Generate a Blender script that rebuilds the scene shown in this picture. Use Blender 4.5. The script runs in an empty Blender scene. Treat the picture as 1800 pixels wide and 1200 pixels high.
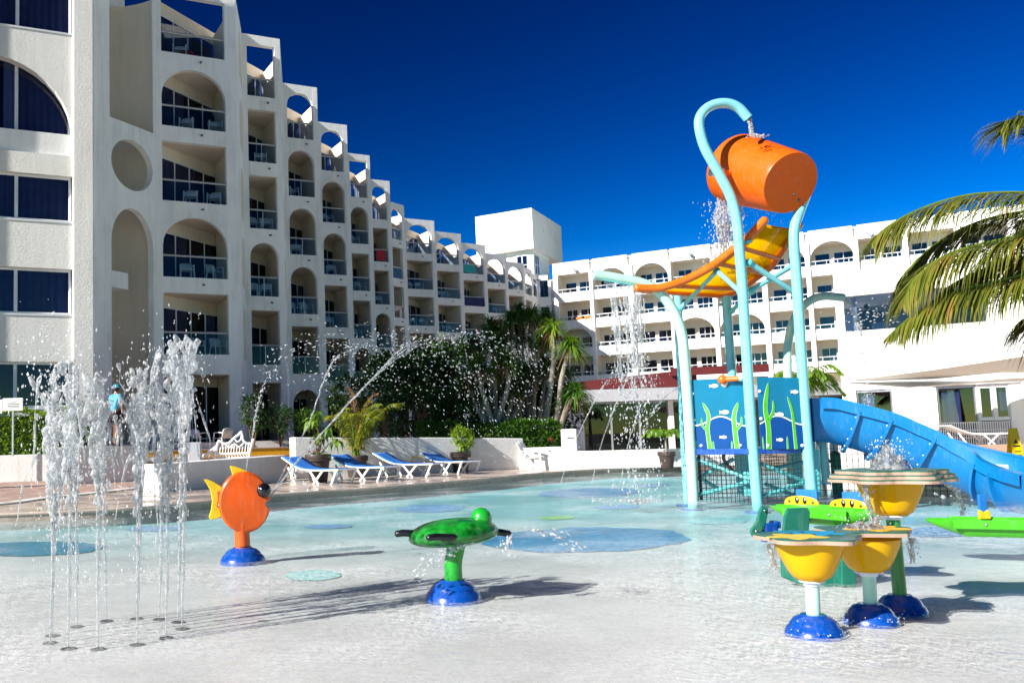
import bpy, bmesh, math, random
from math import sin, cos, pi, radians, sqrt, atan2
from mathutils import Vector, Matrix, Euler, noise

random.seed(7)
scn = bpy.context.scene
col = scn.collection

# ------------------------------------------------------------------ camera
F_PX, PIT, ROL, CAM_H = 1550.0, 0.0901, -0.0262, 1.25
PCX, PCY = 581.3, 632.6                        # principal point of the (cropped) photograph
_f = Vector((0, cos(PIT), sin(PIT)))
_r0 = Vector((1, 0, 0)); _u0 = Vector((0, -sin(PIT), cos(PIT)))
_r = _r0 * cos(ROL) + _u0 * sin(ROL)
_u = -_r0 * sin(ROL) + _u0 * cos(ROL)
cam_d = bpy.data.cameras.new('camera'); cam = bpy.data.objects.new('camera', cam_d); col.objects.link(cam)
cam_d.sensor_width = 36.0; cam_d.lens = 36.0 * F_PX / 1800.0
cam_d.shift_x = (900 - PCX) / 1800.0; cam_d.shift_y = (PCY - 600) / 1800.0
cam_d.clip_start = 0.05; cam_d.clip_end = 5000
M = Matrix.Identity(4)
for i in range(3):
    M[i][0] = _r[i]; M[i][1] = _u[i]; M[i][2] = -_f[i]
M[2][3] = CAM_H
cam.matrix_world = M
scn.camera = cam

# ------------------------------------------------------------------ sky + sun
SUN_AZ, SUN_EL = radians(32), radians(30)      # light travels towards (cos az, sin az)
TO_SUN = Vector((-cos(SUN_AZ) * cos(SUN_EL), -sin(SUN_AZ) * cos(SUN_EL), sin(SUN_EL)))
world = bpy.data.worlds.new('World'); scn.world = world; world.use_nodes = True
wn = world.node_tree.nodes; wl = world.node_tree.links
bg = wn['Background']
sky = wn.new('ShaderNodeTexSky'); sky.sky_type = 'NISHITA'; sky.sun_disc = False
sky.sun_elevation = SUN_EL; sky.sun_rotation = atan2(TO_SUN.x, TO_SUN.y)
sky.altitude = 0; sky.air_density = 0.9; sky.dust_density = 0.0; sky.ozone_density = 6.0
hsv = wn.new('ShaderNodeHueSaturation'); hsv.inputs['Saturation'].default_value = 1.045
hsv.inputs['Value'].default_value = 0.145; hsv.inputs['Hue'].default_value = 0.512
gam = wn.new('ShaderNodeGamma'); gam.inputs[1].default_value = 2.4
wl.new(sky.outputs[0], gam.inputs[0]); wl.new(gam.outputs[0], hsv.inputs['Color']); wbal = wn.new('ShaderNodeMixRGB'); wbal.blend_type = 'MULTIPLY'; wbal.inputs[0].default_value = 1.0; wbal.inputs[2].default_value = (1.0, 0.91, 0.42, 1)
wl.new(hsv.outputs[0], wbal.inputs[1]); wl.new(wbal.outputs[0], bg.inputs[0])
bg.inputs[1].default_value = 0.05
sun_d = bpy.data.lights.new('sun', 'SUN'); sun_d.energy = 3.5; sun_d.angle = radians(0.5); sun_d.color = (1.0, 0.945, 0.87)
sun = bpy.data.objects.new('sun', sun_d); col.objects.link(sun)
sun.rotation_euler = (-TO_SUN).to_track_quat('-Z', 'Y').to_euler(); sun.location = (-20, -20, 40)
scn.view_settings.view_transform = 'Standard'; scn.view_settings.look = 'None'
scn.view_settings.exposure = 1.52; scn.view_settings.gamma = 1.0
scn.view_settings.use_curve_mapping = False
scn.render.engine = 'CYCLES'
scn.cycles.max_bounces = 10; scn.cycles.transparent_max_bounces = 48
scn.cycles.transmission_bounces = 6; scn.cycles.glossy_bounces = 4; scn.cycles.diffuse_bounces = 5
scn.cycles.caustics_reflective = False; scn.cycles.caustics_refractive = False

# ------------------------------------------------------------------ pixel helpers (photo pixels, 1800 x 1200)
CAM = Vector((0, 0, CAM_H))
def ray(x, y): return _f + _r * ((x - PCX) / F_PX) - _u * ((y - PCY) / F_PX)
def onz(x, y, z=0.0):
    d = ray(x, y); return CAM + d * ((z - CAM_H) / d.z)
def aty(x, y, Y):
    d = ray(x, y); return CAM + d * (Y / d.y)
def onplane(x, y, p0, n):
    d = ray(x, y); n = Vector(n); return CAM + d * ((Vector(p0) - CAM).dot(n) / d.dot(n))
def V(*a): return Vector(a)

# ------------------------------------------------------------------ mesh builder
class MB:
    def __init__(s): s.v = []; s.f = []; s.mi = []; s.cur = 0
    def add(s, vs, fs):
        b = len(s.v); s.v += [tuple(v) for v in vs]
        for f in fs: s.f.append(tuple(b + i for i in f)); s.mi.append(s.cur)
        return s
    def box(s, c, size, rz=0.0, M=None):
        x, y, z = size[0] / 2, size[1] / 2, size[2] / 2
        vs = [Vector((a * x, b * y, d * z)) for d in (-1, 1) for b in (-1, 1) for a in (-1, 1)]
        m = M if M is not None else Matrix.Rotation(rz, 3, 'Z')
        vs = [m @ v + Vector(c) for v in vs]
        return s.add(vs, [(0, 2, 3, 1), (4, 5, 7, 6), (0, 1, 5, 4), (2, 6, 7, 3), (0, 4, 6, 2), (1, 3, 7, 5)])
    def prism(s, poly, z0, z1):
        """vertical prism over a simple polygon of (x,y)"""
        n = len(poly)
        if sum(poly[i][0] * poly[(i + 1) % n][1] - poly[(i + 1) % n][0] * poly[i][1] for i in range(n)) < 0: poly = poly[::-1]
        vs = [(p[0], p[1], z0) for p in poly] + [(p[0], p[1], z1) for p in poly]
        fs = [tuple(range(n))[::-1], tuple(range(n, 2 * n))]
        fs += [(i, (i + 1) % n, (i + 1) % n + n, i + n) for i in range(n)]
        return s.add(vs, fs)
    def slab(s, poly3, off):
        """extrude a planar 3d polygon by the vector off"""
        n = len(poly3); off = Vector(off)
        vs = [Vector(p) for p in poly3] + [Vector(p) + off for p in poly3]
        fs = [tuple(range(n)), tuple(range(n, 2 * n))[::-1]]
        fs += [(i, i + n, (i + 1) % n + n, (i + 1) % n) for i in range(n)]
        return s.add(vs, fs)
    def bar(s, a, b, w, h=None):
        """rectangular bar between two points (w across, h the other way)"""
        a, b = Vector(a), Vector(b); d = b - a; L = d.length
        if L < 1e-6: return s
        h = h or w
        m = d.to_track_quat('Y', 'Z').to_matrix()
        return s.box((a + b) / 2, (w, L, h), M=m)
    def tube(s, path, r, seg=8, caps=True):
        path = [Vector(p) for p in path]; n = len(path)
        rs = r if isinstance(r, (list, tuple)) else [r] * n
        base = len(s.v); t0 = (path[1] - path[0]).normalized()
        up = Vector((0, 0, 1)) if abs(t0.z) < .95 else Vector((1, 0, 0))
        nx = t0.cross(up).normalized(); vs = []
        for i, p in enumerate(path):
            if i == 0: t = t0
            elif i == n - 1: t = (path[i] - path[i - 1]).normalized()
            else: t = (path[i + 1] - path[i - 1]).normalized()
            nx = (nx - t * nx.dot(t)); nx = nx.normalized() if nx.length > 1e-6 else t.orthogonal().normalized()
            ny = t.cross(nx)
            for k in range(seg):
                a = 2 * pi * k / seg; vs.append(p + (nx * cos(a) + ny * sin(a)) * rs[i])
        fs = []
        for i in range(n - 1):
            for k in range(seg):
                k2 = (k + 1) % seg
                fs.append((i * seg + k, i * seg + k2, (i + 1) * seg + k2, (i + 1) * seg + k))
        if caps:
            fs.append(tuple(range(seg))[::-1]); fs.append(tuple((n - 1) * seg + k for k in range(seg)))
        return s.add(vs, fs)
    def lathe(s, prof, seg=24, c=(0, 0, 0), M=None, ripple=None, caps=True):
        """prof = [(radius, height)...] about local z"""
        vs = []; n = len(prof); c = Vector(c)
        for r, h in prof:
            for k in range(seg):
                a = 2 * pi * k / seg; rr = r * (ripple(a, h) if ripple else 1)
                p = Vector((rr * cos(a), rr * sin(a), h)); vs.append((M @ p if M is not None else p) + c)
        fs = []
        for i in range(n - 1):
            for k in range(seg):
                k2 = (k + 1) % seg
                fs.append((i * seg + k, i * seg + k2, (i + 1) * seg + k2, (i + 1) * seg + k))
        if caps:
            if prof[0][0] > 1e-5: fs.append(tuple(range(seg))[::-1])
            if prof[-1][0] > 1e-5: fs.append(tuple((n - 1) * seg + k for k in range(seg)))
        return s.add(vs, fs)
    def ball(s, c, r, seg=12, rings=8, sc=(1, 1, 1), M=None):
        prof = [(max(1e-6, sin(pi * i / rings)), -cos(pi * i / rings)) for i in range(rings + 1)]
        vs = []; c = Vector(c)
        for rr, h in prof:
            for k in range(seg):
                a = 2 * pi * k / seg; p = Vector((rr * cos(a) * r * sc[0], rr * sin(a) * r * sc[1], h * r * sc[2]))
                vs.append((M @ p if M is not None else p) + c)
        fs = [(i * seg + k, i * seg + (k + 1) % seg, (i + 1) * seg + (k + 1) % seg, (i + 1) * seg + k) for i in range(rings) for k in range(seg)]
        return s.add(vs, fs)
    def mesh(s, name, mats, smooth=0, off=(0, 0, 0)):
        me = bpy.data.meshes.new(name)
        ox, oy, oz = off
        me.from_pydata([(x - ox, y - oy, z - oz) for x, y, z in s.v], [], s.f)
        for m in (mats if isinstance(mats, (list, tuple)) else [mats]): me.materials.append(m)
        if any(s.mi): me.polygons.foreach_set('material_index', s.mi)
        me.update()
        if smooth:
            me.polygons.foreach_set('use_smooth', [True] * len(me.polygons))
            try: me.set_sharp_from_angle(angle=radians(smooth))
            except Exception: pass
        return me
    def build(s, name, mats, parent=None, smooth=0, label=None):
        """verts are in world space; the object sits at its parent's origin"""
        off = wloc(parent) if parent else (0, 0, 0)
        o = bpy.data.objects.new(name, s.mesh(name, mats, smooth, off)); col.objects.link(o)
        if parent: o.parent = parent
        if label: o['label'] = label
        return o

WL = {}
def wloc(o):
    p = Vector((0, 0, 0))
    while o is not None: p += o.location; o = o.parent
    return p
def empty(name, loc=(0, 0, 0), rz=0.0):
    o = bpy.data.objects.new(name, None); col.objects.link(o); o.location = loc; o.rotation_euler.z = rz
    o.empty_display_size = .2
    return o
def tag(o, label=None, cat=None, group=None, kind=None):
    if label: o['label'] = label
    if cat: o['category'] = cat
    if group: o['group'] = group
    if kind: o['kind'] = kind
    return o
def thing(name, label, cat, loc=(0, 0, 0), group=None): return tag(empty(name, loc), label, cat, group)
KIDS = {}
def children(o): return [c for c in col.objects if c.parent == o]
def copy_tree(o, loc=None, rz=None, label=None, group=None):
    kids = o.children
    c = o.copy(); col.objects.link(c)
    if loc is not None: c.location = loc
    if rz is not None: c.rotation_euler.z = rz
    if label: c['label'] = label
    if group: c['group'] = group
    for k in kids:
        k2 = k.copy(); col.objects.link(k2); k2.parent = c
        for g in k.children:
            g2 = g.copy(); col.objects.link(g2); g2.parent = k2
    return c
def bevel(o, w, seg=2, ang=35):
    m = o.modifiers.new('bevel', 'BEVEL'); m.width = w; m.segments = seg; m.limit_method = 'ANGLE'; m.angle_limit = radians(ang)
    return o
def spline(pts, n=8):
    """Catmull-Rom through 3d points"""
    P = [Vector(p) for p in pts]; P = [P[0] * 2 - P[1]] + P + [P[-1] * 2 - P[-2]]; out = []
    for i in range(1, len(P) - 2):
        for k in range(n):
            t = k / n; a, b, c, d = P[i - 1], P[i], P[i + 1], P[i + 2]
            out.append(.5 * ((2 * b) + (c - a) * t + (2 * a - 5 * b + 4 * c - d) * t * t + (3 * b - a - 3 * c + d) * t ** 3))
    out.append(P[-2]); return out

# ------------------------------------------------------------------ materials
MAT = {}
def mat(name): 
    m = bpy.data.materials.new(name); m.use_nodes = True; MAT[name] = m
    return m, m.node_tree.nodes, m.node_tree.links, m.node_tree.nodes['Principled BSDF']
def N(nodes, t, **kw):
    n = nodes.new('ShaderNode' + t)
    for k, v in kw.items():
        if k.startswith('in_'):
            key = k[3:]; key = int(key) if key.isdigit() else key.replace('_', ' ')
            n.inputs[key].default_value = v
        else: setattr(n, k, v)
    return n
def ramp(nodes, stops, interp='LINEAR'):
    r = nodes.new('ShaderNodeValToRGB'); e = r.color_ramp.elements; r.color_ramp.interpolation = interp
    while len(e) < len(stops): e.new(.5)
    for i, (p, c) in enumerate(stops):
        e[i].position = p; e[i].color = (c[0], c[1], c[2], 1) if isinstance(c, (tuple, list)) else (c, c, c, 1)
    return r
def paint(name, c, rough=.35, var=.12, bump=.0, scale=6., spec=.5, metal=0., coat=0., bscale=60., wear=0.):
    m, n, l, b = mat(name)
    tc = N(n, 'TexCoord'); g = N(n, 'NewGeometry')
    nz = N(n, 'TexNoise', in_Scale=scale, in_Detail=5., in_Roughness=.6); l.new(g.outputs['Position'], nz.inputs['Vector'])
    lo = tuple(max(0, x * (1 - var)) for x in c); hi = tuple(min(1, x * (1 + var * .6)) for x in c)
    r = ramp(n, [(.3, lo), (.7, hi)]); l.new(nz.outputs['Fac'], r.inputs[0]); cout = r.outputs[0]
    if wear:       # pale lime streaks and scuffs
        mp = N(n, 'Mapping'); mp.inputs['Scale'].default_value = (9., 9., 1.6); l.new(g.outputs['Position'], mp.inputs[0])
        nw = N(n, 'TexNoise', in_Scale=2.2, in_Detail=7., in_Roughness=.72); l.new(mp.outputs[0], nw.inputs['Vector'])
        rw_ = ramp(n, [(.52, 0.), (.74, wear)]); l.new(nw.outputs['Fac'], rw_.inputs[0])
        mw = N(n, 'MixRGB'); l.new(rw_.outputs[0], mw.inputs[0]); l.new(r.outputs[0], mw.inputs[1]); mw.inputs[2].default_value = (.55, .55, .52, 1); cout = mw.outputs[0]
    l.new(cout, b.inputs['Base Color'])
    rr = ramp(n, [(.3, max(.02, rough * .7)), (.75, min(1, rough * 1.35))]); l.new(nz.outputs['Fac'], rr.inputs[0]); l.new(rr.outputs[0], b.inputs['Roughness'])
    b.inputs['Metallic'].default_value = metal; b.inputs['Specular IOR Level'].default_value = spec
    b.inputs['Coat Weight'].default_value = coat; b.inputs['Coat Roughness'].default_value = .08
    if bump:
        n2 = N(n, 'TexNoise', in_Scale=bscale, in_Detail=4.); l.new(g.outputs['Position'], n2.inputs['Vector'])
        bp = N(n, 'Bump', in_Strength=1.0, in_Distance=bump); l.new(n2.outputs['Fac'], bp.inputs['Height']); l.new(bp.outputs[0], b.inputs['Normal'])
    return m
def stucco(name, c, dist, scale, stain=.1, detail=6., rgh=.62):
    m, n, l, b = mat(name); g = N(n, 'NewGeometry')
    n1 = N(n, 'TexNoise', in_Scale=.35, in_Detail=6., in_Roughness=.65); l.new(g.outputs['Position'], n1.inputs['Vector'])
    mp = N(n, 'Mapping'); mp.inputs['Scale'].default_value = (1.7, 1.7, .16); l.new(g.outputs['Position'], mp.inputs[0])
    n3 = N(n, 'TexNoise', in_Scale=1.6, in_Detail=5., in_Roughness=.7); l.new(mp.outputs[0], n3.inputs['Vector'])
    ad = N(n, 'Math', operation='MULTIPLY'); l.new(n1.outputs['Fac'], ad.inputs[0]); l.new(n3.outputs['Fac'], ad.inputs[1])
    r = ramp(n, [(.1, tuple(x * (1 - stain * 1.9) for x in c)), (.22, tuple(x * (1 - stain * .6) for x in c)), (.36, c)])
    l.new(ad.outputs[0], r.inputs[0]); l.new(r.outputs[0], b.inputs['Base Color'])
    n2 = N(n, 'TexNoise', in_Scale=scale, in_Detail=detail, in_Roughness=rgh); l.new(g.outputs['Position'], n2.inputs['Vector'])
    bp = N(n, 'Bump', in_Strength=1.0, in_Distance=dist); l.new(n2.outputs['Fac'], bp.inputs['Height']); l.new(bp.outputs[0], b.inputs['Normal'])
    b.inputs['Roughness'].default_value = .9; b.inputs['Specular IOR Level'].default_value = .2
    return m
def glassy(name, tint, refl=1.0, rough=.02, ior=1.45, alpha_mix=None):
    """thin sheet: tinted see-through plus mirror by angle"""
    m, n, l, b = mat(name); n.remove(b); out = n['Material Output']
    tr = N(n, 'BsdfTransparent'); tr.inputs[0].default_value = (*tint, 1)
    gl = N(n, 'BsdfGlossy', in_Roughness=rough); gl.inputs[0].default_value = (refl, refl, refl, 1)
    fr = N(n, 'Fresnel', in_IOR=ior); g = N(n, 'NewGeometry'); ib = N(n, 'Math', operation='MULTIPLY_ADD', in_1=1 / ior - ior, in_2=ior); l.new(g.outputs['Backfacing'], ib.inputs[0]); l.new(ib.outputs[0], fr.inputs['IOR']); mx = N(n, 'MixShader')
    l.new(fr.outputs[0], mx.inputs[0]); l.new(tr.outputs[0], mx.inputs[1]); l.new(gl.outputs[0], mx.inputs[2])
    l.new(mx.outputs[0], out.inputs['Surface'])
    return m

stucco('stucco_rough', (.82, .81, .78), .042, 11., .10, 9., .80)
stucco('stucco', (.89, .89, .88), .012, 9., .16)
stucco('stucco_far', (.89, .885, .87), .012, 5., .10)
stucco('stucco_wall', (.74, .73, .71), .016, 26., .12)
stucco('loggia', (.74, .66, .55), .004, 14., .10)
stucco('loggia_sunlit', (.78, .71, .61), .004, 10., .06)  # lighter copy of loggia, sunshine put into the colour
paint('metal_white', (.74, .76, .80), .4, .05)
paint('metal_grey', (.45, .47, .50), .35, .1, metal=.6)
paint('dark_metal', (.05, .055, .06), .4, .2)
paint('steel', (.6, .6, .6), .25, .1, metal=1.)
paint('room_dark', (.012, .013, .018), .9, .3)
paint('curtain', (.16, .17, .23), .9, .18, scale=3.)
paint('curtain_pale', (.45, .45, .5), .9, .1, scale=3.)
glassy('window_glass', (.30, .36, .55), 1.0, .01, 1.5)
glassy('tint_glass', (.36, .42, .52), .8, .02, 1.45)
glassy('rail_glass', (.55, .70, .78), 1.0, .02, 1.45)
paint('door_panel', (.30, .30, .33), .5, .1)
paint('plastic_white', (.80, .80, .79), .4, .05)
paint('plastic_white_old', (.72, .72, .70), .45, .1)
paint('cloth_red', (.45, .02, .04), .9); paint('cloth_teal', (.02, .38, .38), .9); paint('cloth_orange', (.75, .22, .02), .9)
paint('cloth_navy', (.012, .02, .12), .9); paint('cloth_pink', (.7, .1, .25), .9); paint('cloth_blue', (.02, .16, .55), .7, bump=.002, bscale=300.)
paint('orange', (.62, .085, .002), .38, .14, coat=.1, scale=4., wear=.11)
paint('orange_tube', (.76, .145, .003), .36, .12, coat=.1, scale=4., wear=.11)
paint('orange_bucket', (.70, .10, .001), .42, .08, spec=.3, coat=.0, scale=2.5, wear=.10)
paint('blue', (.002, .062, .34), .28, .22, coat=.3, bump=.001, bscale=25., wear=.11)
paint('blue_slide', (.0, .165, .43), .4, .10, coat=.05, scale=2., wear=.11)
paint('blue_tab', (.01, .16, .55), .4, .1, wear=.11)
paint('green_shell', (.004, .20, .014), .32, .75, coat=.25, bump=.003, bscale=14., scale=9., wear=.11)
paint('green', (.006, .30, .020), .3, .2, coat=.3, bump=.002, bscale=18., wear=.11)
paint('green_dark', (.004, .13, .085), .45, .15, wear=.11)
paint('green_trough', (.05, .40, .006), .3, .15, coat=.2, wear=.11)
paint('green_pole', (.004, .20, .03), .35, .2, coat=.2, wear=.11)
paint('black_rubber', (.008, .008, .012), .35, .3)
paint('black_gloss', (.006, .006, .008), .12, .1, coat=.5)
paint('yellow', (.86, .46, .004), .35, .14, coat=.2)
paint('yellow_fin', (.72, .52, .012), .4, .25, scale=9., wear=.11)
paint('mint', (.42, .68, .58), .3, .08, coat=.25, wear=.11)
paint('aqua_pole', (.20, .56, .60), .3, .08, coat=.25, wear=.11)
paint('teal', (.10, .50, .50), .35, .1, coat=.2, wear=.11)
paint('net_black', (.01, .012, .015), .8, .2)
paint('bolt', (.5, .5, .5), .3, .1, metal=1.)
paint('pot_brown', (.055, .035, .028), .55, .3, bump=.002)
paint('soil', (.05, .035, .02), .95, .4)
paint('roof_red', (.11, .009, .011), .7, .3, scale=8.)
paint('fascia_grey', (.36, .37, .40), .8, .1)  # restaurant fascia toned down to look shaded; plain grey on the service post
paint('cloth_navy_seat', (.03, .06, .12), .7, .1)
paint('terrace_grey', (.30, .34, .40), .7, .08)
paint('sign_yellow', (.90, .62, .0), .4, .05)
paint('step_yellow', (.80, .40, .010), .7, .22, scale=9., bump=.003)
paint('skin', (.30, .14, .08), .5, .1); paint('hair', (.012, .009, .008), .6, .2)
paint('shirt_blue', (.08, .42, .62), .85, .12, bump=.006, bscale=18.); paint('shorts_black', (.01, .01, .014), .9, .2)
paint('hat_blue', (.03, .22, .32), .85, .12); paint('shoe', (.03, .03, .03), .6, .2)
paint('hdpe_tan', (.40, .27, .20), .5, .08); paint('hdpe_green', (.005, .10, .07), .4, .1)
paint('bark', (.28, .24, .19), .9, .35, bump=.006, scale=12., bscale=30.); paint('bark_brown', (.16, .10, .06), .9, .35, bump=.006, scale=12.)
paint('canopy_cloth', (.74, .72, .68), .8, .05)
# ---- foliage, water, floor and deck materials
def leafmat(name, c1, c2, trans=.35, rough=.5, scale=3., wilt=None):
    m, n, l, b = mat(name); out = n['Material Output']; g = N(n, 'NewGeometry')
    nz = N(n, 'TexNoise', in_Scale=scale, in_Detail=3.); l.new(g.outputs['Position'], nz.inputs['Vector'])
    mx = N(n, 'Math', operation='ADD'); l.new(nz.outputs['Fac'], mx.inputs[0])
    ml = N(n, 'Math', operation='MULTIPLY_ADD', in_1=.5, in_2=-.25); l.new(g.outputs['Random Per Island'], ml.inputs[0]); l.new(ml.outputs[0], mx.inputs[1])
    st = [(.25, c1), (.7, c2)] + ([(.86, wilt)] if wilt else [])
    r = ramp(n, st); l.new(mx.outputs[0], r.inputs[0]); l.new(r.outputs[0], b.inputs['Base Color'])
    b.inputs['Roughness'].default_value = rough; b.inputs['Specular IOR Level'].default_value = .35
    t = N(n, 'BsdfTranslucent'); hs = N(n, 'HueSaturation', in_Value=1.2, in_Saturation=1.1); l.new(r.outputs[0], hs.inputs['Color']); l.new(hs.outputs[0], t.inputs[0])
    ms = N(n, 'MixShader', in_0=trans); l.new(b.outputs[0], ms.inputs[1]); l.new(t.outputs[0], ms.inputs[2]); l.new(ms.outputs[0], out.inputs['Surface'])
    return m
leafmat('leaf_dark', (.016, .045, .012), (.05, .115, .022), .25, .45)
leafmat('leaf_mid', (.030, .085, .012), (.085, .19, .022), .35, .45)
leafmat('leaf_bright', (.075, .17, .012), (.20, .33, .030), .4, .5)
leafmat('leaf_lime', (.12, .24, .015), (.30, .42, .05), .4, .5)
leafmat('leaf_coco', (.06, .08, .010), (.19, .205, .028), .25, .35, 1.2, wilt=(.26, .14, .04))
leafmat('leaf_yellowpalm', (.14, .20, .012), (.33, .34, .025), .4, .5, 3., wilt=(.42, .20, .08))
leafmat('leaf_blush', (.30, .16, .06), (.45, .28, .14), .35, .5)
leafmat('leaf_red', (.10, .012, .016), (.25, .04, .04), .3, .5)
leafmat('flower_pale', (.55, .45, .55), (.75, .65, .75), .3, .6)
leafmat('leaf_dead', (.12, .06, .03), (.22, .13, .06), .2, .8)

def water_shader(name, foam, rough=.05, clear=.92):
    m, n, l, b = mat(name); n.remove(b); out = n['Material Output']; g = N(n, 'NewGeometry')
    nb = N(n, 'TexNoise', in_Scale=90., in_Detail=3.); l.new(g.outputs['Position'], nb.inputs['Vector'])
    bp = N(n, 'Bump', in_Strength=.9, in_Distance=.006); l.new(nb.outputs['Fac'], bp.inputs['Height'])
    gl = N(n, 'BsdfGlossy', in_Roughness=rough); l.new(bp.outputs[0], gl.inputs['Normal'])
    rf = N(n, 'BsdfRefraction', in_Roughness=.03, in_IOR=1.2); rf.inputs[0].default_value = (.98, .99, 1, 1); l.new(bp.outputs[0], rf.inputs['Normal'])
    tp = N(n, 'BsdfTransparent'); tp.inputs[0].default_value = (.97, .985, 1, 1)
    m0 = N(n, 'MixShader', in_0=clear); l.new(rf.outputs[0], m0.inputs[1]); l.new(tp.outputs[0], m0.inputs[2])
    lw = N(n, 'LayerWeight', in_Blend=.35); l.new(bp.outputs[0], lw.inputs['Normal'])
    m1 = N(n, 'MixShader'); l.new(lw.outputs['Fresnel'], m1.inputs[0]); l.new(m0.outputs[0], m1.inputs[1]); l.new(gl.outputs[0], m1.inputs[2])
    df = N(n, 'BsdfDiffuse'); df.inputs[0].default_value = (.98, .985, .99, 1)
    tl = N(n, 'BsdfTranslucent'); tl.inputs[0].default_value = (.98, .985, .99, 1)
    m2 = N(n, 'MixShader', in_0=.5); l.new(df.outputs[0], m2.inputs[1]); l.new(tl.outputs[0], m2.inputs[2])
    nz = N(n, 'TexNoise', in_Scale=30., in_Detail=5., in_Roughness=.7); l.new(g.outputs['Position'], nz.inputs['Vector'])
    r = ramp(n, [(.38, max(0, foam - .4)), (.64, min(1, foam + .35))]); l.new(nz.outputs['Fac'], r.inputs[0])
    m3 = N(n, 'MixShader'); l.new(r.outputs[0], m3.inputs[0]); l.new(m1.outputs[0], m3.inputs[1]); l.new(m2.outputs[0], m3.inputs[2])
    l.new(m3.outputs[0], out.inputs['Surface'])
    return m
water_shader('water_foam', .27, .05, .97); water_shader('water_clear', .14, .05, .95); water_shader('water_glassy', .06, .04, .45); water_shader('water_drop', .60)

# pool surface: see-through sheet with fine ripples, body with light absorption
m, n, l, b = mat('pool_water'); n.remove(b); out = n['Material Output']; g = N(n, 'NewGeometry')
mp = N(n, 'Mapping'); mp.inputs['Scale'].default_value = (1., 1.0, 1.); mp.inputs['Rotation'].default_value = (0, 0, .5); l.new(g.outputs['Position'], mp.inputs[0])
n1 = N(n, 'TexNoise', in_Scale=2.2, in_Detail=3., in_Roughness=.55, in_Distortion=.6); l.new(mp.outputs[0], n1.inputs['Vector'])
n2 = N(n, 'TexNoise', in_Scale=9., in_Detail=4., in_Roughness=.6, in_Distortion=.8); l.new(mp.outputs[0], n2.inputs['Vector'])
n3 = N(n, 'TexNoise', in_Scale=38., in_Detail=2., in_Roughness=.6); l.new(mp.outputs[0], n3.inputs['Vector'])
msk = N(n, 'TexNoise', in_Scale=.45, in_Detail=2.); l.new(g.outputs['Position'], msk.inputs['Vector'])
mr = ramp(n, [(.38, .35), (.62, 1.)]); l.new(msk.outputs['Fac'], mr.inputs[0])
a1 = N(n, 'Math', operation='MULTIPLY', in_1=.030); l.new(n1.outputs['Fac'], a1.inputs[0])
a2 = N(n, 'Math', operation='MULTIPLY', in_1=.020); l.new(n2.outputs['Fac'], a2.inputs[0])
a3 = N(n, 'Math', operation='MULTIPLY', in_1=.0032); l.new(n3.outputs['Fac'], a3.inputs[0])
s1 = N(n, 'Math', operation='ADD'); l.new(a1.outputs[0], s1.inputs[0]); l.new(a2.outputs[0], s1.inputs[1])
s2 = N(n, 'Math', operation='ADD'); l.new(s1.outputs[0], s2.inputs[0]); l.new(a3.outputs[0], s2.inputs[1])
s3 = N(n, 'Math', operation='MULTIPLY'); l.new(s2.outputs[0], s3.inputs[0]); l.new(mr.outputs[0], s3.inputs[1])
bp = N(n, 'Bump', in_Strength=1., in_Distance=1.); l.new(s3.outputs[0], bp.inputs['Height'])
tr = N(n, 'BsdfTransparent'); tr.inputs[0].default_value = (.985, .995, 1., 1)
sx = N(n, 'SeparateXYZ'); l.new(g.outputs['Position'], sx.inputs[0])
rr_ = N(n, 'MapRange'); rr_.inputs[1].default_value = 8.; rr_.inputs[2].default_value = 19.; rr_.inputs[3].default_value = .05; rr_.inputs[4].default_value = .20; l.new(sx.outputs[1], rr_.inputs[0])
gl = N(n, 'BsdfGlossy'); l.new(rr_.outputs[0], gl.inputs['Roughness']); l.new(bp.outputs[0], gl.inputs['Normal'])
fr = N(n, 'Fresnel', in_IOR=1.33); ib = N(n, 'Math', operation='MULTIPLY_ADD', in_1=1 / 1.33 - 1.33, in_2=1.33); l.new(g.outputs['Backfacing'], ib.inputs[0]); l.new(ib.outputs[0], fr.inputs['IOR']); l.new(bp.outputs[0], fr.inputs['Normal'])
fk = N(n, 'Math', operation='MULTIPLY', in_1=.46); l.new(fr.outputs[0], fk.inputs[0])
mx = N(n, 'MixShader'); l.new(fk.outputs[0], mx.inputs[0]); l.new(tr.outputs[0], mx.inputs[1]); l.new(gl.outputs[0], mx.inputs[2])
# air bubbles and foam drifting on the surface
nf = N(n, 'TexNoise', in_Scale=1.1, in_Detail=9., in_Roughness=.72, in_Distortion=.4); l.new(g.outputs['Position'], nf.inputs['Vector'])
rf = ramp(n, [(.48, .0), (.64, .06), (.78, .28)]); l.new(nf.outputs['Fac'], rf.inputs[0])
fd = N(n, 'BsdfDiffuse'); fd.inputs[0].default_value = (.86, .88, .89, 1); l.new(bp.outputs[0], fd.inputs['Normal'])
# thin pale lines painted in as caustics and sun glints
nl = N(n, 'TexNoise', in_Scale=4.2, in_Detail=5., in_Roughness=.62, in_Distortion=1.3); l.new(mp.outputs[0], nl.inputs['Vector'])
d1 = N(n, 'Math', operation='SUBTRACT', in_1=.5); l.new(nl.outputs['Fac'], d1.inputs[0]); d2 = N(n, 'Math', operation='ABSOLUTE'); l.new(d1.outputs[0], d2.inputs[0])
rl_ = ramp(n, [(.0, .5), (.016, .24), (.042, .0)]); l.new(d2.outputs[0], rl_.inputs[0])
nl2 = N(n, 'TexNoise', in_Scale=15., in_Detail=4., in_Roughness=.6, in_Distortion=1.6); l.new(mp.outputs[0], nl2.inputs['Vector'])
d3 = N(n, 'Math', operation='SUBTRACT', in_1=.5); l.new(nl2.outputs['Fac'], d3.inputs[0]); d4 = N(n, 'Math', operation='ABSOLUTE'); l.new(d3.outputs[0], d4.inputs[0])
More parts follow.
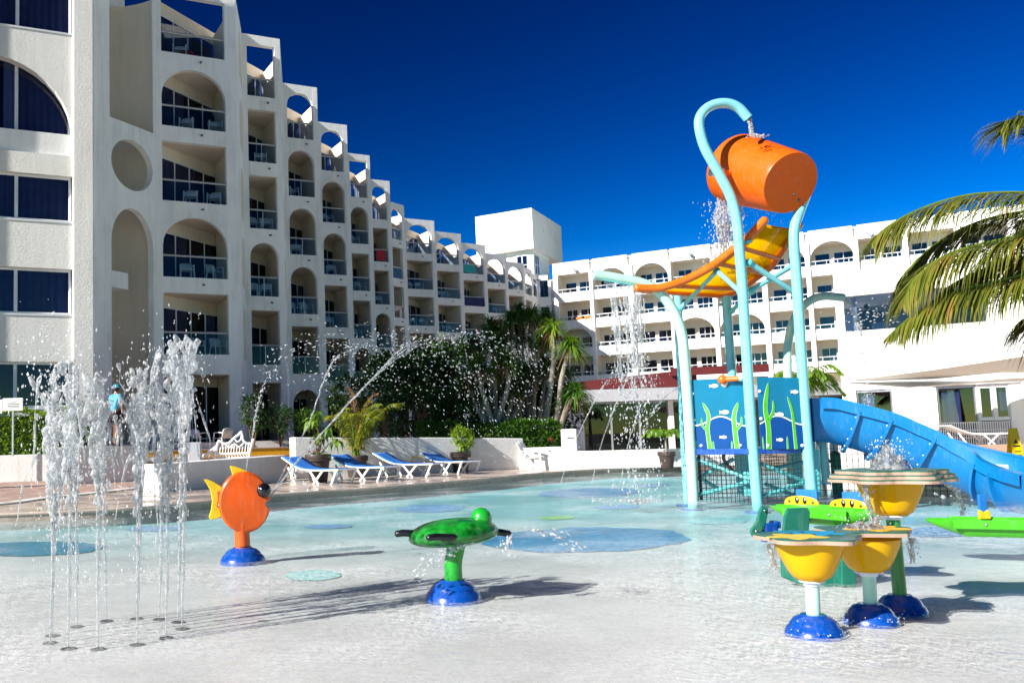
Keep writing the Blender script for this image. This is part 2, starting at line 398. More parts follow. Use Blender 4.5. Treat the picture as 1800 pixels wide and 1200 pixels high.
rl2 = ramp(n, [(.0, .5), (.03, .2), (.07, .0)]); l.new(d4.outputs[0], rl2.inputs[0])
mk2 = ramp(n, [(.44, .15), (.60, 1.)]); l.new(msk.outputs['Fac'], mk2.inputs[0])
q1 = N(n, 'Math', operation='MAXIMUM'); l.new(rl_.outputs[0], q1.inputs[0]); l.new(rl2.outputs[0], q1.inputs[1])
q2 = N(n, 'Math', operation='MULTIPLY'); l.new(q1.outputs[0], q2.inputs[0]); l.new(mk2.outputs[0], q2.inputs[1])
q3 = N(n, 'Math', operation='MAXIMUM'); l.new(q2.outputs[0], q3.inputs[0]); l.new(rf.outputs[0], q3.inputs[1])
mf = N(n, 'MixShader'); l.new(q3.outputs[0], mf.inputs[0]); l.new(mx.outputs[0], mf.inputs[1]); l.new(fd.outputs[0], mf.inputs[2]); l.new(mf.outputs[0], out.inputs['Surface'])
va = N(n, 'VolumeAbsorption', in_Density=.5); va.inputs[0].default_value = (.05, .84, .92, 1); l.new(va.outputs[0], out.inputs['Volume'])

# pool floor: pale sealed concrete
m, n, l, b = mat('pool_floor'); g = N(n, 'NewGeometry')
n1 = N(n, 'TexNoise', in_Scale=.7, in_Detail=7., in_Roughness=.62); l.new(g.outputs['Position'], n1.inputs['Vector'])
n2 = N(n, 'TexNoise', in_Scale=45., in_Detail=4., in_Roughness=.7); l.new(g.outputs['Position'], n2.inputs['Vector'])
r1 = ramp(n, [(.32, (.51, .495, .475)), (.6, (.645, .63, .61))]); l.new(n1.outputs['Fac'], r1.inputs[0])
r2 = ramp(n, [(.3, (.8, .8, .8)), (.6, (1, 1, 1))]); l.new(n2.outputs['Fac'], r2.inputs[0])
mm = N(n, 'MixRGB', blend_type='MULTIPLY', in_Fac=1.); l.new(r1.outputs[0], mm.inputs[1]); l.new(r2.outputs[0], mm.inputs[2]); l.new(mm.outputs[0], b.inputs['Base Color'])
b.inputs['Roughness'].default_value = .7
bp = N(n, 'Bump', in_Strength=.6, in_Distance=.004); l.new(n2.outputs['Fac'], bp.inputs['Height']); l.new(bp.outputs[0], b.inputs['Normal'])
paint('pad_blue', (.0, .27, .50), .6, .2, scale=5.); paint('pad_teal', (.0, .21, .34), .6, .15); paint('pad_aqua', (.30, .62, .60), .6, .15)
paint('pad_lilac', (.34, .42, .66), .6, .15); paint('pad_yellow', (.62, .68, .25), .6, .15)

# deck: wet tan stone
def wetstone(name, c, r0, r1, scale=1.3):
    m, n, l, b = mat(name); g = N(n, 'NewGeometry')
    n1 = N(n, 'TexNoise', in_Scale=scale, in_Detail=6., in_Roughness=.62); l.new(g.outputs['Position'], n1.inputs['Vector'])
    n2 = N(n, 'TexNoise', in_Scale=24., in_Detail=5.); l.new(g.outputs['Position'], n2.inputs['Vector'])
    q = ramp(n, [(.32, tuple(x * .72 for x in c)), (.62, c)]); l.new(n1.outputs['Fac'], q.inputs[0])
    q2 = ramp(n, [(.3, (.82, .82, .82)), (.65, (1, 1, 1))]); l.new(n2.outputs['Fac'], q2.inputs[0])
    mm = N(n, 'MixRGB', blend_type='MULTIPLY', in_Fac=1.); l.new(q.outputs[0], mm.inputs[1]); l.new(q2.outputs[0], mm.inputs[2]); l.new(mm.outputs[0], b.inputs['Base Color'])
    rr = ramp(n, [(.42, r0), (.58, r1)]); l.new(n1.outputs['Fac'], rr.inputs[0]); l.new(rr.outputs[0], b.inputs['Roughness'])
    bp = N(n, 'Bump', in_Strength=.3, in_Distance=.002); l.new(n2.outputs['Fac'], bp.inputs['Height']); l.new(bp.outputs[0], b.inputs['Normal'])
    return m
wetstone('deck_stone', (.56, .46, .385), .06, .5)
wetstone('coping_face', (.40, .33, .27), .15, .6, 3.)
wetstone('edging_pale', (.74, .71, .66), .4, .7)
wetstone('ground_earth', (.20, .17, .12), .8, .95)
wetstone('terrace_tile', (.42, .30, .26), .5, .8)
def brickmat(name, c1, c2):
    m, n, l, b = mat(name); g = N(n, 'NewGeometry'); oi = N(n, 'ObjectInfo')
    ad = N(n, 'Math', operation='ADD'); l.new(g.outputs['Random Per Island'], ad.inputs[0]); l.new(oi.outputs['Random'], ad.inputs[1])
    fr = N(n, 'Math', operation='FRACT'); l.new(ad.outputs[0], fr.inputs[0])
    q = ramp(n, [(0., c1), (1., c2)]); l.new(fr.outputs[0], q.inputs[0])
    n2 = N(n, 'TexNoise', in_Scale=40., in_Detail=4.); l.new(g.outputs['Position'], n2.inputs['Vector'])
    q2 = ramp(n, [(.3, (.75, .75, .75)), (.65, (1, 1, 1))]); l.new(n2.outputs['Fac'], q2.inputs[0])
    mm = N(n, 'MixRGB', blend_type='MULTIPLY', in_Fac=1.); l.new(q.outputs[0], mm.inputs[1]); l.new(q2.outputs[0], mm.inputs[2]); l.new(mm.outputs[0], b.inputs['Base Color'])
    b.inputs['Roughness'].default_value = .8
brickmat('paver', (.42, .24, .19), (.56, .45, .38)); paint('paver_joint', (.12, .09, .075), .95, .3)

# translucent acrylic
def acrylic(name, c, trans_fac, rough=.15, tl=.45):
    m, n, l, b = mat(name); out = n['Material Output']
    b.inputs['Base Color'].default_value = (*c, 1); b.inputs['Roughness'].default_value = rough
    t = N(n, 'BsdfTranslucent'); t.inputs[0].default_value = (*c, 1)
    tp = N(n, 'BsdfTransparent'); tp.inputs[0].default_value = (*[min(1, x * 1.1 + .02) for x in c], 1)
    a = N(n, 'MixShader', in_0=tl); l.new(b.outputs[0], a.inputs[1]); l.new(t.outputs[0], a.inputs[2])
    d = N(n, 'MixShader', in_0=trans_fac); l.new(a.outputs[0], d.inputs[1]); l.new(tp.outputs[0], d.inputs[2]); l.new(d.outputs[0], out.inputs['Surface'])
acrylic('acrylic_blue', (.02, .36, .58), .35); acrylic('acrylic_deep', (.006, .13, .50), .25); acrylic('acrylic_yellow', (.95, .68, .006), .22, .15, .8)
acrylic('drum_yellow', (.93, .60, .004), .0, .12)
# ================================================================== ground, pool, deck
DECK = .16
def struct(name, mb, m, smooth=0):
    o = mb.build(name, m, None, smooth); o['kind'] = 'structure'; return o
def sstep(a, b, x):
    t = max(0, min(1, (x - a) / (b - a))); return t * t * (3 - 2 * t)
def depth(x, y): return .014 + .016 * sstep(4, 9, y) + .14 * sstep(7.5, 16.5, y + .25 * x - .2)
def floorz(x, y): return -depth(x, y)

mb = MB(); R = 1500; mb.add([(-R, -R, -.62), (R, -R, -.62), (R, R, -.62), (-R, R, -.62)], [(0, 1, 2, 3)])
struct('ground', mb, MAT['ground_earth'])
mb = MB(); nx, ny = 110, 110; xs = [-24 + 60 * i / nx for i in range(nx + 1)]; ys = [-9 + 44 * j / ny for j in range(ny + 1)]
vs = [(x, y, floorz(x, y)) for y in ys for x in xs]
mb.add(vs, [(j * (nx + 1) + i, j * (nx + 1) + i + 1, (j + 1) * (nx + 1) + i + 1, (j + 1) * (nx + 1) + i) for j in range(ny) for i in range(nx)])
struct('pool_floor', mb, MAT['pool_floor'], 60)
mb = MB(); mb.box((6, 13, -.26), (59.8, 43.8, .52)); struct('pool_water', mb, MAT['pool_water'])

EDGE = [(-200, 926), (0, 918), (160, 911), (290, 902), (460, 884), (560, 875), (660, 868), (760, 859), (860, 850), (940, 841), (1060, 832), (1130, 829), (1200, 826), (1300, 822), (1432, 817), (1446, 836), (1444, 857), (1540, 862), (1640, 869), (1760, 877), (1950, 889)]
ep = [onz(x, y, 0).xy for x, y in EDGE]
def smooth2(pts, n=4): return [p.xy for p in spline([V(p[0], p[1], 0) for p in pts], n)]
edge = smooth2(ep[:14], 4) + [Vector(p) for p in ep[14:]]
poly = [(-75, ep[0].y - 1.5)] + [tuple(p) for p in edge] + [(95, ep[-1].y - 2), (95, 135), (-75, 135)]
mb = MB(); mb.prism(poly, -.6, DECK)
mb.mi = [0 if i < 2 else 1 for i in range(len(mb.f))]
struct('pool_deck', mb, [MAT['deck_stone'], MAT['coping_face']])
# rounded nosing along the rim
mb = MB(); mb.tube([V(p.x, p.y, DECK - .028) for p in edge], .032, 8); struct('pool_rim', mb, MAT['deck_stone'], 60)

# painted spots on the pool floor
PADS = [((1030, 944), 180, 26.5, 'pad_blue', 'big blue painted circle on the pool floor behind the green turtle sprayer'),
        ((1035, 858), 90, 8, 'pad_blue', 'blue painted circle on the pool floor close under the low white wall'),
        ((60, 964), 122, 15, 'pad_teal', 'teal painted circle on the pale floor beyond the ring of fountain jets'),
        ((757, 884), 60, 6.5, 'pad_lilac', 'faint blue painted circle under water between fish sprayer and deck edge'),
        ((577, 916), 42, 4.5, 'pad_lilac', 'small lilac painted circle beside the fish sprayer'),
        ((550, 1017), 50, 10, 'pad_aqua', 'pale aqua painted circle between fish and turtle sprayers'),
        ((270, 921), 50, 5.5, 'pad_lilac', 'lilac painted circle behind the fountain jets near the pool rim'),
        ((978, 899), 32, 3.4, 'pad_yellow', 'pale yellow painted circle beyond the big blue circle'),
        ((1146, 846), 30, 3, 'pad_blue', 'small blue painted circle in the water by the potted palm'),
        ((1660, 926), 95, 11, 'pad_blue', 'blue painted circle under the water behind the tall yellow drum'),
        ((1262, 905), 52, 6, 'pad_aqua', 'aqua painted circle in front of the climbing tower'),
        ((1085, 881), 40, 4, 'pad_lilac', 'lilac painted circle under the spout curtain')]
for i, ((cx, cy), rx, ry, m_, lb) in enumerate(PADS):
    mb = MB(); RN_ = 7; vs = []
    for q in range(RN_ + 1):
        for k in range(40):
            a = 2 * pi * k / 40; f_ = q / RN_; w_ = f_ * (1 + .035 * sin(7 * a + i) + .025 * sin(17 * a + 2 * i)); p = onz(cx + rx * w_ * cos(a), cy - .0262 * rx * w_ * cos(a) + ry * w_ * sin(a), -.06); vs.append((p.x, p.y, floorz(p.x, p.y) + .009))
    mb.add(vs, [(q * 40 + k, q * 40 + (k + 1) % 40, (q + 1) * 40 + (k + 1) % 40, (q + 1) * 40 + k) for q in range(RN_) for k in range(40)])
    o = mb.build('painted_circle', MAT[m_]); tag(o, lb, 'floor marking', 'circles painted on the pool floor')

# pale edging strip and brick pavers on the left
WLINE = [(-260, 906), (0, 888), (82, 877.5), (183, 866.5), (247, 859), (276, 858)]
wl_ = smooth2([onz(x, y, DECK).xy for x, y in WLINE], 4)
mb = MB()
for a, b in zip(wl_, wl_[1:]):
    d = (b - a).normalized(); nn = Vector((-d.y, d.x)) * .34
    mb.prism([tuple(a), tuple(b), tuple(b + nn), tuple(a + nn)], DECK + .001, DECK + .035)
struct('edging_strip', mb, MAT['edging_pale'])
PZ = DECK + .004
pavpoly = [p + Vector((0, .3)) for p in wl_] + [Vector((-2.2, 24)), Vector((-.8, 34.5)), Vector((-9, 35.4)), Vector((-30, 31))]
mb = MB(); mb.add([(p.x, p.y, PZ) for p in pavpoly], [tuple(range(len(pavpoly)))]); pav = struct('paved_terrace', mb, MAT['paver_joint'])
def inside(p, poly):
    c = False; n_ = len(poly)
    for i in range(n_):
        a, b = poly[i], poly[(i + 1) % n_]
        if (a.y > p.y) != (b.y > p.y) and p.x < (b.x - a.x) * (p.y - a.y) / (b.y - a.y) + a.x: c = not c
    return c
bl, bw, ang = .24, .12, radians(24); cells = []
rot = Matrix.Rotation(ang, 2)
for i in range(-140, 140):
    for j in range(-150, 150):
        q = Vector((i * (bl + .012) + (j % 2) * bl / 2, j * (bw + .012))); p = rot @ q + Vector((-6, 26))
        if p.y > 34 or p.x < -14 or not inside(p, pavpoly): continue
        cells.append(p)
cells.sort(key=lambda p: p.y + abs(p.x + 5) * .2)
bm_ = MB(); bm_.box((0, 0, .012), (bl, bw, .024)); brick_me = bm_.mesh('paver', MAT['paver'])
for p in cells[:300]:
    o = bpy.data.objects.new('brick', brick_me); col.objects.link(o); o.parent = pav
    o.location = (p.x, p.y, PZ + random.uniform(-.004, .003)); o.rotation_euler.z = ang + random.uniform(-.015, .015)
mb = MB()
for p in cells[300:3800]: mb.box((p.x, p.y, PZ + .011 + random.uniform(-.004, .003)), (bl, bw, .024), rz=ang + random.uniform(-.015, .015))
o = mb.build('brick_field', MAT['paver'], pav); o['kind'] = 'stuff'

# ------------------------------------------------------------------ low walls
def wallrun(name, pts, z0, z1s, t, label, mname='stucco_wall'):
    """pts: front line (x,y) left to right, thickness t towards +n (away from the pool)"""
    mb = MB(); n_ = len(pts); L = [Vector(p) for p in pts]; off = []
    for i in range(n_):
        a = L[max(0, i - 1)]; b = L[min(n_ - 1, i + 1)]; d = (b - a).normalized(); off.append(Vector((-d.y, d.x)) * t)
    vs = []
    for i in range(n_):
        z1 = z1s[i] if isinstance(z1s, (list, tuple)) else z1s
        f, k = L[i], L[i] + off[i]
        vs += [(f.x, f.y, z0), (f.x, f.y, z1), (k.x, k.y, z1), (k.x, k.y, z0)]
    fs = [(4 * i + q, 4 * i + (q + 1) % 4, 4 * i + 4 + (q + 1) % 4, 4 * i + 4 + q) for i in range(n_ - 1) for q in range(4)]
    fs += [(3, 2, 1, 0), tuple(4 * (n_ - 1) + q for q in range(4))]
    mb.add(vs, fs); o = mb.build(name, MAT[mname]); bevel(o, .03, 3, 50); tag(o, label, 'wall'); return o
W1 = [onz(285, 865, DECK).xy, onz(390, 855, DECK).xy, onz(505, 846, DECK).xy]
wallrun('bench_wall', W1, DECK - .02, [.80, .83, .87], .62, 'low white rendered wall beside the brick terrace with the ornate bench behind it')
W2 = [aty(519, 800, 25.4).xy, aty(640, 800, 26.2).xy, aty(760, 800, 27.1).xy, aty(830, 800, 27.6).xy, aty(921, 800, 28.3).xy]
zz = [aty(px, py, w.y).z for (px, py), w in zip([(519, 768), (640, 769), (760, 768.5), (830, 769), (921, 770)], W2)]
wallrun('garden_wall', W2, DECK - .02, zz, .5, 'long tall white garden wall behind the blue sun loungers')
W3 = [onz(940, 825, DECK).xy, onz(1050, 823, DECK).xy, onz(1215, 819, DECK).xy, onz(1330, 816, DECK).xy]
wallrun('terrace_wall', W3, DECK - .02, .70, .45, 'lower white wall between the white armchair and the potted palm')
mb = MB(); p = onz(985, 824, DECK)
mb.prism([(p.x - 1.1, p.y + .46), (p.x + .35, p.y + .46), (p.x + .35, p.y + 1.1), (p.x - 1.1, p.y + 1.1)], DECK, .84)
o = mb.build('planter_kerb', MAT['stucco_wall']); tag(o, 'short white planter kerb holding the flowering hedge end', 'planter')

# curved white wall behind the net, under the slide
W4 = smooth2([onz(x, y, 0).xy + Vector((.1, .25)) for x, y in ((1449, 826), (1444, 857), (1540, 862), (1640, 869), (1770, 878))], 3)
wallrun('slide_wall', W4, -.3, [1.05 - .5 * sstep(0, 1, i / (len(W4) - 1)) for i in range(len(W4))], .5, 'curved white rendered wall under the blue slide behind the black net')

# ------------------------------------------------------------------ yellow steps up to the hotel terrace
TERR = 1.02
sx0, sx1 = -8.6, 2.4; sy = 33.6
st = thing('terrace_steps', 'wide flight of steps with yellow painted risers below the hotel', 'steps', ((sx0 + sx1) / 2, sy, DECK))
ux = Vector((.922, .388)); vy = Vector((-.388, .922)); o0 = Vector((-7.5, 30.5))
for k in range(3):
    z0 = DECK + .287 * k; mb = MB(); L = 10.5
    a = o0 + vy * (.42 * k); q = [a, a + ux * L, a + ux * L + vy * .46, a + vy * .46]
    mb.prism([tuple(p) for p in q], z0 if k == 0 else DECK, z0 + .255); mb.build('step_riser', MAT['step_yellow'], st)
    mb = MB(); q = [a - vy * .03, a + ux * L - vy * .03, a + ux * L + vy * .45, a + vy * .45]
    mb.prism([tuple(p) for p in q], z0 + .257, z0 + .287); mb.build('step_tread', MAT['terrace_tile'], st)
a = o0 + vy * 1.25 - ux * 8
mb = MB(); mb.prism([tuple(a + ux * 7.9), tuple(a + ux * 22), tuple(a + ux * 22 + vy * 60), tuple(a - ux * 22 + vy * 60), tuple(a - ux * 22 + vy * 3), tuple(a + ux * 7.9 + vy * 3)], DECK - .1, TERR)
struct('hotel_terrace', mb, MAT['terrace_tile'])

# planter wall + raised landing in front of the left block
P0 = [aty(-240, 840, 27.4).xy, aty(0, 840, 28.2).xy, aty(110, 838, 28.5).xy, aty(176, 838, 28.8).xy]
wallrun('hedge_planter', P0, DECK - .02, [1.02, 1.03, 1.04, 1.05], 1.5, 'long white planter wall holding the clipped hedge beside the brick terrace')
lq = aty(203, 838, 25.6).xy
mb = MB(); mb.prism([(lq.x - 1.5, lq.y - .9), (lq.x + .55, lq.y + .5), (lq.x + .3, lq.y + 2.6), (lq.x - 1.9, lq.y + 1.2)], DECK - .02, 1.24)
o = mb.build('raised_landing', MAT['stucco_wall']); bevel(o, .02); tag(o, 'square raised landing the man in blue stands on', 'landing')
# ================================================================== buildings
ST = 3.2
def dirv(deg): a = radians(deg); return Vector((sin(a), cos(a)))          # horizontal direction, degrees right of +Y
class Frame2:
    """facade frame: u along the face (left to right), v inward, z up"""
    def __init__(s, L, R):
        s.L = Vector(L); d = Vector(R) - s.L; s.W = d.length; s.u = d.normalized(); s.v = Vector((-s.u.y, s.u.x))
    def xy(s, u, v=0): return s.L + s.u * u + s.v * v
    def P(s, u, v, z): p = s.xy(u, v); return Vector((p.x, p.y, z))
    def uz(s, px, py):
        p = onplane(px, py, (s.L.x, s.L.y, 0), (s.v.x, s.v.y, 0)); return (p.xy - s.L).dot(s.u), p.z
    def face(s, mb, uz, v0, v1):
        """polygon in (u,z) extruded from depth v0 to v1"""
        o = s.v * (v1 - v0); mb.slab([s.P(a, v0, b) for a, b in uz], (o.x, o.y, 0)); return mb
    def boxu(s, mb, u0, u1, v0, v1, z0, z1):
        mb.prism([tuple(s.xy(u0, v0)), tuple(s.xy(u1, v0)), tuple(s.xy(u1, v1)), tuple(s.xy(u0, v1))], z0, z1); return mb
def archpts(u0, u1, zs, zt, n=14):
    """points of the arch from (u0,zs) over the top to (u1,zs)"""
    c = (u0 + u1) / 2; r = (u1 - u0) / 2
    return [(c - r * cos(pi * k / n), zs + (zt - zs) * sin(pi * k / n)) for k in range(n + 1)]

def glazing(fr, parent, a, b, z0, z1, nm, curt=0, split=True, frame='metal_white', w=.05):
    """window standing on the segment a-b (xy), from z0 to z1, nm lights"""
    d = (b - a); L = d.length; d = d.normalized(); nv = Vector((-d.y, d.x))
    g = MB()
    for k in range(nm + 1):
        p = a + d * (L * k / nm); g.bar((p.x, p.y, z0), (p.x, p.y, z1), w)
    for z in (z0 + w / 2, z1 - w / 2): g.bar((a.x, a.y, z), (b.x, b.y, z), w * .9)
    o = g.build('window', MAT[frame], parent)
    if split:
        for k in range(nm):
            p, q = a + d * (L * k / nm), a + d * (L * (k + 1) / nm); gm = MB()
            gm.add([(p.x, p.y, z0), (q.x, q.y, z0), (q.x, q.y, z1), (p.x, p.y, z1)], [(0, 1, 2, 3)]); gm.build('pane', MAT['window_glass'], o)
    else:
        gm = MB(); gm.add([(a.x, a.y, z0), (b.x, b.y, z0), (b.x, b.y, z1), (a.x, a.y, z1)], [(0, 1, 2, 3)]); gm.build('pane', MAT['window_glass'], o)
    for c0, c1, m_ in curt or ():
        g = MB(); n_ = max(8, int((c1 - c0) * L / .05)); vs = []
        for k in range(n_ + 1):
            t = c0 + (c1 - c0) * k / n_; p = a + d * (L * t) + nv * (.16 + .035 * sin(k * 1.25) + .02 * sin(k * .37)); vs += [(p.x, p.y, z0), (p.x, p.y, z1)]
        g.add(vs, [(2 * k, 2 * k + 2, 2 * k + 3, 2 * k + 1) for k in range(n_)]); g.build('curtain', MAT[m_], o, 60)
    return o
def railing(fr, parent, u0, u1, v, zr, zb, posts=0, r=.045):
    g = MB(); g.tube([fr.P(u0, v, zr), fr.P(u1, v, zr)], r, 8)
    for k in range(posts): u = u0 + (u1 - u0) * (k + .5) / posts; g.bar(fr.P(u, v, zb), fr.P(u, v, zr), .035)
    o = g.build('railing', MAT['metal_grey'], parent, 60)
    g = MB(); g.add([fr.P(u0, v, zb), fr.P(u1, v, zb), fr.P(u1, v, zr - .05), fr.P(u0, v, zr - .05)], [(0, 1, 2, 3)]); g.build('glass_panel', MAT['rail_glass'], o)
    return o

# ---- left wing: saw-tooth bays.  (x left, x right, y of the roof edge mid, X, Y, z of top rail, angle, arch rows, opening fractions, glazing offset)
BAYS = [
    ((271, 450), (421, 450), -5.46, 36.3, 18.63, 67.2, {1, 3}, (.10, .86), .30),
    ((424, 55), (491.5, 65), -2.89, 40.7, 18.50, 67.2, {3}, (.13, .85), 1.2),
    ((496.5, 139), (557, 149), -1.34, 46.6, 18.48, 67.2, {0, 1, 2, 3, 5}, (.11, .87), 1.2),
    ((557.8, 207), (609.5, 213), .38, 52.5, 18.47, 67.2, {0, 1, 2}, (.10, .86), 1.2),
    ((610, 264), (649.5, 268), 2.19, 58.5, 18.46, 66, {1, 4}, (.08, .86), 1.2),
    ((650, 310), (684.5, 313), 3.89, 64.5, 18.42, 66, {0, 3}, (.08, .84), 1.2),
    ((686, 360), (710, 366), 5.63, 70.4, 18.20, 42, {0}, (.05, .80), 1.0),
    ((710.8, 387), (763, 391), 7.98, 76.1, 18.24, 66, {0}, (.04, .90), .5),
    ((763.6, 409), (810, 414), 11.17, 81.1, 18.18, 62, {0}, (.04, .90), .5),
    ((810.7, 431), (852.5, 434), 14.18, 85.4, 18.00, 62, {0}, (.04, .90), .5),
    ((853, 447), (890, 450), 17.34, 90.4, 17.95, 60, {0}, (.04, .90), .5),
    ((890.7, 463), (920.5, 466), 20.2, 94.6, 17.85, 56, {0}, (.04, .90), .5),
    ((920.8, 466), (935, 474), 22.4, 98.0, 17.80, 30, {0}, (.08, .86), .5)]
wing = thing('hotel_wing', 'tall white hotel wing with saw-tooth balconies stepping back towards the square tower', 'building', (-5, 37, TERR))
BF = []                                    # bay frames for the chairs
for bi, (pl, pr, X, Y, zt, ang, arches, (f0, f1), goff) in enumerate(BAYS):
    d = dirv(ang); nrm = (-d.y, d.x, 0)
    L = onplane(*pl, (X, Y, 0), nrm).xy; R = onplane(*pr, (X, Y, 0), nrm).xy
    fr = Frame2(L, R); BF.append((fr, zt, f0, f1, goff)); W = fr.W; T = .26
    u0, u1 = f0 * W, f1 * W; zroof = zt + 2.08; zg = TERR - .3
    far = bi >= 4; sm = 'stucco' if bi < 4 else 'stucco_far'
    # piers
    for a, b in ((-.0, u0), (u1, W)):
        g = MB(); fr.boxu(g, a, b, 0, T, zg, zroof); g.build('pier', MAT[sm], wing)
    # return wall going back from the right corner to the next bay
    if bi < len(BAYS) - 1:
        nb = BAYS[bi + 1]; nd = dirv(nb[5]); NL = onplane(*nb[0], (nb[2], nb[3], 0), (-nd.y, nd.x, 0)).xy
        g = MB(); q = (NL - R).normalized(); s = Vector((-q.y, q.x)) * .24
        a, b = R + q * .002, NL
        if bi == 0: a = R + q * .02
        # slot openings in the side wall of the first bays
        g.prism([tuple(a), tuple(b), tuple(b + s), tuple(a + s)], zg, zroof - .003); g.build('return_wall', MAT[sm], wing)
        if bi < 2:
            for j in range(5):
                zr = zt - ST * j; m0 = a + q * 1.5; m1 = a + q * 2.9; o_ = Vector((q.y, -q.x)) * .012
                g = MB(); pts = [(m0, zr - .9), (m1, zr - .9), (m1, zr + .9)] + [(m0.lerp(m1, .5 + .5 * cos(t)), zr + .9 + .5 * sin(t)) for t in (pi * .25, pi * .5, pi * .75)] + [(m0, zr + .9)]
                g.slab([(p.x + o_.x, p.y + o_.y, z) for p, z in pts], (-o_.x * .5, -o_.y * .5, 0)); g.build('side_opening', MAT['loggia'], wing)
    # bands between the openings, arches cut into the band above
    ops = []
    for j in range(6):
        zr = zt - ST * j; zb = zr - .92; zo = zr + 1.62
        if j == 5: zb = TERR - .3; zo = zr + 1.45
        ops.append((zr, zb, zo))
    for j, (zr, zb, zo) in enumerate(ops):
        ztop = zroof if j == 0 else ops[j - 1][1]
        g = MB()
        if j in arches:
            ar = archpts(u0, u1, zo - min(1.25, (u1 - u0) * .5), zo)
            fr.face(g, [(u0, ztop)] + ar + [(u1, ztop)], 0.003, T - .003)
        else: fr.face(g, [(u0, ztop), (u0, zo), (u1, zo), (u1, ztop)], 0.003, T - .003)
        g.build('spandrel', MAT[sm], wing)
        # loggia behind: glazing runs off at an angle, deeper to the right
        tn = math.tan(radians(35)); ub = u1 + .35; dv = (ub - u0) * tn
        A_, B_ = fr.xy(u0 + .02, goff + T), fr.xy(ub, goff + T + dv)
        zh = zr + (1.12 if j else 1.0); zf = zb
        if j > 0:      # slab above: ceiling
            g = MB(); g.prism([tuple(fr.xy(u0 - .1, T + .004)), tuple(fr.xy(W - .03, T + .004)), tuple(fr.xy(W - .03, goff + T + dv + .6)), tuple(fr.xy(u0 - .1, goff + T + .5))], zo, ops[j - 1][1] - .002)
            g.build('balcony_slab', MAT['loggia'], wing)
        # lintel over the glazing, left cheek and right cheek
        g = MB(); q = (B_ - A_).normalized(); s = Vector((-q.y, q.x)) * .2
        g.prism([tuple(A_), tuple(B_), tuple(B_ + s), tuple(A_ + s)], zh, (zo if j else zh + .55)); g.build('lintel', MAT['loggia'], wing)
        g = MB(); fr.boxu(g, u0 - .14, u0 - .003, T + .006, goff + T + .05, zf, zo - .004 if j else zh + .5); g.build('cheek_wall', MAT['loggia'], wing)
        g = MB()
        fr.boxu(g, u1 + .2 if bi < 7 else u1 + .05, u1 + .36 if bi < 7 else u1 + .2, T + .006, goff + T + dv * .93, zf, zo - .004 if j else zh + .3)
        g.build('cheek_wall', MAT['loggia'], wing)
        nm = 4 if bi == 0 else 3
        rc = random.Random(bi * 31 + j)
        cu = [(0.0, .45 + rc.random() * .2, 'curtain')] if bi < 4 else ([(0, .3, 'curtain')] if rc.random() < .6 else [])
        if rc.random() < .3: cu.append((.78, .98, 'curtain_pale'))
        glazing(fr, wing, A_ + s * .15, B_ + s * .15, zf, zh, nm, cu, split=bi < 3)
        if j < 5: railing(fr, wing, u0 + .01, u1 - .01, T * .5, zr, zb, 1 if bi in (1, 2) else 0, .05 if bi < 4 else .06)
        if bi < 4 or rc.random() < .7:       # drain spout under the opening
            if j < 4:
                g = MB(); g.tube([fr.P((u0 + u1) / 2 + .3, .02, zb - .28), fr.P((u0 + u1) / 2 + .3, -.14, zb - .31)], .045, 6); g.build('drain_spout', MAT['dark_metal'], wing)
    # building mass behind
    g = MB(); v_ = fr.v
    c = [A_ + v_ * .75, B_ + v_ * .75, B_ + v_ * 9, A_ + v_ * 9]
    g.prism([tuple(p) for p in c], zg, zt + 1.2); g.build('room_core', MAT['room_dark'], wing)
# rear mass so that no sky shows between the bays
g = MB(); pts = []
for fr, zt, *_ in BF: pts.append(fr.xy(fr.W * .2, 6.5))
bk = [p + Vector((-9, 3)) for p in pts]
g.prism([tuple(p) for p in pts] + [tuple(p) for p in bk[::-1]], TERR - .3, 18.9); g.build('rear_mass', MAT['stucco_far'], wing)

# glazed stair between the wing and the right-hand building
BDIR = dirv(-58.5); RDIR = -BDIR                      # RDIR runs left to right along the right facade
RP = Vector((36.9, 94.2)); RN = Vector((-.522, -.853))
s0 = BF[-1][0].xy(BF[-1][0].W)
st_ = thing('stair_link', 'dark glazed stair strip linking the saw-tooth wing and the sunlit building', 'building', (s0.x, s0.y, TERR))
def onB(px, py): return onplane(px, py, (RP.x, RP.y, 0), (RN.x, RN.y, 0))
eL = onB(969, 520).xy
mid = (s0 + eL) / 2 + Vector((-.3, .9))
for a, b in ((s0, mid), (mid, eL)):
    fr = Frame2(a, b)
    for u in (0, fr.W - .3):
        g = MB(); fr.boxu(g, u + .01, u + .29, 0, .4, TERR, 19.0); g.build('pier', MAT['stucco_far'], st_)
    for j in range(6):
        zr = 17.8 - ST * j
        g = MB(); fr.boxu(g, .29, fr.W - .3, .01, .38, zr - 1.9, zr - .75); g.build('spandrel', MAT['stucco_far'], st_)
        glazing(fr, st_, fr.xy(.29, .2), fr.xy(fr.W - .3, .2), zr - .75, zr + 1.3, 2, None, False, 'dark_metal')
    g = MB(); fr.boxu(g, .29, fr.W - .3, .01, .38, 19.0, 19.6); g.build('parapet', MAT['stucco_far'], st_)
    g = MB(); fr.boxu(g, .05, fr.W, .9, 5, TERR, 19.3); g.build('room_core', MAT['room_dark'], st_)

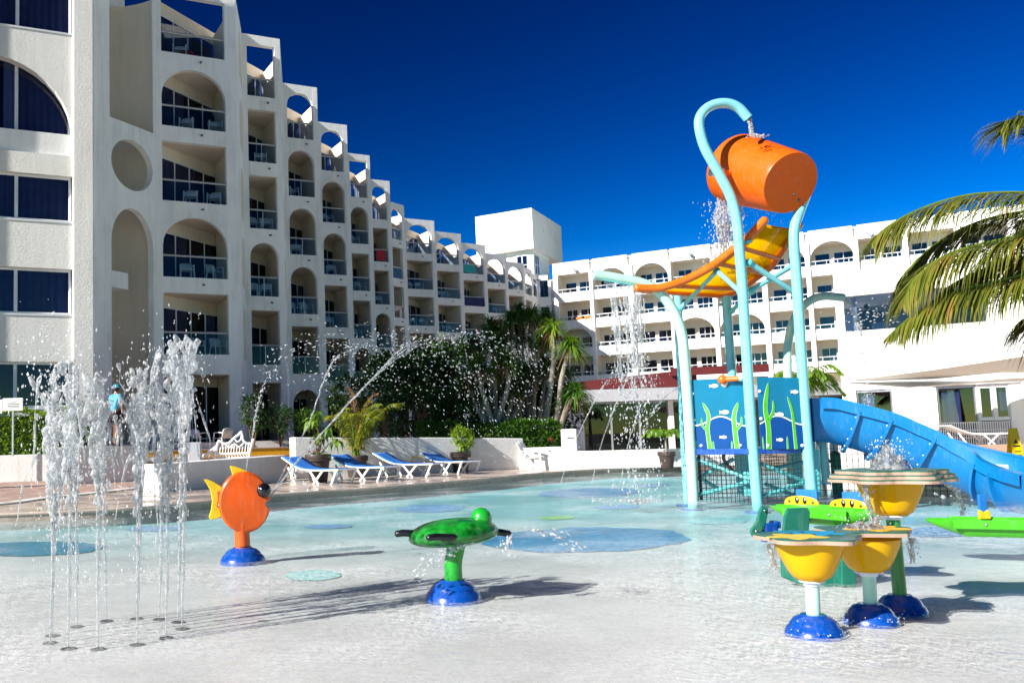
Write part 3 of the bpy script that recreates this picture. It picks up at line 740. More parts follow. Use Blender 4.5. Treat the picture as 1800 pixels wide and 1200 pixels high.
# ---- right wing, full sun
rw = thing('hotel_wing', 'sunlit white hotel building with rows of recessed balconies behind the splash tower', 'building', (37, 94, DECK))
fr = Frame2(onB(971, 470).xy, onB(1960, 370).xy); T = .35
zroofR = onB(1260, 427).z
COLS = [(979, 1035), (1041, 1102), (1111, 1173), (1178, 1248), (1256, 1335), (1344, 1413), (1421, 1499), (1507, 1585), (1594, 1676), (1686, 1770), (1782, 1868)]
rowz = [17.72 - ST * j for j in range(4)]
ARC = {(0, 1), (0, 2), (0, 4), (0, 5), (0, 6), (2, 0), (2, 3), (2, 4)}
cu_ = [(fr.uz(a, 475 - (a - 979) * .11)[0], fr.uz(b, 475 - (b - 979) * .11)[0]) for a, b in COLS]
ue = [0] + [x for c in cu_ for x in c] + [fr.W]
for k in range(0, len(ue) - 1, 2):
    g = MB(); fr.boxu(g, ue[k], ue[k + 1], -.25 if 0 < k < len(ue) - 2 else 0, T, DECK, rowz[0] + 1.9 if 0 < k < len(ue) - 2 else zroofR - .004); g.build('pier', MAT['stucco_far'], rw)
    g = MB(); fr.boxu(g, ue[k], ue[k + 1], T + .004, 2.2, DECK, zroofR - .4); g.build('cross_wall', MAT['loggia_sunlit'] if 'loggia_sunlit' in MAT else MAT['loggia'], rw)
for c, (a, b) in enumerate(cu_):
    rc = random.Random(c * 7 + 3)
    for j, zr in enumerate(rowz):
        zo, zb = zr + 1.72, zr - .40; ztop = zroofR if j == 0 else rowz[j - 1] - .40
        g = MB()
        if (j, c) in ARC: fr.face(g, [(a, ztop)] + archpts(a, b, zo - 1.7, zo + .15) + [(b, ztop)], .003, T - .003)
        else: fr.face(g, [(a, ztop), (a, zo), (b, zo), (b, ztop)], .003, T - .003)
        g.build('spandrel', MAT['stucco_far'], rw)
        g = MB(); fr.boxu(g, a, b, T, 2.1, zo, (zroofR if j == 0 else ztop) - .35); g.build('balcony_slab', MAT['loggia_sunlit'], rw)
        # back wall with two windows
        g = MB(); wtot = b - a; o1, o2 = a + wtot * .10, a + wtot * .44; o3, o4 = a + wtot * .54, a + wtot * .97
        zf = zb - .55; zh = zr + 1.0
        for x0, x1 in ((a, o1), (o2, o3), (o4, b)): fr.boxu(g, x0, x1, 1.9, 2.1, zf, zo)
        fr.boxu(g, o1, o2, 1.9, 2.1, zh, zo); fr.boxu(g, o3, o4, 1.9, 2.1, zh, zo); g.build('back_wall', MAT['loggia_sunlit'], rw)
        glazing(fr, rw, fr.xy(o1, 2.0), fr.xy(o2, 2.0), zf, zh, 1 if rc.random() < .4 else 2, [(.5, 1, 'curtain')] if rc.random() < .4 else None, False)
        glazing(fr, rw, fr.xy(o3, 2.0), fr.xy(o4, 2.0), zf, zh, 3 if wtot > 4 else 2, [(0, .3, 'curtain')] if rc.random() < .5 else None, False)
        g = MB(); fr.boxu(g, a + .02, b - .02, T, 1.9, zf - .25, zf); g.build('balcony_floor', MAT['loggia_sunlit'], rw)
        g = MB(); g.tube([fr.P(a, .15, zr), fr.P(b, .15, zr)], .05, 6)
        for q in range(4): u = a + (b - a) * (q + .5) / 4; g.bar(fr.P(u, .15, zb), fr.P(u, .15, zr), .04)
        o = g.build('railing', MAT['metal_white'], rw, 60)
        g = MB(); g.add([fr.P(a, .16, zb), fr.P(b, .16, zb), fr.P(b, .16, zr - .06), fr.P(a, .16, zr - .06)], [(0, 1, 2, 3)]); g.build('glass_panel', MAT['rail_glass'], o)
    zl = rowz[-1] - .40; g = MB(); fr.boxu(g, a, b, .003, T - .003, zl - 1.15, zl); g.build('spandrel', MAT['stucco_far'], rw)
    g = MB(); fr.boxu(g, a, b, 1.9, 2.2, DECK, zl - 1.15); g.build('back_wall', MAT['loggia_sunlit'], rw)
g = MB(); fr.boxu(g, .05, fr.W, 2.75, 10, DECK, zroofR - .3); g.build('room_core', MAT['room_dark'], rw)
g = MB(); fr.boxu(g, -3.2, -.01, .9, 6, DECK, 19.2); g.build('end_wall', MAT['stucco_far'], rw)
g = MB(); fr.boxu(g, 0.02, fr.W, T, 10.1, zroofR - .32, zroofR - .05); g.build('roof_slab', MAT['stucco_far'], rw)
for px, py in ((1006, 472), (1206, 443), (1522, 408)):     # wall lamps under the parapet
    u, z = fr.uz(px, py); g = MB(); g.bar(fr.P(u, -.02, z), fr.P(u + .25, -.35, z - .1), .12, .2); g.bar(fr.P(u + .25, -.35, z - .1), fr.P(u + .55, -.5, z - .45), .22, .3); g.build('wall_lamp', MAT['metal_grey'], rw)

# ---- square tower on the corner
tw = thing('roof_tower', 'plain white square tower standing above the corner of the hotel roofs', 'building', (32, 104, 18))
TC = Vector((33.0, 105.0)); tn = (RN.x, RN.y, 0)
TK = aty(934.3, 365.2, 105.0)                        # top front corner
kx = TK.xy
def onT(px, py): return onplane(px, py, (kx.x, kx.y, 0), tn)
tl = onT(835.2, 381.2).xy; zt_ = TK.z; zb_ = onT(938.1, 436.1).z
rn = (RDIR.x, RDIR.y, 0)
tr_ = onplane(986, 396.3, (kx.x, kx.y, 0), rn).xy
bk_ = tl + (tr_ - kx)
g = MB(); g.prism([tuple(kx), tuple(tl), tuple(bk_), tuple(tr_)], zb_, zt_); g.build('upper_box', MAT['stucco_far'], tw)
ins = (kx - tl).normalized(); dp = (tr_ - kx).normalized()
k2 = kx - ins * .35 + dp * .9; t2 = tl + dp * .9
g = MB(); g.prism([tuple(k2), tuple(t2), tuple(t2 + dp * 6), tuple(k2 + dp * 6)], 12, zb_ - .003); g.build('lower_shaft', MAT['stucco_far'], tw)
ff = Frame2(tl, kx); fs_ = Frame2(kx, tr_)
for f_, u, z in ((ff, .235 * ff.W, .66), (ff, .61 * ff.W, .66), (fs_, .40 * fs_.W, .66), (fs_, .78 * fs_.W, .60)):
    g = MB(); zc = zb_ + (zt_ - zb_) * z
    for a, b in (((u - .55, zc - .6), (u + .55, zc - .52)), ((u - .55, zc + .52), (u + .55, zc + .6)), ((u - .55, zc - .52), (u - .47, zc + .52)), ((u + .47, zc - .52), (u + .55, zc + .52))): f_.boxu(g, a[0], b[0], -.07, -.002, a[1], b[1])
    g.build('blind_window', MAT['stucco_far'], tw)
f2 = Frame2(t2, k2); f3 = Frame2(k2, k2 + dp * 6)
for f_, a, b in ((f2, f2.W - 2.1, f2.W - .75), (f3, .35, 1.9)):
    g = MB(); f_.boxu(g, a, b, -.012, -.004, zb_ - 3.0, zb_ - .5); g.build('window_back', MAT['room_dark'], tw)
    o = glazing(f_, tw, f_.xy(a, -.05), f_.xy(b, -.05), zb_ - 3.0, zb_ - .5, 2, None, False, 'metal_white', .12)
    g = MB(); g.bar(f_.P(a, -.06, zb_ - 1.75), f_.P(b, -.06, zb_ - 1.75), .1); g.build('glazing_bar', MAT['metal_white'], o)
g = MB(); f3.boxu(g, 2.6, 3.7, -.04, -.004, zb_ - 3.2, zb_ - 1.1); g.build('roof_door', MAT['metal_white'], tw)

# ---- left block, close to the camera
lb = thing('hotel_block', 'tall rough-rendered white hotel block with dark curtained windows beside the fountain jets', 'building', (-11, 30, TERR))
AD = dirv(67.2); LP = aty(165, 400, 32.3).xy
fr = Frame2(LP - AD * 9, LP); T = .3
def U(px, py): return fr.uz(px, py)
up = U(128.5, 300)[0]; ztop = 24.0
g = MB(); fr.boxu(g, up, fr.W, 0, 1.4, .3, ztop); o = g.build('pier', MAT['stucco_rough'], lb); bevel(o, .04, 2)
ul = U(-215, 300)[0]
g = MB(); fr.boxu(g, ul - 1.2, ul, -.55, 1.4, .3, ztop); g.build('pier', MAT['stucco_rough'], lb)
REC = .14
def rowz_(y): return U(60, y)[1]
wins = [(-75, 45, None), (302, 380, None), (468.5, 544, None), (634, 712, None)]      # y of head / sill at x = 60
bands = []
zh0, zs0 = rowz_(-75), rowz_(47)
za_top, za_bot = rowz_(118), rowz_(225)
edges = [ztop, rowz_(-75), rowz_(47), None, rowz_(226), None]
def band(z0, z1, v=REC):
    g = MB(); fr.boxu(g, ul + .003, up - .003, v, 1.38, z0, z1); return g.build('spandrel', MAT['stucco_rough'], lb)
band(rowz_(-75), ztop)
# band with the arched window cut in
z1 = rowz_(47); z0 = rowz_(266); sill = rowz_(226); g = MB()
ar = archpts(ul + .15, U(127, 220)[0], rowz_(228), rowz_(100), 20)
fr.face(g, [(ul + .003, z1), (ul + .003, ar[0][1])] + ar + [(up - .003, ar[-1][1]), (up - .003, z1)], REC, .55); g.build('arched_spandrel', MAT['stucco_rough'], lb)
g = MB(); fr.boxu(g, ul + .003, up - .003, REC + .16, 1.38, z0 - .002, sill); g.build('window_apron', MAT['stucco'], lb)
band(rowz_(303), z0 - .004)
band(rowz_(469), rowz_(384)); band(rowz_(635), rowz_(550)); band(.3, rowz_(716))
W_ = [(rowz_(47), rowz_(-75)), (sill, rowz_(96)), (rowz_(384), rowz_(303)), (rowz_(550), rowz_(469)), (rowz_(716), rowz_(635))]
us = [U(-205, 300)[0], U(-100, 300)[0], U(30.5, 300)[0], up - .05]
for i, (a, b) in enumerate(W_):
    v = REC + (.24 if i != 1 else .5)
    for q in range(3):
        cu = [(0, 1, 'curtain')] if i not in (1,) else ([(.82, 1, 'curtain_pale')] if q == 1 else [(0, 1, 'curtain')])
        glazing(fr, lb, fr.xy(us[q], v), fr.xy(us[q + 1] - .02, v), a, b, 1, cu, True, 'metal_white', .09)
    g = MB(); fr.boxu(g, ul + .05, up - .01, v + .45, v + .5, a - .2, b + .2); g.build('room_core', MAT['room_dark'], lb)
    if i != 1:
        g = MB(); fr.boxu(g, ul + .05, up - .006, REC - .02, REC + .2, a - .07, a - .005); g.build('window_sill', MAT['metal_white'], lb)
g = MB(); fr.boxu(g, ul - 1, fr.W - .02, 1.38, 7, .3, ztop - .3); g.build('room_core', MAT['stucco'], lb)
# right return of the block and the screen wall with round and arched holes
S1 = onplane(271, 300, (BAYS[0][2], BAYS[0][3], 0), (-dirv(67.2).y, dirv(67.2).x, 0)).xy
sd = dirv(33.0); t_ = 0
S0 = onplane(193, 300, (S1.x, S1.y, 0), (-sd.y, sd.x, 0)).xy
q = (S0 - LP); qn = Vector((-q.normalized().y, q.normalized().x))
g = MB(); e0 = fr.xy(fr.W, 1.402); g.prism([tuple(LP + q.normalized() * .004 - qn * 0), tuple(S0), tuple(S0 + qn * .3), tuple(e0 + qn * .02 - q.normalized() * 0)], .3, ztop); g.build('return_wall', MAT['stucco'], lb)
fs = Frame2(S0, S1 - (S1 - S0).normalized() * .01); sw = fs.W
zs_top = (fs.uz(193, 207)[1] + fs.uz(268, 232)[1]) / 2
zc1 = fs.uz(230, 290)[1]; rz = (fs.uz(230, 246)[1] - fs.uz(230, 334)[1]) / 2
ha = fs.uz(230, 366)[1]
r_u = sw * .47; uc = sw * .5; n_ = 28
g = MB()     # halves of the screen, each with half of the round hole and of the arch
for sgn in (-1, 1):
    ue_ = uc + sgn * uc; pts = [(uc, zs_top), (ue_, zs_top), (ue_, .9)]
    x_in = uc + sgn * r_u
    pts += [(x_in, .9)]
    pts += [(uc + sgn * r_u * cos(pi / 2 * k / 10), ha - 1.5 + 1.5 * sin(pi / 2 * k / 10)) for k in range(11)]
    pts += [(uc + sgn * r_u * sin(pi * k / 20), zc1 - rz * cos(pi * k / 20)) for k in range(21)]
    fs.face(g, pts, 0, .3)
g.build('screen_wall', MAT['stucco'], lb)
g = MB(); cv = []           # curved shaft wall behind the screen
cc = fs.xy(sw * .5, .0)
for k in range(17):
    a = pi * k / 16; p = fs.xy(sw * .5 - sw * .62 * cos(a), .3 + 2.4 * sin(a)); cv.append(p)
vs = []
for p in cv: vs += [(p.x, p.y, .6), (p.x, p.y, 20.1)]
g.add(vs, [(2 * k, 2 * k + 2, 2 * k + 3, 2 * k + 1) for k in range(16)]); g.build('shaft_wall', MAT['loggia'], lb, 60)
g = MB(); pb = fs.uz(200, 500)[1]; fs.boxu(g, .02, sw * .55, .4, 1.6, pb, pb + .65); g.build('landing_slab', MAT['stucco'], lb)
g = MB(); p = fs.xy(sw * .5, 3.6); g.box((p.x - .3, p.y + .4, 21.6), (4.4, 3.0, 3.2), rz=-radians(67.2 - 90)); g.build('roof_room', MAT['stucco_far'], lb)
# ground plinth of the wing
g = MB(); f1 = BF[0][0]; g.prism([tuple(f1.xy(-1.5, -1.6)), tuple(f1.xy(7.2, -1.6)), tuple(f1.xy(7.2, -.02)), tuple(f1.xy(-1.5, -.02))], TERR - .1, TERR + .26); o = g.build('plinth', MAT['stucco_wall']); tag(o, 'low white plinth along the foot of the saw-tooth wing', 'plinth')
# ================================================================== water-play equipment
def pxpath(pts, Y, n=6):
    """pts = [(px,py)] or [(px,py,Y)]"""
    return spline([aty(p[0], p[1], p[2] if len(p) > 2 else Y) for p in pts], n)
def dome(c, r, h, parent, m='blue', name='base'):
    prof = [(r, -.05), (r, .0), (r * .97, h * .18), (r * .88, h * .42), (r * .80, h * .50), (r * .78, h * .62), (r * .62, h * .86), (r * .44, h * .95), (r * .42, h), (1e-5, h)]
    g = MB(); g.lathe(prof, 32, c); return g.build(name, MAT[m], parent, 50)
def bolts(parent, pts, nrm, r=.016, m='bolt'):
    nrm = Vector(nrm).normalized(); Mx = nrm.to_track_quat('Z', 'Y').to_matrix()
    for p in pts:
        g = MB(); g.lathe([(r, 0), (r, r * .5), (r * .6, r * .9), (1e-5, r)], 10, p, Mx); g.build('bolt', MAT[m], parent, 50)

# ---- fish sprayer
fb = onz(427, 983, 0); FY = fb.y
fish = thing('fish_sprayer', 'orange round fish water sprayer with yellow fins on a blue base', 'water toy', (fb.x, FY, floorz(fb.x, FY)))
dome((fb.x, FY, -.02), .245, .15, fish)
k = FY / 1550.0
fc = aty(428, 881, FY); tilt = radians(14)                    # disc turned a little so its left edge shows
fu = Vector((cos(tilt), sin(tilt), 0)); fn = Vector((sin(tilt), -cos(tilt), 0))
def FP(px, py, d=0.0):                                          # photo pixel to the plane of the disc
    p = onplane(px, py, fc, fn); return p + fn * d
g = MB(); g.tube(pxpath([(427, 975), (426, 950), (425, 928), (426, 920)], FY, 4), .083, 20); g.build('pole', MAT['orange'], fish, 60)
g = MB(); q = aty(427, 960, FY); g.lathe([(.0845, 0), (.0845, .007)], 20, (q.x, q.y, q.z)); g.build('seam_band', MAT['black_rubber'], fish)
rim = []
for i in range(56):
    a = 2 * pi * i / 56; px = 429 + 45.5 * cos(a); py = 882 + 54 * sin(a)
    d = a if a < pi else a - 2 * pi
    if -.12 < d < .22: px -= 10 * cos((d - .05) / .17 * pi / 2) ** 2       # the open mouth
    rim.append((px, py))
g = MB()
th = .075
lay = [(-th, .93), (-th * .8, .985), (-th * .3, 1.0), (th * .3, 1.0), (th * .8, .985), (th, .93)]
for d, s in lay:
    g.v += [tuple(FP(429 + (px - 429) * s, 882 + (py - 882) * s, d)) for px, py in rim]
nr = len(rim)
for j in range(len(lay) - 1):
    for i in range(nr): g.f.append((j * nr + i, (j + 1) * nr + i, (j + 1) * nr + (i + 1) % nr, j * nr + (i + 1) % nr)); g.mi.append(0)
g.f.append(tuple(range(nr))); g.mi.append(0); g.f.append(tuple(range((len(lay) - 1) * nr, len(lay) * nr))[::-1]); g.mi.append(0)
g.build('body', MAT['orange'], fish, 40)
def fin(name, pts, d, t, m):
    g = MB(); g.slab([FP(*p, d) for p in pts], fn * t); o = g.build(name, MAT[m], fish); bevel(o, .006, 2); return o
fin('dorsal_fin', [(404, 818), (411, 819), (424, 823), (437, 829), (449, 838), (440, 840), (425, 838), (412, 843), (409, 842), (408, 832)], -.02, .035, 'yellow_fin')
fin('tail_fin', [(358, 842), (365, 842), (377, 847), (388, 854), (394, 860), (389, 872), (387, 886), (388, 899), (391, 906), (381, 911), (370, 913), (367, 908), (371, 896), (373, 880), (370, 862), (364, 851)], -.02, .035, 'yellow_fin')
fin('fin_bracket', [(381, 863), (387, 863), (392, 866), (391, 888), (386, 893), (380, 890), (382, 876)], .012, .012, 'orange')
fin('fin_bracket', [(412, 838), (415, 829), (430, 830), (441, 838), (425, 842), (410, 846)], .012, .012, 'orange')
for s_ in (1, -1):
    g = MB(); g.ball(FP(462, 861, .065 * s_), .080, 20, 14); g.build('eye', MAT['black_gloss'], fish, 80)
bolts(fish, [FP(387, 871.5, .026), FP(385, 887, .026), FP(424, 832, .026)], fn, .014)

# ---- turtle sprayer
tb = onz(797, 1050, 0); TY = tb.y
tur = thing('turtle_sprayer', 'green turtle water sprayer with black flippers on a blue base', 'water toy', (tb.x, TY, floorz(tb.x, TY)))
dome((tb.x, TY, -.02), .225, .16, tur)
g = MB(); g.tube(pxpath([(797, 1040), (797, 1010), (797, 985), (803, 955)], TY, 4), .070, 20); g.build('pole', MAT['green'], tur, 60)
q = aty(797, 1020, TY); g = MB(); g.lathe([(.0715, 0), (.0715, .005)], 20, q); g.build('seam_band', MAT['cloth_red'], tur)
tc = aty(797, 940, TY); Mt = Euler((radians(-3), radians(-4), radians(12))).to_matrix()
prof = []
for i in range(17):
    t = pi * i / 16; h = -cos(t); prof.append((max(1e-5, sin(t) ** .82) * .345, (h * .13 if h > 0 else h * .085)))
g = MB(); g.lathe(prof, 36, tc, Mt, ripple=lambda a, h: 1 + .035 * cos(2 * a)); g.build('shell', MAT['green_shell'], tur, 60)
hc = aty(846, 911, TY); g = MB(); g.ball(hc, .083, 20, 14, (1, 1, 1.05)); g.build('head', MAT['green'], tur, 80)
g = MB(); g.tube([hc + V(-.0, .0, -.05), tc + V(.17, 0, .055)], [.05, .08], 14); g.build('neck', MAT['green'], tur, 60)
for a, b in (((724, 937), (694, 938)), ((783, 944, TY - .34), (750, 945, TY - .40)), ((856, 934), (899, 938)), ((800, 930, TY + .34), (790, 929, TY + .42))):
    p = aty(a[0], a[1], a[2] if len(a) > 2 else TY); q = aty(b[0], b[1], b[2] if len(b) > 2 else TY)
    g = MB(); g.tube([p + (p - q) * .6, p, p.lerp(q, .5) + V(0, 0, .006), p.lerp(q, .9), q], [.026, .028, .027, .026, .014], 12); g.build('flipper', MAT['black_rubber'], tur, 60)

# ---- yellow drums
def flower(cs, n=5, amp=.17, samples=140, rot=0.):
    """outline (x,y) around the union of lobed discs cs=[(x,y,r)], seen from their centroid"""
    cx = sum(c[0] for c in cs) / len(cs); cy = sum(c[1] for c in cs) / len(cs); out = []
    for i in range(samples):
        a = 2 * pi * i / samples; lo = 0
        for s in range(60):
            r = s * .012; x, y = cx + r * cos(a), cy + r * sin(a)
            for c in cs:
                b = atan2(y - c[1], x - c[0]); rr = c[2] * (1 - amp * .5 + amp * .5 * cos(n * (b + rot)))
                if (x - c[0]) ** 2 + (y - c[1]) ** 2 < rr * rr: lo = r
        out.append((cx + lo * cos(a), cy + lo * sin(a)))
    return [((out[i - 1][0] + out[i][0] * 2 + out[(i + 1) % samples][0]) / 4, (out[i - 1][1] + out[i][1] * 2 + out[(i + 1) % samples][1]) / 4) for i in range(samples)]
def drum(base, top_px, bot_px, rt, rb, parent, pole_m, pr):
    Y = base.y; top = aty(*top_px, Y); bot = aty(*bot_px, Y)
    dome((base.x, base.y, -.02), .172 if Y < 5.7 else .165, .13, parent)
    g = MB(); g.tube([(base.x, base.y, .08), bot], pr, 20); g.build('pole', MAT[pole_m], parent, 60)
    h = top.z - bot.z; prof = [(rb * .9, 0), (rb, .006)]
    for i in range(1, 11): t = i / 10; prof.append((rb + (rt - rb) * (t ** .62), h * t))
    prof += [(rt * .94, h), (rt * .9, h * .8), (rb * .8, .02), (1e-5, .02)]
    g = MB(); g.lathe(prof, 36, bot); g.build('bowl', MAT['drum_yellow'], parent, 50)
    g = MB(); g.lathe([(pr * 1.25, 0), (pr * 1.25, .02), (rb * .98, .022), (rb * .98, .03), (1e-5, .03)], 24, bot - V(0, 0, .028)); g.build('collar', MAT['metal_white'], parent, 40)
    return top, bot
db1 = onz(1432, 1111, 0); db2 = onz(1532, 1090, 0); db3 = onz(1584, 1073, 0)
dr = thing('splash_drum', 'twin yellow drums sharing a lobed green topped table on mint posts', 'water toy', (db1.x, db1.y, floorz(db1.x, db1.y)))
dt1, _ = drum(db1, (1422, 948), (1427, 1020), .205, .075, dr, 'mint', .040)
dt2, _ = drum(db2, (1521, 945), (1527, 1004), .200, .085, dr, 'mint', .040)
ol = flower([(dt1.x, dt1.y, .32), (dt2.x, dt2.y, .30)], 5, .22); zt_ = max(dt1.z, dt2.z)
g = MB(); g.prism(ol, zt_ - .004, zt_ + .019); g.build('table_edge', MAT['hdpe_tan'], dr)
g = MB(); g.prism([((x - (dt1.x + dt2.x) / 2) * .997 + (dt1.x + dt2.x) / 2, (y - (dt1.y + dt2.y) / 2) * .997 + (dt1.y + dt2.y) / 2) for x, y in ol], zt_ + .0195, zt_ + .027); g.build('table_top', MAT['hdpe_green'], dr)
for c, r, m_, n_ in (((dt1.x - .10, dt1.y - .05), .15, 'yellow_fin', 5), ((dt1.x + .11, dt1.y + .09), .13, 'pad_blue', 5), ((dt2.x + .06, dt2.y - .02), .17, 'yellow', 5), ((dt1.x - .02, dt1.y + .2), .08, 'pad_teal', 4)):
    g = MB(); g.prism([(c[0] + r * (1 - .25 * cos(n_ * a)) * cos(a), c[1] + r * .9 * (1 - .25 * cos(n_ * a)) * sin(a)) for a in [2 * pi * i / 40 for i in range(40)]], zt_ + .0275, zt_ + .0295); g.build('petal_inlay', MAT[m_], dr)
dt = thing('splash_drum', 'tall single yellow drum with layered flower rim on a dark green post', 'water toy', (db3.x, db3.y, floorz(db3.x, db3.y)))
dt3, _ = drum(db3, (1567, 846), (1569, 905), .205, .095, dt, 'green_pole', .042)
for i, (s, z) in enumerate(((.395, 0), (.375, .028), (.345, .056))):
    ol = flower([(dt3.x, dt3.y, s)], 6, .2, rot=.4 + .0 * i)
    g = MB(); g.prism(ol, dt3.z + z, dt3.z + z + .020); g.build('rim_layer', MAT['hdpe_tan'], dt)
    g = MB(); g.prism([((x - dt3.x) * 1.004 + dt3.x, (y - dt3.y) * 1.004 + dt3.y) for x, y in ol], dt3.z + z + .0205, dt3.z + z + .0275); g.build('rim_layer', MAT['hdpe_green'], dt)

# ---- tipping troughs
def trough(name, label, p, q, w, h, group):
    p, q = Vector(p), Vector(q); d = (q - p).normalized(); s = Vector((-d.y, d.x, 0)).normalized(); L = (q - p).length
    t = thing(name, label, 'water toy', ((p.x + q.x) / 2, (p.y + q.y) / 2, 0), group)
    prof = [(-1, 0), (-.97, -.25), (-.8, -.75), (-.55, -1), (.55, -1), (.8, -.75), (.97, -.25), (1, 0), (.93, 0), (.72, -.7), (.5, -.9), (-.5, -.9), (-.72, -.7), (-.93, 0)]
    N_ = 18; g = MB(); vs = []
    for i in range(N_ + 1):
        u = i / N_; e = min(u, 1 - u) * L; wf = min(1, .35 + .65 * sqrt(min(1, e / .28))); hf = min(1, .15 + .85 * min(1, e / .3) ** .8)
        c = p.lerp(q, u)
        for a, b in prof: vs.append(c + s * (a * w * wf) + V(0, 0, b * h * hf))
    m_ = len(prof)
    fs = [(i * m_ + j, i * m_ + (j + 1) % m_, (i + 1) * m_ + (j + 1) % m_, (i + 1) * m_ + j) for i in range(N_) for j in range(m_)]
    fs += [tuple(range(m_))[::-1], tuple(N_ * m_ + j for j in range(m_))]
    g.add(vs, fs); g.build('channel', MAT['green_trough'], t, 35)
    for sg in (-1, 1):
        g = MB(); a = p + d * .2 + s * (sg * (w + .012)); b = q - d * .2 + s * (sg * (w + .012)); g.bar(a - V(0, 0, .03), b - V(0, 0, .03), .024, .085); o = g.build('side_rail', MAT['green_trough'], t); bevel(o, .008)
        bolts(t, [a.lerp(b, f) + s * sg * .012 - V(0, 0, .03) for f in (.25, .75)], s * sg, .013)
    return t, d, s
def smiley(t, c, d, s, w, h):
    g = MB(); pts = [c + d * (-w)] + [c + d * (-w * cos(pi * i / 16)) + V(0, 0, h * sin(pi * i / 16) ** .7) for i in range(1, 16)] + [c + d * w, c + d * w - V(0, 0, .05), c - d * w - V(0, 0, .05)]
    g.slab(pts, s * .025); o = g.build('face_panel', MAT['yellow'], t); bevel(o, .006)
    for e in (-1, 1):
        g = MB(); ec = c + d * (e * .035) + V(0, 0, h * .50) - s * .004
        g.slab([ec + d * (.017 * cos(a)) + V(0, 0, .031 * sin(a)) for a in [2 * pi * i / 16 for i in range(16)]], s * .004); o2 = g.build('eye', MAT['black_gloss'], o)
        g = MB(); e2 = ec + d * .004 + V(0, 0, .01) - s * .002; g.slab([e2 + d * (.006 * cos(a)) + V(0, 0, .012 * sin(a)) for a in [2 * pi * i / 12 for i in range(12)]], s * .002); g.build('eye_glint', MAT['plastic_white'], o)
    bolts(t, [c - d * (w * .68) + V(0, 0, h * .3), c + d * (w * .68) + V(0, 0, h * .3)], -s, .011, 'dark_metal')
pA = aty(1358, 886, 7.9); pB = aty(1556, 914, 7.1); pB.z = pA.z - .02
tr1, td, ts = trough('tipping_trough', 'bright green tipping trough with two yellow face panels behind the twin drums', pA, pB, .17, .13, 'green tipping troughs')
cA = pA.lerp(pB, .17) + ts * .17; cB = pA.lerp(pB, .60) + ts * .17
if ts.y < 0: ts = -ts; cA = pA.lerp(pB, .17) + ts * .17; cB = pA.lerp(pB, .60) + ts * .17
for c in (cA, cB):
    smiley(tr1, c + V(0, 0, .0), td, ts, .155, .075)
    g = MB(); g.box(c + ts * .05 + V(0, 0, .06) + td * .03, (.19, .03, .14), rz=atan2(td.y, td.x)); o = g.build('splash_tab', MAT['blue_tab'], tr1); bevel(o, .008)
# pedestal of dark green plates
ped = onz(1440, 1026, 0)
def plate(pts, off, m='green_dark', name='pedestal_plate', parent=None):
    g = MB(); g.slab(pts, off); o = g.build(name, MAT[m], parent or tr1); bevel(o, .012); return o
PY = ped.y
plate([aty(1375, 1014, PY + .1), aty(1372, 955, PY + .1), aty(1420, 948, PY + .1), aty(1500, 950, PY + .1), aty(1505, 1030, PY), aty(1420, 1032, PY)], (0, .03, 0))
plate([aty(1478, 950, PY - .05), aty(1502, 950, PY - .05), aty(1507, 1032, PY - .05), aty(1480, 1032, PY - .05)], (.02, .25, 0))
plate([aty(1373, 955, PY), aty(1380, 905, PY), aty(1384, 893, PY), aty(1421, 892, PY), aty(1425, 900, PY), aty(1421, 960, PY)], (0, .03, 0))
plate([aty(1338, 889, PY + .25), aty(1350, 890, PY + .25), aty(1352, 897, PY + .25), aty(1346, 925, PY + .25), aty(1333, 944, PY + .25), aty(1322, 942, PY + .25), aty(1319, 932, PY + .25), aty(1330, 915, PY + .25)], (0, .03, 0), name='end_paddle')
g = MB(); c = aty(1352, 926, PY + .3); g.box(c, (.11, .1, .07)); g.box(c + V(-.05, 0, -.07), (.035, .07, .1)); g.box(c + V(.06, .02, .02), (.05, .12, .06)); o = g.build('hinge_block', MAT['blue'], tr1); bevel(o, .01)
bolts(tr1, [aty(1329, 933, PY + .24), aty(1344, 897, PY + .24)], (0, -1, 0), .011)
g = MB(); g.tube([aty(1400, 930, PY + .12), pA.lerp(pB, .3) - V(0, 0, .12)], .04, 12); g.build('pivot_post', MAT['green_dark'], tr1, 60)
pC = aty(1628, 911, 8.6); pD = aty(1960, 944, 7.9); pD.z = pC.z - .0
tr2, td2, ts2 = trough('tipping_trough', 'bright green tipping trough with a single blue tab beyond the tall drum', pC, pD, .17, .15, 'green tipping troughs')
c = aty(1733, 912, 8.45); 
g = MB(); g.slab([c + V(-.055, 0, 0), c + V(-.05, 0, .09), c + V(-.02, 0, .075), c + V(.0, 0, .055), c + V(.03, 0, .085), c + V(.05, 0, .06), c + V(.055, 0, 0)], (0, .03, 0)); o = g.build('face_panel', MAT['yellow_fin'], tr2); bevel(o, .006)
g = MB(); g.box(c + V(.015, .05, .13), (.075, .03, .20)); o = g.build('splash_tab', MAT['blue_tab'], tr2); bevel(o, .008)
g = MB(); e = pC.lerp(pD, .62); g.tube([(e.x, e.y, -.25), (e.x, e.y, e.z - .12)], .06, 14); g.build('pivot_post', MAT['green_pole'], tr2, 60)

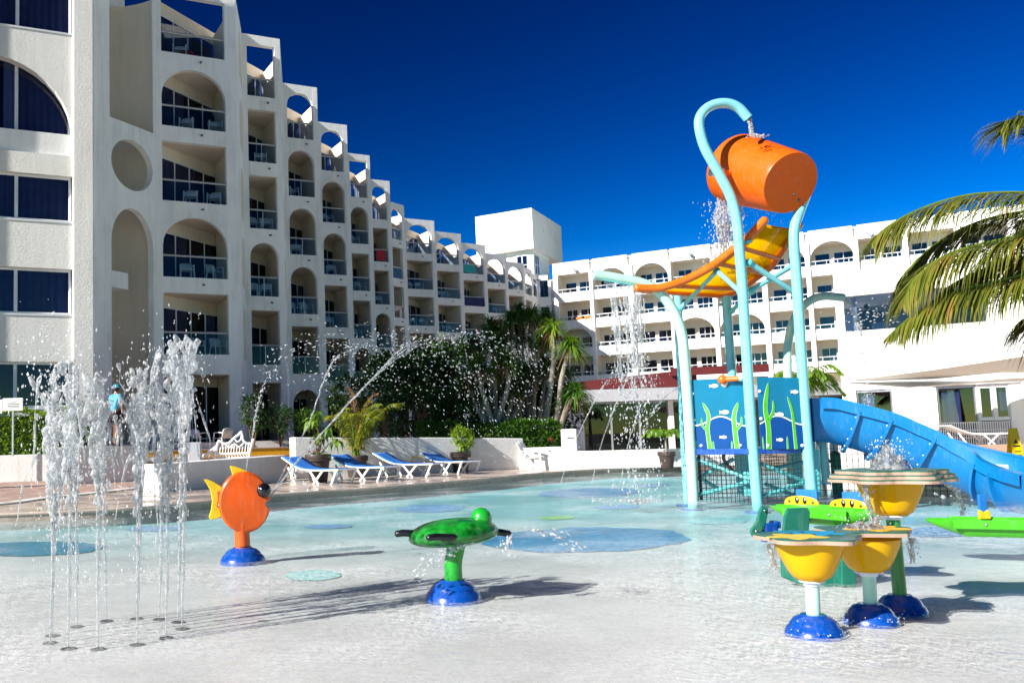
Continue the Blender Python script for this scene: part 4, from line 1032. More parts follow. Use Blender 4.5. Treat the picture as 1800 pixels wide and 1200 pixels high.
# ================================================================== climbing tower with tipping bucket
YB = 15.26
pa, pa2, pb_, pc = onz(1216, 879, 0), onz(1207, 873, 0), onz(1331, 883, 0), onz(1427, 880, 0)
tower = thing('splash_tower', 'aqua poled splash tower with blue sea panels and yellow wavy roof', 'play structure', (pb_.x, pb_.y + .8, floorz(pb_.x, pb_.y)))
def pole(pts, Y, r, m, name='pole', n=6, parent=None):
    g = MB(); g.tube(pxpath(pts, Y, n), r, 20); return g.build(name, MAT[m], parent or tower, 60)
pole([(1333, 895), (1330, 870), (1320, 740), (1311, 600), (1304, 490), (1299, 430), (1296, 395), (1285, 348), (1262, 302), (1239, 260), (1229, 222), (1233, 201), (1250, 186), (1275, 181.5), (1297, 189), (1315, 208)], YB, [.088] * 0 or .086, 'aqua_pole')
pole([(1429, 893), (1427, 870), (1416, 740), (1407, 600), (1401, 500), (1396, 430), (1397, 400), (1403, 378), (1413, 352), (1424, 322)], pc.y, .086, 'aqua_pole')
pole([(1208.5, 886), (1207, 860), (1201, 740), (1195, 600), (1191, 507)], pa2.y, .072, 'aqua_pole')
pole([(1219, 893), (1218, 860), (1211, 740), (1204, 640), (1198, 585), (1183, 545), (1160, 515), (1130, 498), (1085, 489), (1044, 482)], pa.y, .092, 'mint', 'spout_pole')
pole([(1303, 850, 17.2), (1290, 700, 17.2), (1282, 600, 17.2), (1275, 500, 17.0)], 17.2, .085, 'aqua_pole')
pole([(1391, 850, 17.0), (1387, 700, 17.0), (1384, 640, 17.0), (1386, 600, 17.0), (1396, 562, 17.0), (1416, 534, 17.0), (1445, 521, 17.0), (1483, 523, 17.0)], 17.0, .078, 'mint', 'spout_pole')
pole([(1452, 850, 16.4), (1440, 700, 16.4)], 16.4, .07, 'aqua_pole')
# collars where the poles enter the floor
for p in (pa, pa2, pb_, pc):
    g = MB(); g.lathe([(.2, 0), (.2, .03), (.1, .04)], 20, (p.x, p.y, floorz(p.x, p.y))); g.build('foot_flange', MAT['blue'], tower, 40)
# nozzle slot plate under the left spout
g = MB(); g.bar(aty(1060, 491, pa.y - .03), aty(1130, 503, pa.y - .03), .05, .04); g.build('nozzle_strip', MAT['teal'], tower)

# bucket
ax = Vector((.21, -.87, -.45)).normalized(); bc = aty(1341, 309, 15.5)
Mb = ax.to_track_quat('Z', 'Y').to_matrix()
bucket = thing('tipping_bucket', 'huge orange tipping bucket pouring water at the top of the splash tower', 'bucket', tuple(bc))
L_ = 1.45; r0, r1 = .635, .525
prof = [(r0 * .965, -L_ / 2 + .02), (r0, -L_ / 2), (r0 * 1.012, -L_ / 2 + .02), (r0 * 1.0, -L_ / 2 + .06), (r0 * .985, -L_ * .3), (r0 * .93, 0), (r1 * 1.03, L_ * .42), (r1, L_ / 2 - .012), (r1 * .985, L_ / 2), (1e-5, L_ / 2)]
g = MB(); g.lathe(prof, 56, bc, Mb); g.build('shell', MAT['orange_bucket'], bucket, 40)
g = MB(); g.lathe([(r0 * .965, -L_ / 2 + .02), (r0 * .9, 0), (r1 * .95, L_ / 2 - .06), (1e-5, L_ / 2 - .06)], 40, bc, Mb); g.build('lining', MAT['orange_bucket'], bucket, 40)
pv = Vector((ax.y, -ax.x, 0)).normalized()
if pv.x > 0: pv = -pv
s0_ = bc + pv * .55 - ax * .12
g = MB(); g.tube([s0_ - pv * .08, s0_ + pv * .36], .055, 16); g.build('axle', MAT['orange_tube'], bucket, 60)
g = MB(); g.tube([s0_ + pv * .24, s0_ + pv * .44], .075, 16); g.build('axle_bearing', MAT['steel'], bucket, 60)
g = MB(); g.tube([s0_ + pv * .36, aty(1272, 300, YB)], .045, 12); g.build('axle_bracket', MAT['teal'], bucket, 60)
g = MB(); g.tube([bc - pv * .5, bc - pv * 1.0], .055, 16); g.build('axle', MAT['steel'], bucket, 60)
ce = bc + ax * (L_ / 2 + .002); sx = Mb @ Vector((1, 0, 0)); sy = Mb @ Vector((0, 1, 0))
bolts(bucket, [onplane(1396, 342, ce, ax), onplane(1404, 352, ce, ax)], ax, .024, 'dark_metal')

# wavy yellow roof between two orange tubes
T1 = pxpath([(1121, 506.5, 15.9), (1145, 507, 15.9), (1170, 503.5, 15.85), (1207, 491, 15.8), (1247, 470, 15.7), (1276, 449, 15.65), (1295, 435, 15.6), (1314, 419, 15.55), (1343, 388, 15.5)], 0, 6)
T2 = pxpath([(1257, 516.5, 17.1), (1280, 515, 17.0), (1297, 510, 16.95), (1317, 496, 16.8), (1336, 482, 16.7), (1352, 470, 16.6), (1364, 455, 16.5), (1376, 437, 16.4), (1404, 396, 16.3)], 0, 6)
for T_ in (T1, T2):
    g = MB(); g.tube(T_, .075, 16); 
    for e in (T_[0], T_[-1]): g.ball(e, .0752, 16, 10)
    g.build('roof_tube', MAT['orange_tube'], tower, 60)
n_ = len(T1); cuts = [2, 15, 27, 38, n_ - 2]
for a, b in zip(cuts, cuts[1:]):
    g = MB(); vs = []
    for i in range(a, b + 1): vs += [T1[i].lerp(T2[i], .04), T1[i].lerp(T2[i], .96)]
    m_ = (b - a + 1)
    g.add(vs, [(2 * i, 2 * i + 2, 2 * i + 3, 2 * i + 1) for i in range(m_ - 1)]); o = g.build('roof_panel', MAT['acrylic_yellow'], tower, 60)
    sm_ = o.modifiers.new('sol', 'SOLIDIFY'); sm_.thickness = .012
for c in cuts[:-1]:
    g = MB(); g.tube([T1[c] - V(0, 0, .05), T2[c] - V(0, 0, .05)], .042, 12); g.build('cross_bar', MAT['orange_tube'], tower, 60)
def brace(a, b, r=.042, m='aqua_pole'):
    g = MB(); g.tube([a, b], r, 12); g.build('brace', MAT[m], tower, 60)
    for p in (a, b):
        g = MB(); g.ball(p, r * 1.5, 12, 8); g.build('brace_joint', MAT['teal'], tower, 60)
brace(aty(1197, 541, 16.7), aty(1260, 476, 15.75)); brace(aty(1260, 476, 15.75), aty(1301, 513, 15.3))
brace(aty(1317, 462, 15.3), aty(1398, 515, 15.5), .05); brace(aty(1322, 510, 15.4), aty(1392, 468, 15.6), .045); brace(aty(1287, 546, 16.9), aty(1322, 512, 15.5), .04, 'teal')
for a, b in (((1311, 426, 15.3), (1318, 424, 15.5)), ((1385, 433, 16.2), (1397, 436, 15.5))):
    g = MB(); g.bar(aty(*a), aty(*b), .09, .05); g.build('bracket', MAT['teal'], tower)

# platform and sea panels
PLZ = aty(1319, 789, YB).z
ring_ = [pa2.xy, pa.xy + Vector((.05, 0)), pb_.xy + Vector((0, .05)), pc.xy + Vector((0, .05)), Vector((pc.x + .55, pc.y + 1.2)), Vector((pc.x - .1, pc.y + 2.2)), Vector((pa2.x + .6, pa2.y + .9))]
g = MB(); g.prism([tuple(p) for p in ring_], PLZ - .09, PLZ + .01); o = g.build('platform', MAT['blue'], tower); bevel(o, .01)
def seapanel(c4, label, fishes, kelps, wave, side=False):
    """c4: TL, TR, BR, BL world points"""
    TL, TR, BR, BL = [Vector(p) for p in c4]; nn = (TR - TL).cross(BL - TL).normalized()
    if nn.y > 0: nn = -nn
    def q(u, v, d=0): return TL.lerp(TR, u).lerp(BL.lerp(BR, u), v) + nn * d
    nt = 24; top = [(i / nt, 0) for i in range(nt + 1)]
    if label == 'left': top = [(u, .13 * max(0, 1 - ((u - .60) / .075) ** 2) ** .5 if abs(u - .60) < .075 else 0) for u in [i / 60 for i in range(61)]]
    g = MB(); g.slab([q(u, v) for u, v in top] + [q(1, 1), q(0, 1)], -nn * .022); pan = g.build('sea_panel', MAT['acrylic_blue'], tower)
    if wave:
        w = [(i / 40, .62 + .05 * sin(i / 40 * wave[0] + wave[1]) - .03 * sin(i / 40 * wave[0] * .5)) for i in range(41)]
        g = MB(); g.slab([q(u, v, .004) for u, v in w] + [q(1, .995, .004), q(0, .995, .004)], nn * .002); g.build('sea_print', MAT['acrylic_deep'], pan)
        g = MB(); g.slab([q(u, v - .012, .007) for u, v in w] + [q(u, v + .006, .007) for u, v in w[::-1]], nn * .002); g.build('wave_line', MAT['plastic_white'], pan)
    for k_ in kelps:
        pts, wd = k_; cen = [Vector((a, b, 0)) for a, b in pts]; sp = spline(cen, 6); m_ = len(sp); Lf = []; Rt = []
        for i, p in enumerate(sp):
            t = i / (m_ - 1); d = (sp[min(m_ - 1, i + 1)] - sp[max(0, i - 1)]).normalized(); ww = wd * (1.0 - .25 * t) * (1 if t < .7 else max(.05, sqrt(max(0, 1 - ((t - .7) / .3) ** 2))))
            Lf.append((p.x - d.y * ww, p.y + d.x * ww)); Rt.append((p.x + d.y * ww, p.y - d.x * ww))
        for wd2, mm, dd in ((1.16, 'plastic_white', .008), (1.0, 'green_trough', .0105)):
            l2 = [((a - c.x) * wd2 + c.x, (b - c.y) * wd2 + c.y) for (a, b), c in zip(Lf, sp)]; r2 = [((a - c.x) * wd2 + c.x, (b - c.y) * wd2 + c.y) for (a, b), c in zip(Rt, sp)]
            g = MB(); g.slab([q(a, b, dd) for a, b in l2 + r2[::-1]], nn * .002); g.build('kelp_print', MAT[mm], pan)
    for (fx, fy, sc) in fishes:
        pts = [(fx + sc * (.42 * cos(a)), fy + sc * .17 * sin(a)) for a in [pi * .84 * (1 - 2 * i / 15) for i in range(16)]] + [(fx - sc * .62, fy - sc * .15), (fx - sc * .53, fy), (fx - sc * .62, fy + sc * .15)]
        g = MB(); g.slab([q(a, b, .013) for a, b in pts], nn * .002); g.build('fish_print', MAT['plastic_white_old'], pan)
    bolts(tower, [q(u, v, .004) for u, v in ((.03, .2), (.03, .58), (.97, .17), (.97, .55), (.14, .95), (.85, .95))], nn, .028, 'metal_white')
    return pan
def AY(px, py, p): return aty(px, py, p.y)
seapanel((aty(1214, 668, 16.0), aty(1313, 662.5, 15.42), aty(1317, 789, 15.42), aty(1220, 789, 16.0)), 'left', [(.43, .10, .16), (.60, .48, .17), (.56, .83, .13)],
         [([(.30, 1.0), (.27, .72), (.30, .52), (.20, .33)], .035), ([(.27, .74), (.18, .66), (.17, .55)], .018), ([(.79, 1.0), (.76, .7), (.76, .52), (.84, .34)], .04), ([(.78, .74), (.87, .66), (.89, .54)], .02), ([(.04, 1.0), (.05, .87)], .012), ([(.37, 1.0), (.36, .88)], .014), ([(.70, 1.0), (.70, .88)], .014)], (7.5, .8))
seapanel((aty(1331, 662.5, 15.22), aty(1416, 664, 15.17), aty(1423, 789, 15.17), aty(1338, 789, 15.22)), 'right', [(.76, .20, .16), (.42, .52, .19), (.40, .87, .14)],
         [([(.16, 1.0), (.17, .7), (.13, .42), (.22, .07)], .048), ([(.19, .6), (.29, .47), (.30, .32)], .026), ([(.72, 1.0), (.70, .7), (.68, .48), (.60, .26)], .030), ([(.05, 1.), (.04, .82)], .016), ([(.55, 1.), (.55, .82)], .018)], (6.5, 2.4))
seapanel((aty(1198, 673, 16.8), aty(1212, 669, 16.05), aty(1219, 791, 16.05), aty(1205, 796, 16.8)), 'side', [], [], None)
g = MB(); q0 = aty(1423, 790, 15.2); g.slab([aty(1418, 664, 15.3), aty(1424, 700, 15.9), aty(1432, 790, 15.9), aty(1424, 790, 15.3)], (.02, 0, 0)); g.build('sea_panel', MAT['acrylic_blue'], tower)
# small orange water cannon in the notch
c = aty(1270, 667, 15.6); g = MB(); g.ball(c, .085, 16, 10); g.build('cannon_ball', MAT['orange_tube'], tower, 80)
g = MB(); g.tube([c, aty(1306, 664.5, 15.35)], .048, 14); g.build('cannon_barrel', MAT['orange_tube'], tower, 60)
g = MB(); g.tube([aty(1300, 665, 15.39), aty(1316, 664, 15.3)], .058, 14); g.build('cannon_mount', MAT['aqua_pole'], tower, 60)
# bracing, posts and net under the platform
def fpt(px, py, Y): return aty(px, py, Y)
def tub(pts, r, m, name): 
    g = MB(); g.tube(pts, r, 12); return g.build(name, MAT[m], tower, 60)
for pts in ([(1222, 806, 16.1), (1318, 842, 15.4)], [(1224, 870, 16.1), (1318, 846, 15.4)], [(1224, 842, 16.2), (1290, 806, 16.0)], [(1228, 838, 16.3), (1268, 862, 16.3)],
            [(1338, 815, 15.3), (1418, 847, 15.3)], [(1340, 872, 15.3), (1420, 845, 15.3)], [(1352, 824, 16.2), (1412, 812, 16.2)], [(1345, 850, 16.3), (1400, 872, 16.3)]):
    tub([fpt(*p) for p in pts], .035, 'teal', 'cross_brace')
for px, Y in ((1300, 16.6), (1312, 15.9), (1400, 16.5), (1432, 15.6)):
    tub([fpt(px, 789, Y), fpt(px + 4, 792 + 1240 / Y, Y)], .075, 'teal', 'post')
g = MB(); g.tube(spline([aty(1275, 790, 16), aty(1272, 806, 16), aty(1284, 823, 16), aty(1300, 838, 16.1)], 6), .03, 10); g.build('hose', MAT['dark_metal'], tower, 60)
def net(a, b, z0, z1, cell, parent, name='net'):
    a, b = Vector(a), Vector(b); L = (b - a).length; d = (b - a).normalized(); g = MB(); nu = int(L / cell); nv = int((z1 - z0) / cell); rr = random.Random(5)
    def P_(i, j):
        u = i / nu; sag = .03 * sin(u * pi) ; return Vector((a.x + d.x * L * u, a.y + d.y * L * u, z0 + (z1 - z0) * j / nv - sag * (j / nv)))
    for i in range(nu + 1):
        g.bar(P_(i, 0), P_(i, nv), .008)
    for j in range(nv + 1):
        for i in range(nu): g.bar(P_(i, j), P_(i + 1, j), .008)
    o = g.build(name, MAT['net_black'], parent); o['kind'] = 'stuff'; return o
net(pa.xy + Vector((.12, -.02)), pb_.xy + Vector((-.1, .1)), -.02, PLZ - .1, .075, tower); net(pb_.xy + Vector((.12, .04)), pc.xy + Vector((-.1, .04)), -.02, PLZ - .1, .075, tower)
net(Vector((pa2.x + .5, pa2.y + .5)), Vector((pc.x + .3, pc.y + 1.7)), -.05, PLZ - .1, .085, tower)
for p in ((1228, 16.05), (1325, 15.35), (1331, 15.3), (1420, 15.25)):
    tub([fpt(p[0], 792, p[1]), fpt(p[0] + 5, 878, p[1])], .028, 'net_black', 'net_post')
n0 = onz(1441, 872, 0); nf = thing('safety_net', 'black square mesh net hung between tower and slide', 'net', (n0.x, n0.y, 0))
net(onz(1441, 870, 0).xy, onz(1545, 868, 0).xy, -.02, aty(1500, 775, n0.y).z, .10, nf, 'mesh'); net(onz(1545, 868, 0).xy, onz(1705, 872, 0).xy, -.02, .42, .10, nf, 'mesh')
p = aty(1468, 800, 16.6); g = MB(); g.tube([(p.x, p.y, -.2), (p.x, p.y, p.z)], .09, 14); g.ball(p, .09, 14, 8); g.build('post', MAT['green_dark'], nf, 60)
g = MB(); g.tube(spline([aty(1436, 775, 16.6), aty(1446, 795, 16.6), aty(1460, 812, 16.6)], 5), .02, 8); g.build('hose', MAT['dark_metal'], nf, 60)

# ---- blue slide
sl = thing('water_slide', 'blue half-pipe water slide with bolted ribs curving down to the pool', 'slide', (11, 15.5, 0))
SP = [(1432, 706, 15.7), (1470, 709, 15.6), (1530, 724, 15.4), (1600, 748, 15.2), (1680, 780, 14.9), (1750, 806, 14.5), (1810, 826, 13.9), (1860, 838, 13.2)]
sp = pxpath(SP, 0, 8); n_ = len(sp)
def slide_frame(i):
    t = (sp[min(n_ - 1, i + 1)] - sp[max(0, i - 1)]).normalized(); s = Vector((-t.y, t.x, 0)).normalized(); u = s.cross(t) * -1
    if u.z < 0: u = -u
    return t, s, u
def ringpts(i, r, a0, a1, m_, lift=0):
    t, s, u = slide_frame(i); out = []
    for k in range(m_ + 1):
        a = a0 + (a1 - a0) * k / m_; out.append(sp[i] + s * (r * cos(a)) + u * (r * 1.5 * sin(a)))
    return out
RA0, RA1, NS = radians(182 + 172), radians(182 + 6), 20
RA0, RA1 = radians(-10), radians(-170)
Ro, Ri = .47, .43
g = MB(); vs = []; m_ = NS + 1
def section(i):
    t, s, u = slide_frame(i); o_ = ringpts(i, Ro, radians(5), radians(-185), NS); in_ = ringpts(i, Ri, radians(-185), radians(5), NS)
    lift = V(0, 0, .0)
    return o_ + in_
for i in range(n_): vs += section(i)
q = 2 * m_
fs = [(i * q + j, i * q + (j + 1) % q, (i + 1) * q + (j + 1) % q, (i + 1) * q + j) for i in range(n_ - 1) for j in range(q)] + [tuple(range(q))[::-1], tuple((n_ - 1) * q + j for j in range(q))]
g.add(vs, fs); g.build('flume', MAT['blue_slide'], sl, 40)
for sg, nm in ((0, 'rim_flange'), (1, 'rim_flange')):
    g = MB(); vs = []
    for i in range(n_):
        t, s, u = slide_frame(i); o_ = ringpts(i, Ro, radians(5), radians(-185), NS); e = o_[0] if sg == 0 else o_[-1]; out = (e - sp[i]); out = Vector((out.x, out.y, 0)).normalized()
        vs += [e - out * .05 + u * .0, e + out * .055, e + out * .055 - u * .19, e + out * .04 - u * .19, e + out * .035 - u * .03, e - out * .05 - u * .03]
    g.add(vs, [(i * 6 + j, i * 6 + (j + 1) % 6, (i + 1) * 6 + (j + 1) % 6, (i + 1) * 6 + j) for i in range(n_ - 1) for j in range(6)] + [(5, 4, 3, 2, 1, 0), tuple((n_ - 1) * 6 + j for j in range(6))])
    o = g.build(nm, MAT['blue_slide'], sl)
for i in (13, 19, 28, 40, 46):
    if i >= n_: continue
    t, s, u = slide_frame(i); g = MB(); A1 = ringpts(i, Ro - .01, radians(-5), radians(-175), NS); A2 = ringpts(i, Ro + .075, radians(-5), radians(-175), NS); vs = []
    for a, b in zip(A1, A2): vs += [a - t * .022, b - t * .022, b + t * .022, a + t * .022]
    g.add(vs, [(j * 4 + k_, j * 4 + (k_ + 1) % 4, j * 4 + 4 + (k_ + 1) % 4, j * 4 + 4 + k_) for j in range(NS) for k_ in range(4)] + [(0, 3, 2, 1), tuple(NS * 4 + k_ for k_ in range(4))])
    rb = g.build('joint_rib', MAT['blue_slide'], sl, 30)
    g = MB()
    for j in range(1, NS, 2):
        c = A1[j].lerp(A2[j], .6) - t * .024; g.ball(c, .014, 6, 4)
    o = g.build('rib_bolts', MAT['metal_white'], rb); o['kind'] = 'stuff'
t, s, u = slide_frame(0)
g = MB(); e = sp[0]; g.slab([aty(1427, 699, 15.35), aty(1442, 700, 15.3), aty(1442, 772, 15.3), aty(1432, 774, 15.35)], (.02, .9, 0)); g.build('entry_frame', MAT['blue_slide'], sl)
g = MB(); c = sp[40]; g.tube([(c.x + .1, c.y + .1, -.4), (c.x + .1, c.y + .1, c.z - .35)], .08, 12); g.build('support_post', MAT['aqua_pole'], sl, 60)
g = MB(); c = sp[22]; g.tube([(c.x + .1, c.y + .1, -.4), (c.x + .1, c.y + .1, c.z - .35)], .08, 12); g.build('support_post', MAT['blue_tab'], sl, 60)
# ================================================================== vegetation
def leafq(mb, p, d, up, L, w, fold=.25, droop=0.):
    """one leaf: two folded halves along direction d"""
    d = Vector(d).normalized(); s = d.cross(up); s = s.normalized() if s.length > 1e-4 else d.orthogonal().normalized(); n_ = s.cross(d)
    m_ = p + d * (L * .45) + n_ * (-droop * L * .2); e = p + d * L + n_ * (-droop * L)
    b = len(mb.v); mb.v += [tuple(p), tuple(m_ + s * w + n_ * (w * fold)), tuple(e), tuple(m_ - s * w + n_ * (w * fold)), tuple(m_)]
    mb.f += [(b, b + 4, b + 1), (b + 1, b + 4, b + 2), (b, b + 3, b + 4), (b + 3, b + 2, b + 4)]; mb.mi += [mb.cur] * 4
def rdir(rg, zb=0.):
    while True:
        v = Vector((rg.uniform(-1, 1), rg.uniform(-1, 1), rg.uniform(-1, 1) + zb))
        if .05 < v.length < 1.6: return v.normalized()
def clumps(mb, rg, c, rad, nclump, nleaf, L, w, crad=.3):
    """leaf clumps near the surface of an ellipsoid so gaps and depth show"""
    c = Vector(c)
    for i in range(nclump):
        d = rdir(rg, .15); f = rg.uniform(.35, 1.0) ** .5; p = c + Vector((d.x * rad[0] * f, d.y * rad[1] * f, d.z * rad[2] * f)); cr = crad * rg.uniform(.6, 1.3)
        for k in range(nleaf):
            o = rdir(rg); q = p + o * cr * rg.random(); dd = (o + d * .6 + Vector((0, 0, rg.uniform(-.5, .4)))).normalized()
            leafq(mb, q, dd, Vector((0, 0, 1)), L * rg.uniform(.6, 1.25), w * rg.uniform(.7, 1.2), .3, rg.uniform(-.1, .5))
def frond(mb, base, pts, nl, ll, lw, rg, hang=.6, r0=.03, spread=1.0, stem=None, tipfac=.35, fwd=.55):
    """feather leaf along a 3d curve"""
    sp = spline(pts, 10); n_ = len(sp); (stem or mb).tube(sp[::2] + ([sp[-1]] if n_ % 2 == 0 else []), [r0 * (1 - .85 * i / (len(sp[::2]) - 1 + (n_ % 2 == 0))) for i in range(len(sp[::2]) + (n_ % 2 == 0))], 5)
    for i in range(nl):
        t = .10 + .90 * (i + rg.random() * .6) / nl; f = t * (n_ - 1); k = min(n_ - 2, int(f)); p = sp[k].lerp(sp[k + 1], f - k)
        tg = (sp[min(n_ - 1, k + 1)] - sp[max(0, k - 1)]).normalized(); s = tg.cross(Vector((0, 0, 1))); s = s.normalized() if s.length > .05 else tg.orthogonal().normalized()
        ln = ll * (sin(pi * min(1, .18 + t * .80)) * .75 + .25) * rg.uniform(.85, 1.12)
        if t > .85: ln *= 1 - (t - .85) / .15 * (1 - tipfac)
        for sg in (-1, 1):
            d = (tg * (fwd + .5 * t) + s * (sg * spread) + Vector((0, 0, -.15 + rg.uniform(-.15, .15)))).normalized()
            w = lw * rg.uniform(.8, 1.2); sw = d.cross(Vector((0, 0, 1))); sw = sw.normalized() if sw.length > .05 else s
            sw = (sw + Vector((0, 0, rg.uniform(-.6, .6)))).normalized()
            a = p; h = hang * rg.uniform(.7, 1.25)
            m1 = a + d * ln * .4 + Vector((0, 0, -ln * .10 * h)); m2 = a + d * ln * .72 + Vector((0, 0, -ln * .36 * h)); e = a + d * ln * .92 + Vector((0, 0, -ln * .80 * h))
            b = len(mb.v); mb.v += [tuple(a - sw * w * .3), tuple(a + sw * w * .3), tuple(m1 + sw * w), tuple(m1 - sw * w), tuple(m2 + sw * w * .75), tuple(m2 - sw * w * .75), tuple(e)]
            mb.f += [(b, b + 1, b + 2, b + 3), (b + 3, b + 2, b + 4, b + 5), (b + 5, b + 4, b + 6)]; mb.mi += [mb.cur] * 3
def rosette(mb, c, R, n_, w, rg, droop=1.0, up=.5):
    """head of strap leaves arching out of one point"""
    c = Vector(c)
    for i in range(n_):
        a = rg.uniform(0, 2 * pi); el = rg.uniform(-.55, 1.25) * up + .25; d = Vector((cos(a) * cos(el), sin(a) * cos(el), sin(el))); s = Vector((-sin(a), cos(a), 0)); L = R * rg.uniform(.75, 1.15); dr = droop * rg.uniform(.5, 1.2)
        pts = [c + d * (L * t) + Vector((0, 0, -dr * L * .75 * t * t)) for t in (0, .3, .6, .85, 1.)]
        ws = (w * .7, w, w * .8, w * .5, w * .05); b = len(mb.v)
        for p, q in zip(pts, ws): mb.v += [tuple(p - s * q), tuple(p + s * q)]
        for k in range(4): mb.f.append((b + 2 * k, b + 2 * k + 1, b + 2 * k + 3, b + 2 * k + 2)); mb.mi.append(mb.cur)

# ---- coconut palm on the right, crown beyond the picture edge
rg = random.Random(11); CY_ = 15.0
cc = aty(1945, 372, CY_); palm = thing('coconut_palm', 'coconut palm whose long drooping fronds reach in over the terrace', 'palm tree', (cc.x + .6, CY_ + .2, DECK))
g = MB(); g.tube([V(cc.x + .6, CY_ + .2, DECK - .05), V(cc.x + .75, CY_ + .25, 1.5), V(cc.x + .5, CY_ + .1, 3.2), cc - V(0, 0, .15)], [.19, .15, .13, .14], 12); g.build('trunk', MAT['bark'], palm, 60)
FR = [[(1935, 372), (1860, 345), (1790, 338), (1700, 343), (1620, 366), (1560, 398), (1535, 425)],
      [(1940, 385), (1880, 372), (1800, 372), (1720, 390), (1650, 425), (1600, 470), (1578, 505)],
      [(1940, 395), (1870, 400), (1790, 415), (1710, 432), (1650, 455), (1605, 495), (1588, 535)],
      [(1945, 410), (1880, 445), (1810, 478), (1740, 497), (1680, 512), (1610, 550), (1560, 592)],
      [(1950, 405), (1900, 420), (1840, 440), (1760, 462), (1690, 490), (1640, 530)],
      [(1945, 355), (1900, 270), (1850, 225), (1800, 208), (1763, 225)],
      [(1950, 400), (1930, 470), (1890, 520), (1840, 545), (1800, 560)]]
YS = [14.6, 15.6, 14.2, 13.9, 15.2, 14.8, 14.4]
for pts, ye in zip(FR, YS):
    P3 = [aty(px, py, CY_ + (ye - CY_) * i / (len(pts) - 1)) for i, (px, py) in enumerate(pts)]
    g = MB(); st = MB(); frond(g, P3[0], P3, 210, 1.15, .0135, rg, .62, .035, .55, st, .35, .95); o = g.build('frond', MAT['leaf_coco'], palm); st.build('midrib', MAT['leaf_lime'], o, 60)
for i in range(9):
    a = radians(-100 + 26 * i); L = rg.uniform(2.6, 3.3); d = Vector((cos(a), sin(a), 0))
    P3 = [cc + d * L * t + Vector((0, 0, 1.1 * t - 2.2 * t * t)) for t in (0, .25, .5, .75, 1)]
    g = MB(); st = MB(); frond(g, P3[0], P3, 60, .9, .02, rg, .8, .035, .7, st); o = g.build('frond', MAT['leaf_coco'], palm); st.build('midrib', MAT['leaf_lime'], o, 60)

# ---- clump of dracaena heads on bare stems beyond the wall
def spiky(name, label, root_px, Y, heads, m_, group):
    b = onz(root_px, 770, DECK); b = aty(root_px, 800, Y); b.z = DECK + .05
    t = thing(name, label, 'tree', tuple(b), group); 
    for k, (hx, hy, R, lm, dy) in enumerate(heads):
        h = aty(hx, hy, Y + dy); rgk = random.Random(hash((hx, hy)) & 0xffff)
        mid1 = b.lerp(h, .35) + Vector((rgk.uniform(-.25, .25), rgk.uniform(-.2, .2), .0)); mid2 = b.lerp(h, .72) + Vector((rgk.uniform(-.15, .15), 0, 0)) + (h - b) * .02
        g = MB(); sp = spline([b, mid1, mid2, h], 6); g.tube(sp, [.13 * (1 - .55 * i / (len(sp) - 1)) for i in range(len(sp))], 9); g.build('stem', MAT['bark'], t, 60)
        g = MB(); rosette(g, h, R, int(170), .022, rgk, 1.0, .85); g.build('leaf_head', MAT[lm], t)
        g = MB(); rosette(g, h - V(0, 0, .15), R * .62, 50, .018, rgk, 1.9, .1); g.build('dead_skirt', MAT['leaf_dead'], t)
grp = 'spiky dracaena trees in the courtyard'
spiky('dracaena_tree', 'dracaena with two sunlit lime heads on long pale slanting stems', 948, 31.5, [(972, 578, .95, 'leaf_lime', -.3), (1003, 607, .95, 'leaf_bright', -.6), (1012, 690, .95, 'leaf_mid', -.9)], None, grp)
spiky('dracaena_tree', 'tall dracaena with upright stems and heads topping the courtyard planting', 925, 32.6, [(935, 556, 1.05, 'leaf_mid', 0), (898, 562, 1.0, 'leaf_mid', .2), (960, 556, .8, 'leaf_dark', .9), (915, 590, .9, 'leaf_dark', .4), (960, 640, .9, 'leaf_mid', .5), (915, 548, .9, 'leaf_mid', .3), (862, 572, .95, 'leaf_mid', .6), (950, 598, .95, 'leaf_mid', .2), (985, 645, .9, 'leaf_mid', .4), (880, 590, .95, 'leaf_dark', .9)], None, grp)
spiky('dracaena_tree', 'bushy lower dracaena whose stems fork close to the ground', 878, 31.0, [(842, 642, 1.05, 'leaf_mid', 0), (870, 600, .9, 'leaf_mid', .6), (889, 632, .95, 'leaf_mid', -.2), (832, 605, .85, 'leaf_dark', .8), (905, 680, .9, 'leaf_dark', .4), (850, 690, .9, 'leaf_dark', .5), (925, 655, .95, 'leaf_dark', 1.2), (875, 655, .95, 'leaf_dark', 1.4), (820, 665, .9, 'leaf_dark', 1.2)], None, grp)

# ---- dark broadleaf trees in the shade of the wing
def broadleaf(label, px, py, Y, rx, rz, n1, n2, L, w, m_, trunk_x, group):
    c = aty(px, py, Y); b = aty(trunk_x, 790, Y); b.z = DECK
    t = thing('courtyard_tree', label, 'tree', tuple(b), group); rgk = random.Random(int(px * 7 + py))
    g = MB(); sp = spline([b, b.lerp(c, .5) + Vector((.15, 0, 0)), c], 5); g.tube(sp, [.11 * (1 - .6 * i / (len(sp) - 1)) for i in range(len(sp))], 8)
    for k in range(7):
        d = rdir(rgk, .4); g.tube([sp[-1 - k % 4], sp[-1] + Vector((d.x * rx * .7, d.y * rx * .7, d.z * rz * .7))], [.05, .015], 6)
    g.build('trunk', MAT['bark_brown'], t, 60)
    g = MB(); clumps(g, rgk, c, (rx, rx * .8, rz), n1, n2, L, w, .38); g.build('crown', MAT[m_], t)
gt = 'dark trees in the shaded courtyard'
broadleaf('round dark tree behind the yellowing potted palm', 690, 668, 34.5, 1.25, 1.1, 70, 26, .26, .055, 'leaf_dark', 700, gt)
broadleaf('large leaved dark tree between round tree and dracaenas', 745, 672, 36, 1.45, 1.25, 80, 24, .34, .07, 'leaf_dark', 742, gt)
